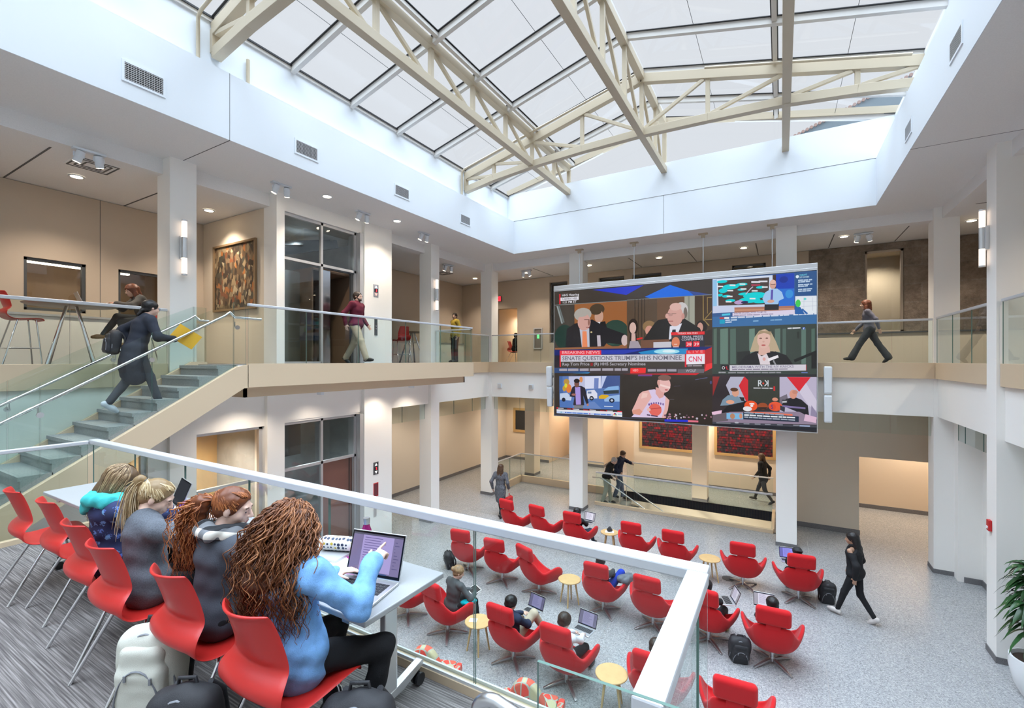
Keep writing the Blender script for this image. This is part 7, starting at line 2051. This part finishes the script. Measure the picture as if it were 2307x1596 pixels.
# two men on the descending stair
g = Fig((0, 0, .90), (0, .17, 1.36), (0, .29, 1.48), facing(0, -28), 1.68, .185, build=1.05); g.legs((-.09, .14, -.06), (.09, -.10, .085)); g.arms((-.26, .22, .90), (.28, .28, .95))
make_person('grey haired man in a black jacket and pale trousers stepping down the stair', g, (-5.25, 15.55, -.04), -90, FAIR, ('jacket', BLACK, .022, .10), ('trousers', cloth((.40, .43, .36)), .018, .012), SHB, ('short', HB['grey'], .012), extra=specs)
g = Fig((0, 0, .93), (0, .10, 1.43), (0, .18, 1.57), facing(-10, -22), 1.76, .195, build=1.08); g.legs((-.09, .16, -.06), (.09, -.10, .085)); g.arms((.25, .62, 1.28), (.27, .12, .96), el=(-.3, -.2, -.9))
make_person('man in a navy jacket reaching for the handrail on the descending stair', g, (-5.08, 16.35, -.04), -86, LIGHT, ('jacket', NAVY, .024, .12), ('trousers', JEANS, .018, .012), SHB, ('short', HB['brown'], .016))
# seated figure beyond the far doorway
g = Fig((0, 0, .56), (0, .04, 1.0), (0, .08, 1.15), facing(0, -15), 1.64, .17); g.legs((-.10, .40, .09), (.10, .40, .09)); g.arms((-.12, .30, .74), (.12, .30, .74))
make_person('dark silhouetted person sitting inside the far doorway', g, (-9.98, 17.35, F2+.012), -80, DARK, ('top', BLACK, .018, .08), ('trousers', BLACK, .012, 0), SHB, ('short', HB['black'], .012))
dup(ps, (-10.02, 17.35, F2+.012), R(-80), 'red plastic chair inside the far doorway', 'red study chairs')
# person climbing the stair
g = walker(1.66, .56, False, .13, (4, -8), sw=.17, swing=.02); g.arms((-.26, .05, .98), (.20, .42, 1.06), el=(-.5, -.7, -.2), er=(.5, -.5, -.6))
cz = LZ+RI*8
def climb(t, g): pass
make_person('woman in a dark coat climbing the stair with a yellow envelope', g, (-8.14, SY+RU*7.5, cz), -4, FAIR, ('coat', cloth((.030, .034, .048)), .030, .30), ('trousers', cloth((.06, .066, .080)), .012, .006), mat('trainer', (.55, .60, .66), .6), ('low', HB['black'], .012), extra=specs)
wp = world_of((-8.14, SY+RU*7.5, cz), -4, (.24, .56, 1.10)); k = MB(); k.bx(-.006, .006, -.17, .17, -.12, .12); o = tag(k.build('envelope', mat('manila_yellow', (.92, .46, .03), .6)), 'yellow envelope carried by the climbing woman', 'envelope'); o.location = wp; o.rotation_euler = (R(-35), 0, R(-20))
backpack((-8.26, SY+RU*7.5-.22, cz+.82), R(-4), 'black shoulder bag on the back of the climbing woman', M['blackbag'], .72, -5)
# seated at the bar table
g = Fig((0, 0, .86), (0, .12, 1.28), (0, .22, 1.40), facing(10, -18), 1.66, .175); g.legs((-.10, .30, .40), (.05, .62, .55), kl=(-.1, 1, .3), kr=(.1, 1, .6)); g.arms((-.15, .47, 1.12), (.15, .47, 1.12), el=(-.8, -.1, -.5), er=(.8, -.1, -.5), pl=(0, 0, 1), pr=(0, 0, 1))
make_person('curly haired person in a long grey coat typing at the tall bar table', g, (-10.65, 4.16, F2+.012), 172, LIGHT, ('coat', cloth((.10, .095, .09)), .028, .16), ('trousers', CHAR, .012, 0), SHT, ('bob', HB['auburn'], .024))
# ================================================================== the four students at the tables
def strands(name, parent, paths, rad, m, sides=4, seed=0):
    """hair locks as thin tapering tubes; each lock keeps one shade"""
    rr = np.random.RandomState(seed); V = []; Q = []; A = []; b = 0
    for P in paths:
        P = np.array(P); k = len(P); d = np.gradient(P, axis=0); d /= np.maximum(np.linalg.norm(d, axis=1), 1e-9)[:, None]
        a = np.cross(d, (0.31, 0.47, 0.83)); a /= np.maximum(np.linalg.norm(a, axis=1), 1e-9)[:, None]; c = np.cross(d, a)
        t = np.linspace(0, 1, k); r = rad*rr.uniform(.7, 1.3)*(1-.75*t**2.5)
        for j in range(sides): w_ = 2*PI*j/sides; V.append(P+(a*math.cos(w_)+c*math.sin(w_))*r[:, None])
        i = np.arange(k-1)
        for j in range(sides): j2 = (j+1) % sides; Q.append(np.stack([b+j*k+i, b+j*k+i+1, b+j2*k+i+1, b+j2*k+i], 1))
        A += [rr.rand()]*(k*sides); b += k*sides
    V = np.concatenate(V); Q = np.concatenate(Q)
    o = sobj(name, (V, Q), m, parent, it=0); at_ = o.data.attributes.new('shade', 'FLOAT', 'POINT'); at_.data.foreach_set('value', A); return o
def bez(p, n):
    t = np.linspace(0, 1, n)[:, None]; p = [np.array(q, float) for q in p]
    return (1-t)**3*p[0]+3*(1-t)**2*t*p[1]+3*(1-t)*t*t*p[2]+t**3*p[3]
def curl(P, freq, rad, ph, grow=.35, plane=None):
    P = np.array(P); n = len(P); t = np.linspace(0, 1, n); d = P[-1]-P[0]; d = unit(d); a = unit(np.cross(d, (.2, .9, .3))); b = np.cross(d, a)
    L = np.linalg.norm(np.diff(P, axis=0), axis=1).sum(); w_ = 2*PI*freq*L*t+ph; r = rad*np.clip((t-.08)/grow, 0, 1)
    return P+(a*np.cos(w_)[:, None]+b*np.sin(w_)[:, None])*r[:, None]
def scalp(g, th, ph, e=0.0):
    """point on the skull: th 0 = crown, ph 0 = back, +90 = right"""
    x, y, z = math.sin(th)*math.sin(ph), -math.sin(th)*math.cos(ph), math.cos(th)
    return g.hx((.077+e)*x, -.016+(.098+e)*y, .024+(.088+e)*z)
H4 = attrmat('hair_copper_brown', .45, ramp=((0, (.075, .026, .012)), (.5, (.17, .058, .022)), (.85, (.27, .10, .035)), (1, (.40, .17, .07))))
H3 = attrmat('hair_ginger', .42, ramp=((0, (.15, .042, .013)), (.5, (.29, .085, .024)), (.85, (.42, .14, .04)), (1, (.54, .22, .08))))
H2 = attrmat('hair_blonde', .42, ramp=((0, (.26, .17, .08)), (.4, (.46, .33, .17)), (.8, (.62, .48, .28)), (1, (.74, .62, .42))))
H1 = attrmat('hair_dark_blonde', .42, ramp=((0, (.12, .07, .035)), (.5, (.26, .165, .085)), (.85, (.40, .28, .15)), (1, (.54, .40, .24))))

def plaid():
    m, nt, b = _bsdf('black_white_plaid'); tc = N(nt, 'ShaderNodeTexCoord'); outs = []
    for ax, rot in (('X', (0, 0, .35)), ('Z', (.3, 0, 0))):
        mp = N(nt, 'ShaderNodeMapping'); mp.inputs['Rotation'].default_value = rot; w_ = N(nt, 'ShaderNodeTexWave', Scale=3.3); w_.bands_direction = ax
        nt.links.new(tc.outputs['Object'], mp.inputs[0]); nt.links.new(mp.outputs[0], w_.inputs['Vector']); gt = N(nt, 'ShaderNodeMath'); gt.operation = 'GREATER_THAN'; gt.inputs[1].default_value = .5; nt.links.new(w_.outputs['Fac'], gt.inputs[0]); outs.append(gt)
    ad = N(nt, 'ShaderNodeMath'); ad.operation = 'ADD'; nt.links.new(outs[0].outputs[0], ad.inputs[0]); nt.links.new(outs[1].outputs[0], ad.inputs[1]); dv = N(nt, 'ShaderNodeMath'); dv.operation = 'MULTIPLY'; dv.inputs[1].default_value = .45; nt.links.new(ad.outputs[0], dv.inputs[0])
    r = N(nt, 'ShaderNodeValToRGB'); r.color_ramp.interpolation = 'CONSTANT'; e = r.color_ramp.elements; e[0].color = (.02, .021, .024, 1); e[1].position = .3; e[1].color = (.17, .175, .185, 1); x = e.new(.7); x.color = (.72, .68, .60, 1)
    nt.links.new(dv.outputs[0], r.inputs['Fac']); nt.links.new(r.outputs['Color'], b.inputs['Base Color']); b.inputs['Roughness'].default_value = .95; return m
def floral():
    m, nt, b = _bsdf('navy_floral'); tc = N(nt, 'ShaderNodeTexCoord'); v = N(nt, 'ShaderNodeTexVoronoi', Scale=17.0); n_ = N(nt, 'ShaderNodeTexNoise', Scale=70.0); ad = N(nt, 'ShaderNodeMix', data_type='RGBA'); ad.blend_type = 'LINEAR_LIGHT'; ad.inputs[0].default_value = .03
    nt.links.new(tc.outputs['Object'], ad.inputs[6]); nt.links.new(tc.outputs['Object'], n_.inputs['Vector']); nt.links.new(n_.outputs['Color'], ad.inputs[7]); nt.links.new(ad.outputs[2], v.inputs['Vector'])
    lt = N(nt, 'ShaderNodeMath'); lt.operation = 'LESS_THAN'; lt.inputs[1].default_value = .30; nt.links.new(v.outputs['Distance'], lt.inputs[0]); s = N(nt, 'ShaderNodeSeparateColor'); nt.links.new(v.outputs['Color'], s.inputs[0])
    r = N(nt, 'ShaderNodeValToRGB'); e = r.color_ramp.elements; e[0].color = (.06, .09, .38, 1); e[1].color = (.16, .36, .62, 1); nt.links.new(s.outputs[0], r.inputs['Fac'])
    mx = N(nt, 'ShaderNodeMix', data_type='RGBA'); mx.inputs[6].default_value = (.018, .026, .085, 1); nt.links.new(lt.outputs[0], mx.inputs[0]); nt.links.new(r.outputs['Color'], mx.inputs[7]); nt.links.new(mx.outputs[2], b.inputs['Base Color']); b.inputs['Roughness'].default_value = .9; return m
DENIM = cloth((.185, .385, .70), .85, (26, .14)); GREYTOP = cloth((.072, .080, .098), .9); HEATHER = cloth((.115, .125, .145), .9, (120, .2)); LEGG = cloth((.014, .014, .016), .8)
def student(cx, cy, label, g, skin_c, topname, topm, infl, hem, extra, wide=1.0, fold=.009, res=.0072):
    return make_person(label, g, (cx, cy, LZ+.006), 0, skin_c, (topname, topm, infl, hem), ('leggings', LEGG, .008, 0), SHB, None, res, extra, fold=fold, wide=wide)
def sit(nb, hc, f, h=1.64, sw=.165, legs=((-.14, .36, .09), (.14, .36, .09)), pel=(0, .015, .588), build=1.0, twist=0):
    g = Fig(pel, nb, hc, f, h, sw, build=build, twist=twist); g.legs(legs[0], legs[1], kl=(-.15, .5, .9), kr=(.15, .5, .9)); return g
rs = np.random.RandomState(5)

# --- nearest: long copper curls, light blue shirt, pointing at the screen
g4 = sit((-.05, .0, 1.04), (-.075, .06, 1.185), facing(8, -20), 1.66, .195, ((-.12, .34, .09), (.22, .30, .09)), twist=6)
g4.arms((-.14, .36, .80), (.222, .330, .965), el=(-.7, -.3, -.8), er=(.75, -.25, -.9), dr=(-.16, .95, .22), pl=(0, 0, 1), pr=(.35, -.2, .9), point=(False, True), curl=(.3, .5))
def ex4(t, g):
    T = g.hx; hair = [ell(T(0, -.025, .02), (.086, .104, .092), g.B), cap(T(0, -.06, -.05), T(-.01, -.085, -.24), .085, .085)]+[cap(T(q*.07, -.04, -.04), T(q*.11-.01, -.06, -.25), .045, .045) for q in (-1, 1)]+[cut(ell(T(0, .11, -.06), (.055, .07, .11), g.B, .015))]
    sobj('hair', sdf(hair, .010, .04), H4, t, fold=(.010, 14, 3))
    P = []
    for i in range(1050):
        ph = rs.uniform(-2.25, 2.25); th = rs.uniform(.15, 1.45); r0 = scalp(g, th, ph, .012); out = unit(r0-g.hc); s = math.sin(ph)
        ex = .19*s*rs.uniform(.75, 1.1)+rs.normal()*.035-.01; ey = -.125*math.cos(ph*.75)-.02+rs.normal()*.03; L = rs.uniform(.24, .50)
        e = g.hc+V3(ex, ey-.02, -L); p1 = r0+out*rs.uniform(.05, .10)+V3(0, 0, -.015); p2 = g.hc+V3(ex*1.2, ey*1.35-.05, -L*.5)
        if L < .3: p2 = p2+out*.03
        P.append(curl(bez((r0, p1, p2, e), 34), rs.uniform(8, 13), rs.uniform(.008, .018), rs.uniform(0, 6.3)))
    strands('hair_locks', t, P, .0036, H4, 4, 1)
    k = MB(); a = g.el[1]; w_ = g.wr[1]; d = unit(w_-a); k.tube([tuple(w_-d*.045), tuple(w_-d*.005)], .036, 16); k.build('cuff', DENIM, t, smooth=40)
student(-2.10, 1.42, 'girl with long copper curls in a light blue shirt pointing at her laptop', g4, FAIR, 'shirt', DENIM, .030, .17, ex4, 1.06, .013)

# --- plaid scarf, ginger ponytail, looking right
g3 = sit((.02, .03, 1.025), (.045, .095, 1.168), facing(-52, -14), 1.66, .20, build=.94)
g3.arms((-.18, .34, .79), (.20, .38, .80), el=(-.7, -.3, -.8), er=(.95, -.35, -.35), pl=(0, 0, 1), pr=(0, 0, 1))
def pulled(g, t, m, tie, n, seed, hl=(1.25, 1.75), r=.0036, waves=0.0):
    rr = np.random.RandomState(seed); P = []
    for i in range(n):
        ph = rr.uniform(-2.9, 2.9); th = rr.uniform(*hl) if abs(ph) > 1.9 else rr.uniform(1.3, 1.95)
        if abs(ph) > 2.2: th = rr.uniform(.75, .95)
        a = scalp(g, th, ph, .008); m1 = scalp(g, th*.72, ph*.80, .022); m2 = scalp(g, .85, ph*.25, .022)
        q = bez((a, m1, m2, tie+rr.normal(size=3)*.006), 16)
        if waves: q = curl(q, 10, waves, rr.uniform(0, 6.3))
        P.append(q)
    strands('hair_locks', t, P, r, m, 4, seed)
def ex3(t, g):
    T = g.hx; tie = T(0, -.118, .018); bk = np.array(g.B @ Vector((0, -1, 0)))
    sobj('hair', sdf([ell(T(0, -.020, .030), (.084, .103, .092), g.B, .02), ell(T(0, -.06, -.02), (.066, .045, .055), g.B), cut(ell(T(0, .090, -.035), (.074, .080, .096), g.B, .012))], .0065, .02), H3, t, fold=(.003, 22, 2))
    pulled(g, t, H3, tie, 300, 8, waves=.0025); end = tie+bk*.10+V3(-.03, -.02, -.44)
    sobj('ponytail', sdf([cap(tie, tie+bk*.07+V3(0, 0, -.03), .022, .045), cap(tie+bk*.07+V3(0, 0, -.03), tie+bk*.11+V3(-.01, 0, -.20), .050, .062), cap(tie+bk*.11+V3(-.01, 0, -.20), tie+bk*.10+V3(-.02, -.01, -.36), .062, .025)], .009, .03), H3, t, fold=(.010, 15, 6))
    P = []
    for i in range(300):
        o_ = rs.normal(size=3)*V3(.036, .036, .02); L = rs.uniform(.55, 1.05); e = tie+(end-tie)*L+o_*1.35; P.append(curl(bez((tie+o_*.1, tie+bk*.13+o_+V3(0, 0, .01), tie+bk*.14+o_*1.3+V3(0, 0, -.18*L), e), 30), rs.uniform(8, 14), rs.uniform(.006, .014), rs.uniform(0, 6.3), .25))
    strands('ponytail_locks', t, P, .0032, H3, 4, 4); k = MB(); k.tube([tuple(tie+V3(0, 0, 0)+np.array(g.B @ Vector((.024*math.cos(a_), 0, .024*math.sin(a_))))) for a_ in [2*PI*i/14 for i in range(14)]], .007, 6, closed=True); k.build('hair_tie', M['black'], t, smooth=60)
    nb = g.nb; S_ = []; 
    for i in range(14): a_ = 2*PI*i/14; p = nb+V3(.092*math.cos(a_), .082*math.sin(a_)+.015, .022+.022*math.sin(a_)*-1); a2 = 2*PI*(i+1)/14; q = nb+V3(.092*math.cos(a2), .082*math.sin(a2)+.015, .022-.022*math.sin(a2)); S_.append(cap(p, q, .040+.008*math.cos(3*a_), .040+.008*math.cos(3*a2)))
    S_ += [cap(nb+V3(.10, .06, .02), nb+V3(.15, .12, -.16), .045, .05), cap(nb+V3(.06, .11, .0), nb+V3(.08, .16, -.20), .045, .045), cap(nb+V3(-.06, -.08, .03), nb+V3(.06, -.09, .03), .04)]
    sobj('scarf', sdf(S_, .008, .02), plaid(), t, fold=(.008, 12, 8))
student(-2.83, 1.43, 'girl with a ginger curly ponytail, plaid scarf and dark grey top, face turned right', g3, FAIR, 'top', GREYTOP, .016, .14, ex3, 1.0, .008)

# --- blonde ponytail, grey sweater, head down
g2 = sit((-.045, .01, .985), (-.06, .095, 1.105), facing(-40, -30), 1.64, .205, build=.92)
g2.arms((-.20, .42, .79), (.22, .40, .80), el=(-.9, -.3, -.5), er=(1, -.5, -.25), pl=(0, 0, 1), pr=(0, 0, 1))
def ex2(t, g):
    T = g.hx; tie = T(0, -.105, .062); bk = np.array(g.B @ Vector((0, -1, 0)))
    sobj('hair', sdf([ell(T(0, -.020, .030), (.083, .102, .091), g.B, .02), ell(T(0, -.06, -.02), (.066, .045, .055), g.B), cut(ell(T(0, .090, -.035), (.074, .080, .096), g.B, .012))], .0065, .02), H2, t, fold=(.002, 25, 2))
    pulled(g, t, H2, tie, 300, 12); end = tie+bk*.02+V3(-.05, -.06, -.34)
    sobj('ponytail', sdf([cap(tie, tie+bk*.045+V3(0, 0, .0), .018, .028), cap(tie+bk*.045, tie+bk*.05+V3(-.02, -.02, -.17), .030, .034), cap(tie+bk*.05+V3(-.02, -.02, -.17), end, .034, .010)], .008, .02), H2, t, fold=(.004, 18, 6))
    P = []
    for i in range(220): o_ = rs.normal(size=3)*V3(.017, .017, .012); e = tie+(end-tie)*rs.uniform(.75, 1.08)+o_*1.9; P.append(curl(bez((tie+o_*.15, tie+bk*.085+o_+V3(0, 0, .02), tie+bk*.08+o_*1.4+V3(-.02, -.03, -.17), e), 20), 3, .004, rs.uniform(0, 6.3)))
    strands('ponytail_locks', t, P, .0028, H2, 4, 5); k = MB(); k.tube([tuple(tie+bk*.008+np.array(g.B @ Vector((.020*math.cos(a_), 0, .020*math.sin(a_))))) for a_ in [2*PI*i/14 for i in range(14)]], .006, 6, closed=True); k.build('hair_tie', M['black'], t, smooth=60)
student(-3.60, 1.40, 'girl with a straight blonde ponytail in a dark grey sweater, head bent down', g2, FAIR, 'sweater', HEATHER, .020, .16, ex2, 1.0, .008)

# --- flowered navy top, turquoise scarf, long straight hair
g1 = sit((-.03, -.02, 1.0), (-.035, .055, 1.13), facing(-38, -28), 1.64, .175)
g1.arms((-.18, .42, .79), (.26, .46, .80), el=(-.8, -.3, -.6), er=(.95, -.3, -.4), pl=(0, 0, 1), pr=(0, 0, 1))
def ex1(t, g):
    T = g.hx; H_ = [ell(T(0, -.020, .028), (.088, .106, .094), g.B, .02)]+[cap(T(q*.06, -.03, .0), T(q*.082, .0, -.20), .045, .04) for q in (-1, 1)]+[cap(T(0, -.06, -.02), T(0, -.075, -.15), .07, .06), cut(ell(T(0, .095, -.045), (.058, .075, .105), g.B, .012))]
    sobj('hair', sdf(H_, .008, .03), H1, t, fold=(.004, 16, 2)); P = []; B3 = np.array(g.B.to_3x3())
    for i in range(420):
        ph = rs.uniform(-2.2, 2.2); th = rs.uniform(.05, 1.2); a = scalp(g, th, ph, .012); s, c = math.sin(ph), math.cos(ph); x, y = .092*s, -.10*c*.9; L = rs.uniform(.17, .30)
        P.append(curl(bez((a, scalp(g, 1.25, ph, .045), T(x*1.15, y*1.0-.01, -.08), T(x*1.1, y*.9+.01+rs.normal()*.012, -L)), 18), 4, .0025, rs.uniform(0, 6.3)))
    strands('hair_locks', t, P, .0034, H1, 4, 6); nb = g.nb; S_ = []
    for i in range(14):
        a_ = 2*PI*i/14; a2 = 2*PI*(i+1)/14; f_ = lambda a: nb+V3(.105*math.cos(a), .095*math.sin(a)+.005, .015-.03*math.sin(a)); S_.append(cap(f_(a_), f_(a2), .042+.01*math.cos(2*a_), .042+.01*math.cos(2*a2)))
    S_ += [cap(nb+V3(-.04, -.10, .02), nb+V3(-.13, -.09, -.05), .05, .04), cap(nb+V3(.10, .03, .02), nb+V3(.16, .15, -.14), .048, .04), cap(nb+V3(.0, -.10, .03), nb+V3(.10, -.05, .02), .05, .05)]
    sobj('scarf', sdf(S_, .008, .02), cloth((.06, .52, .52), .85), t, fold=(.010, 12, 8))
student(-4.23, 1.46, 'girl with long straight hair in a flowered navy top and turquoise scarf', g1, FAIR, 'top', floral(), .024, .16, ex1, 1.05, .010)
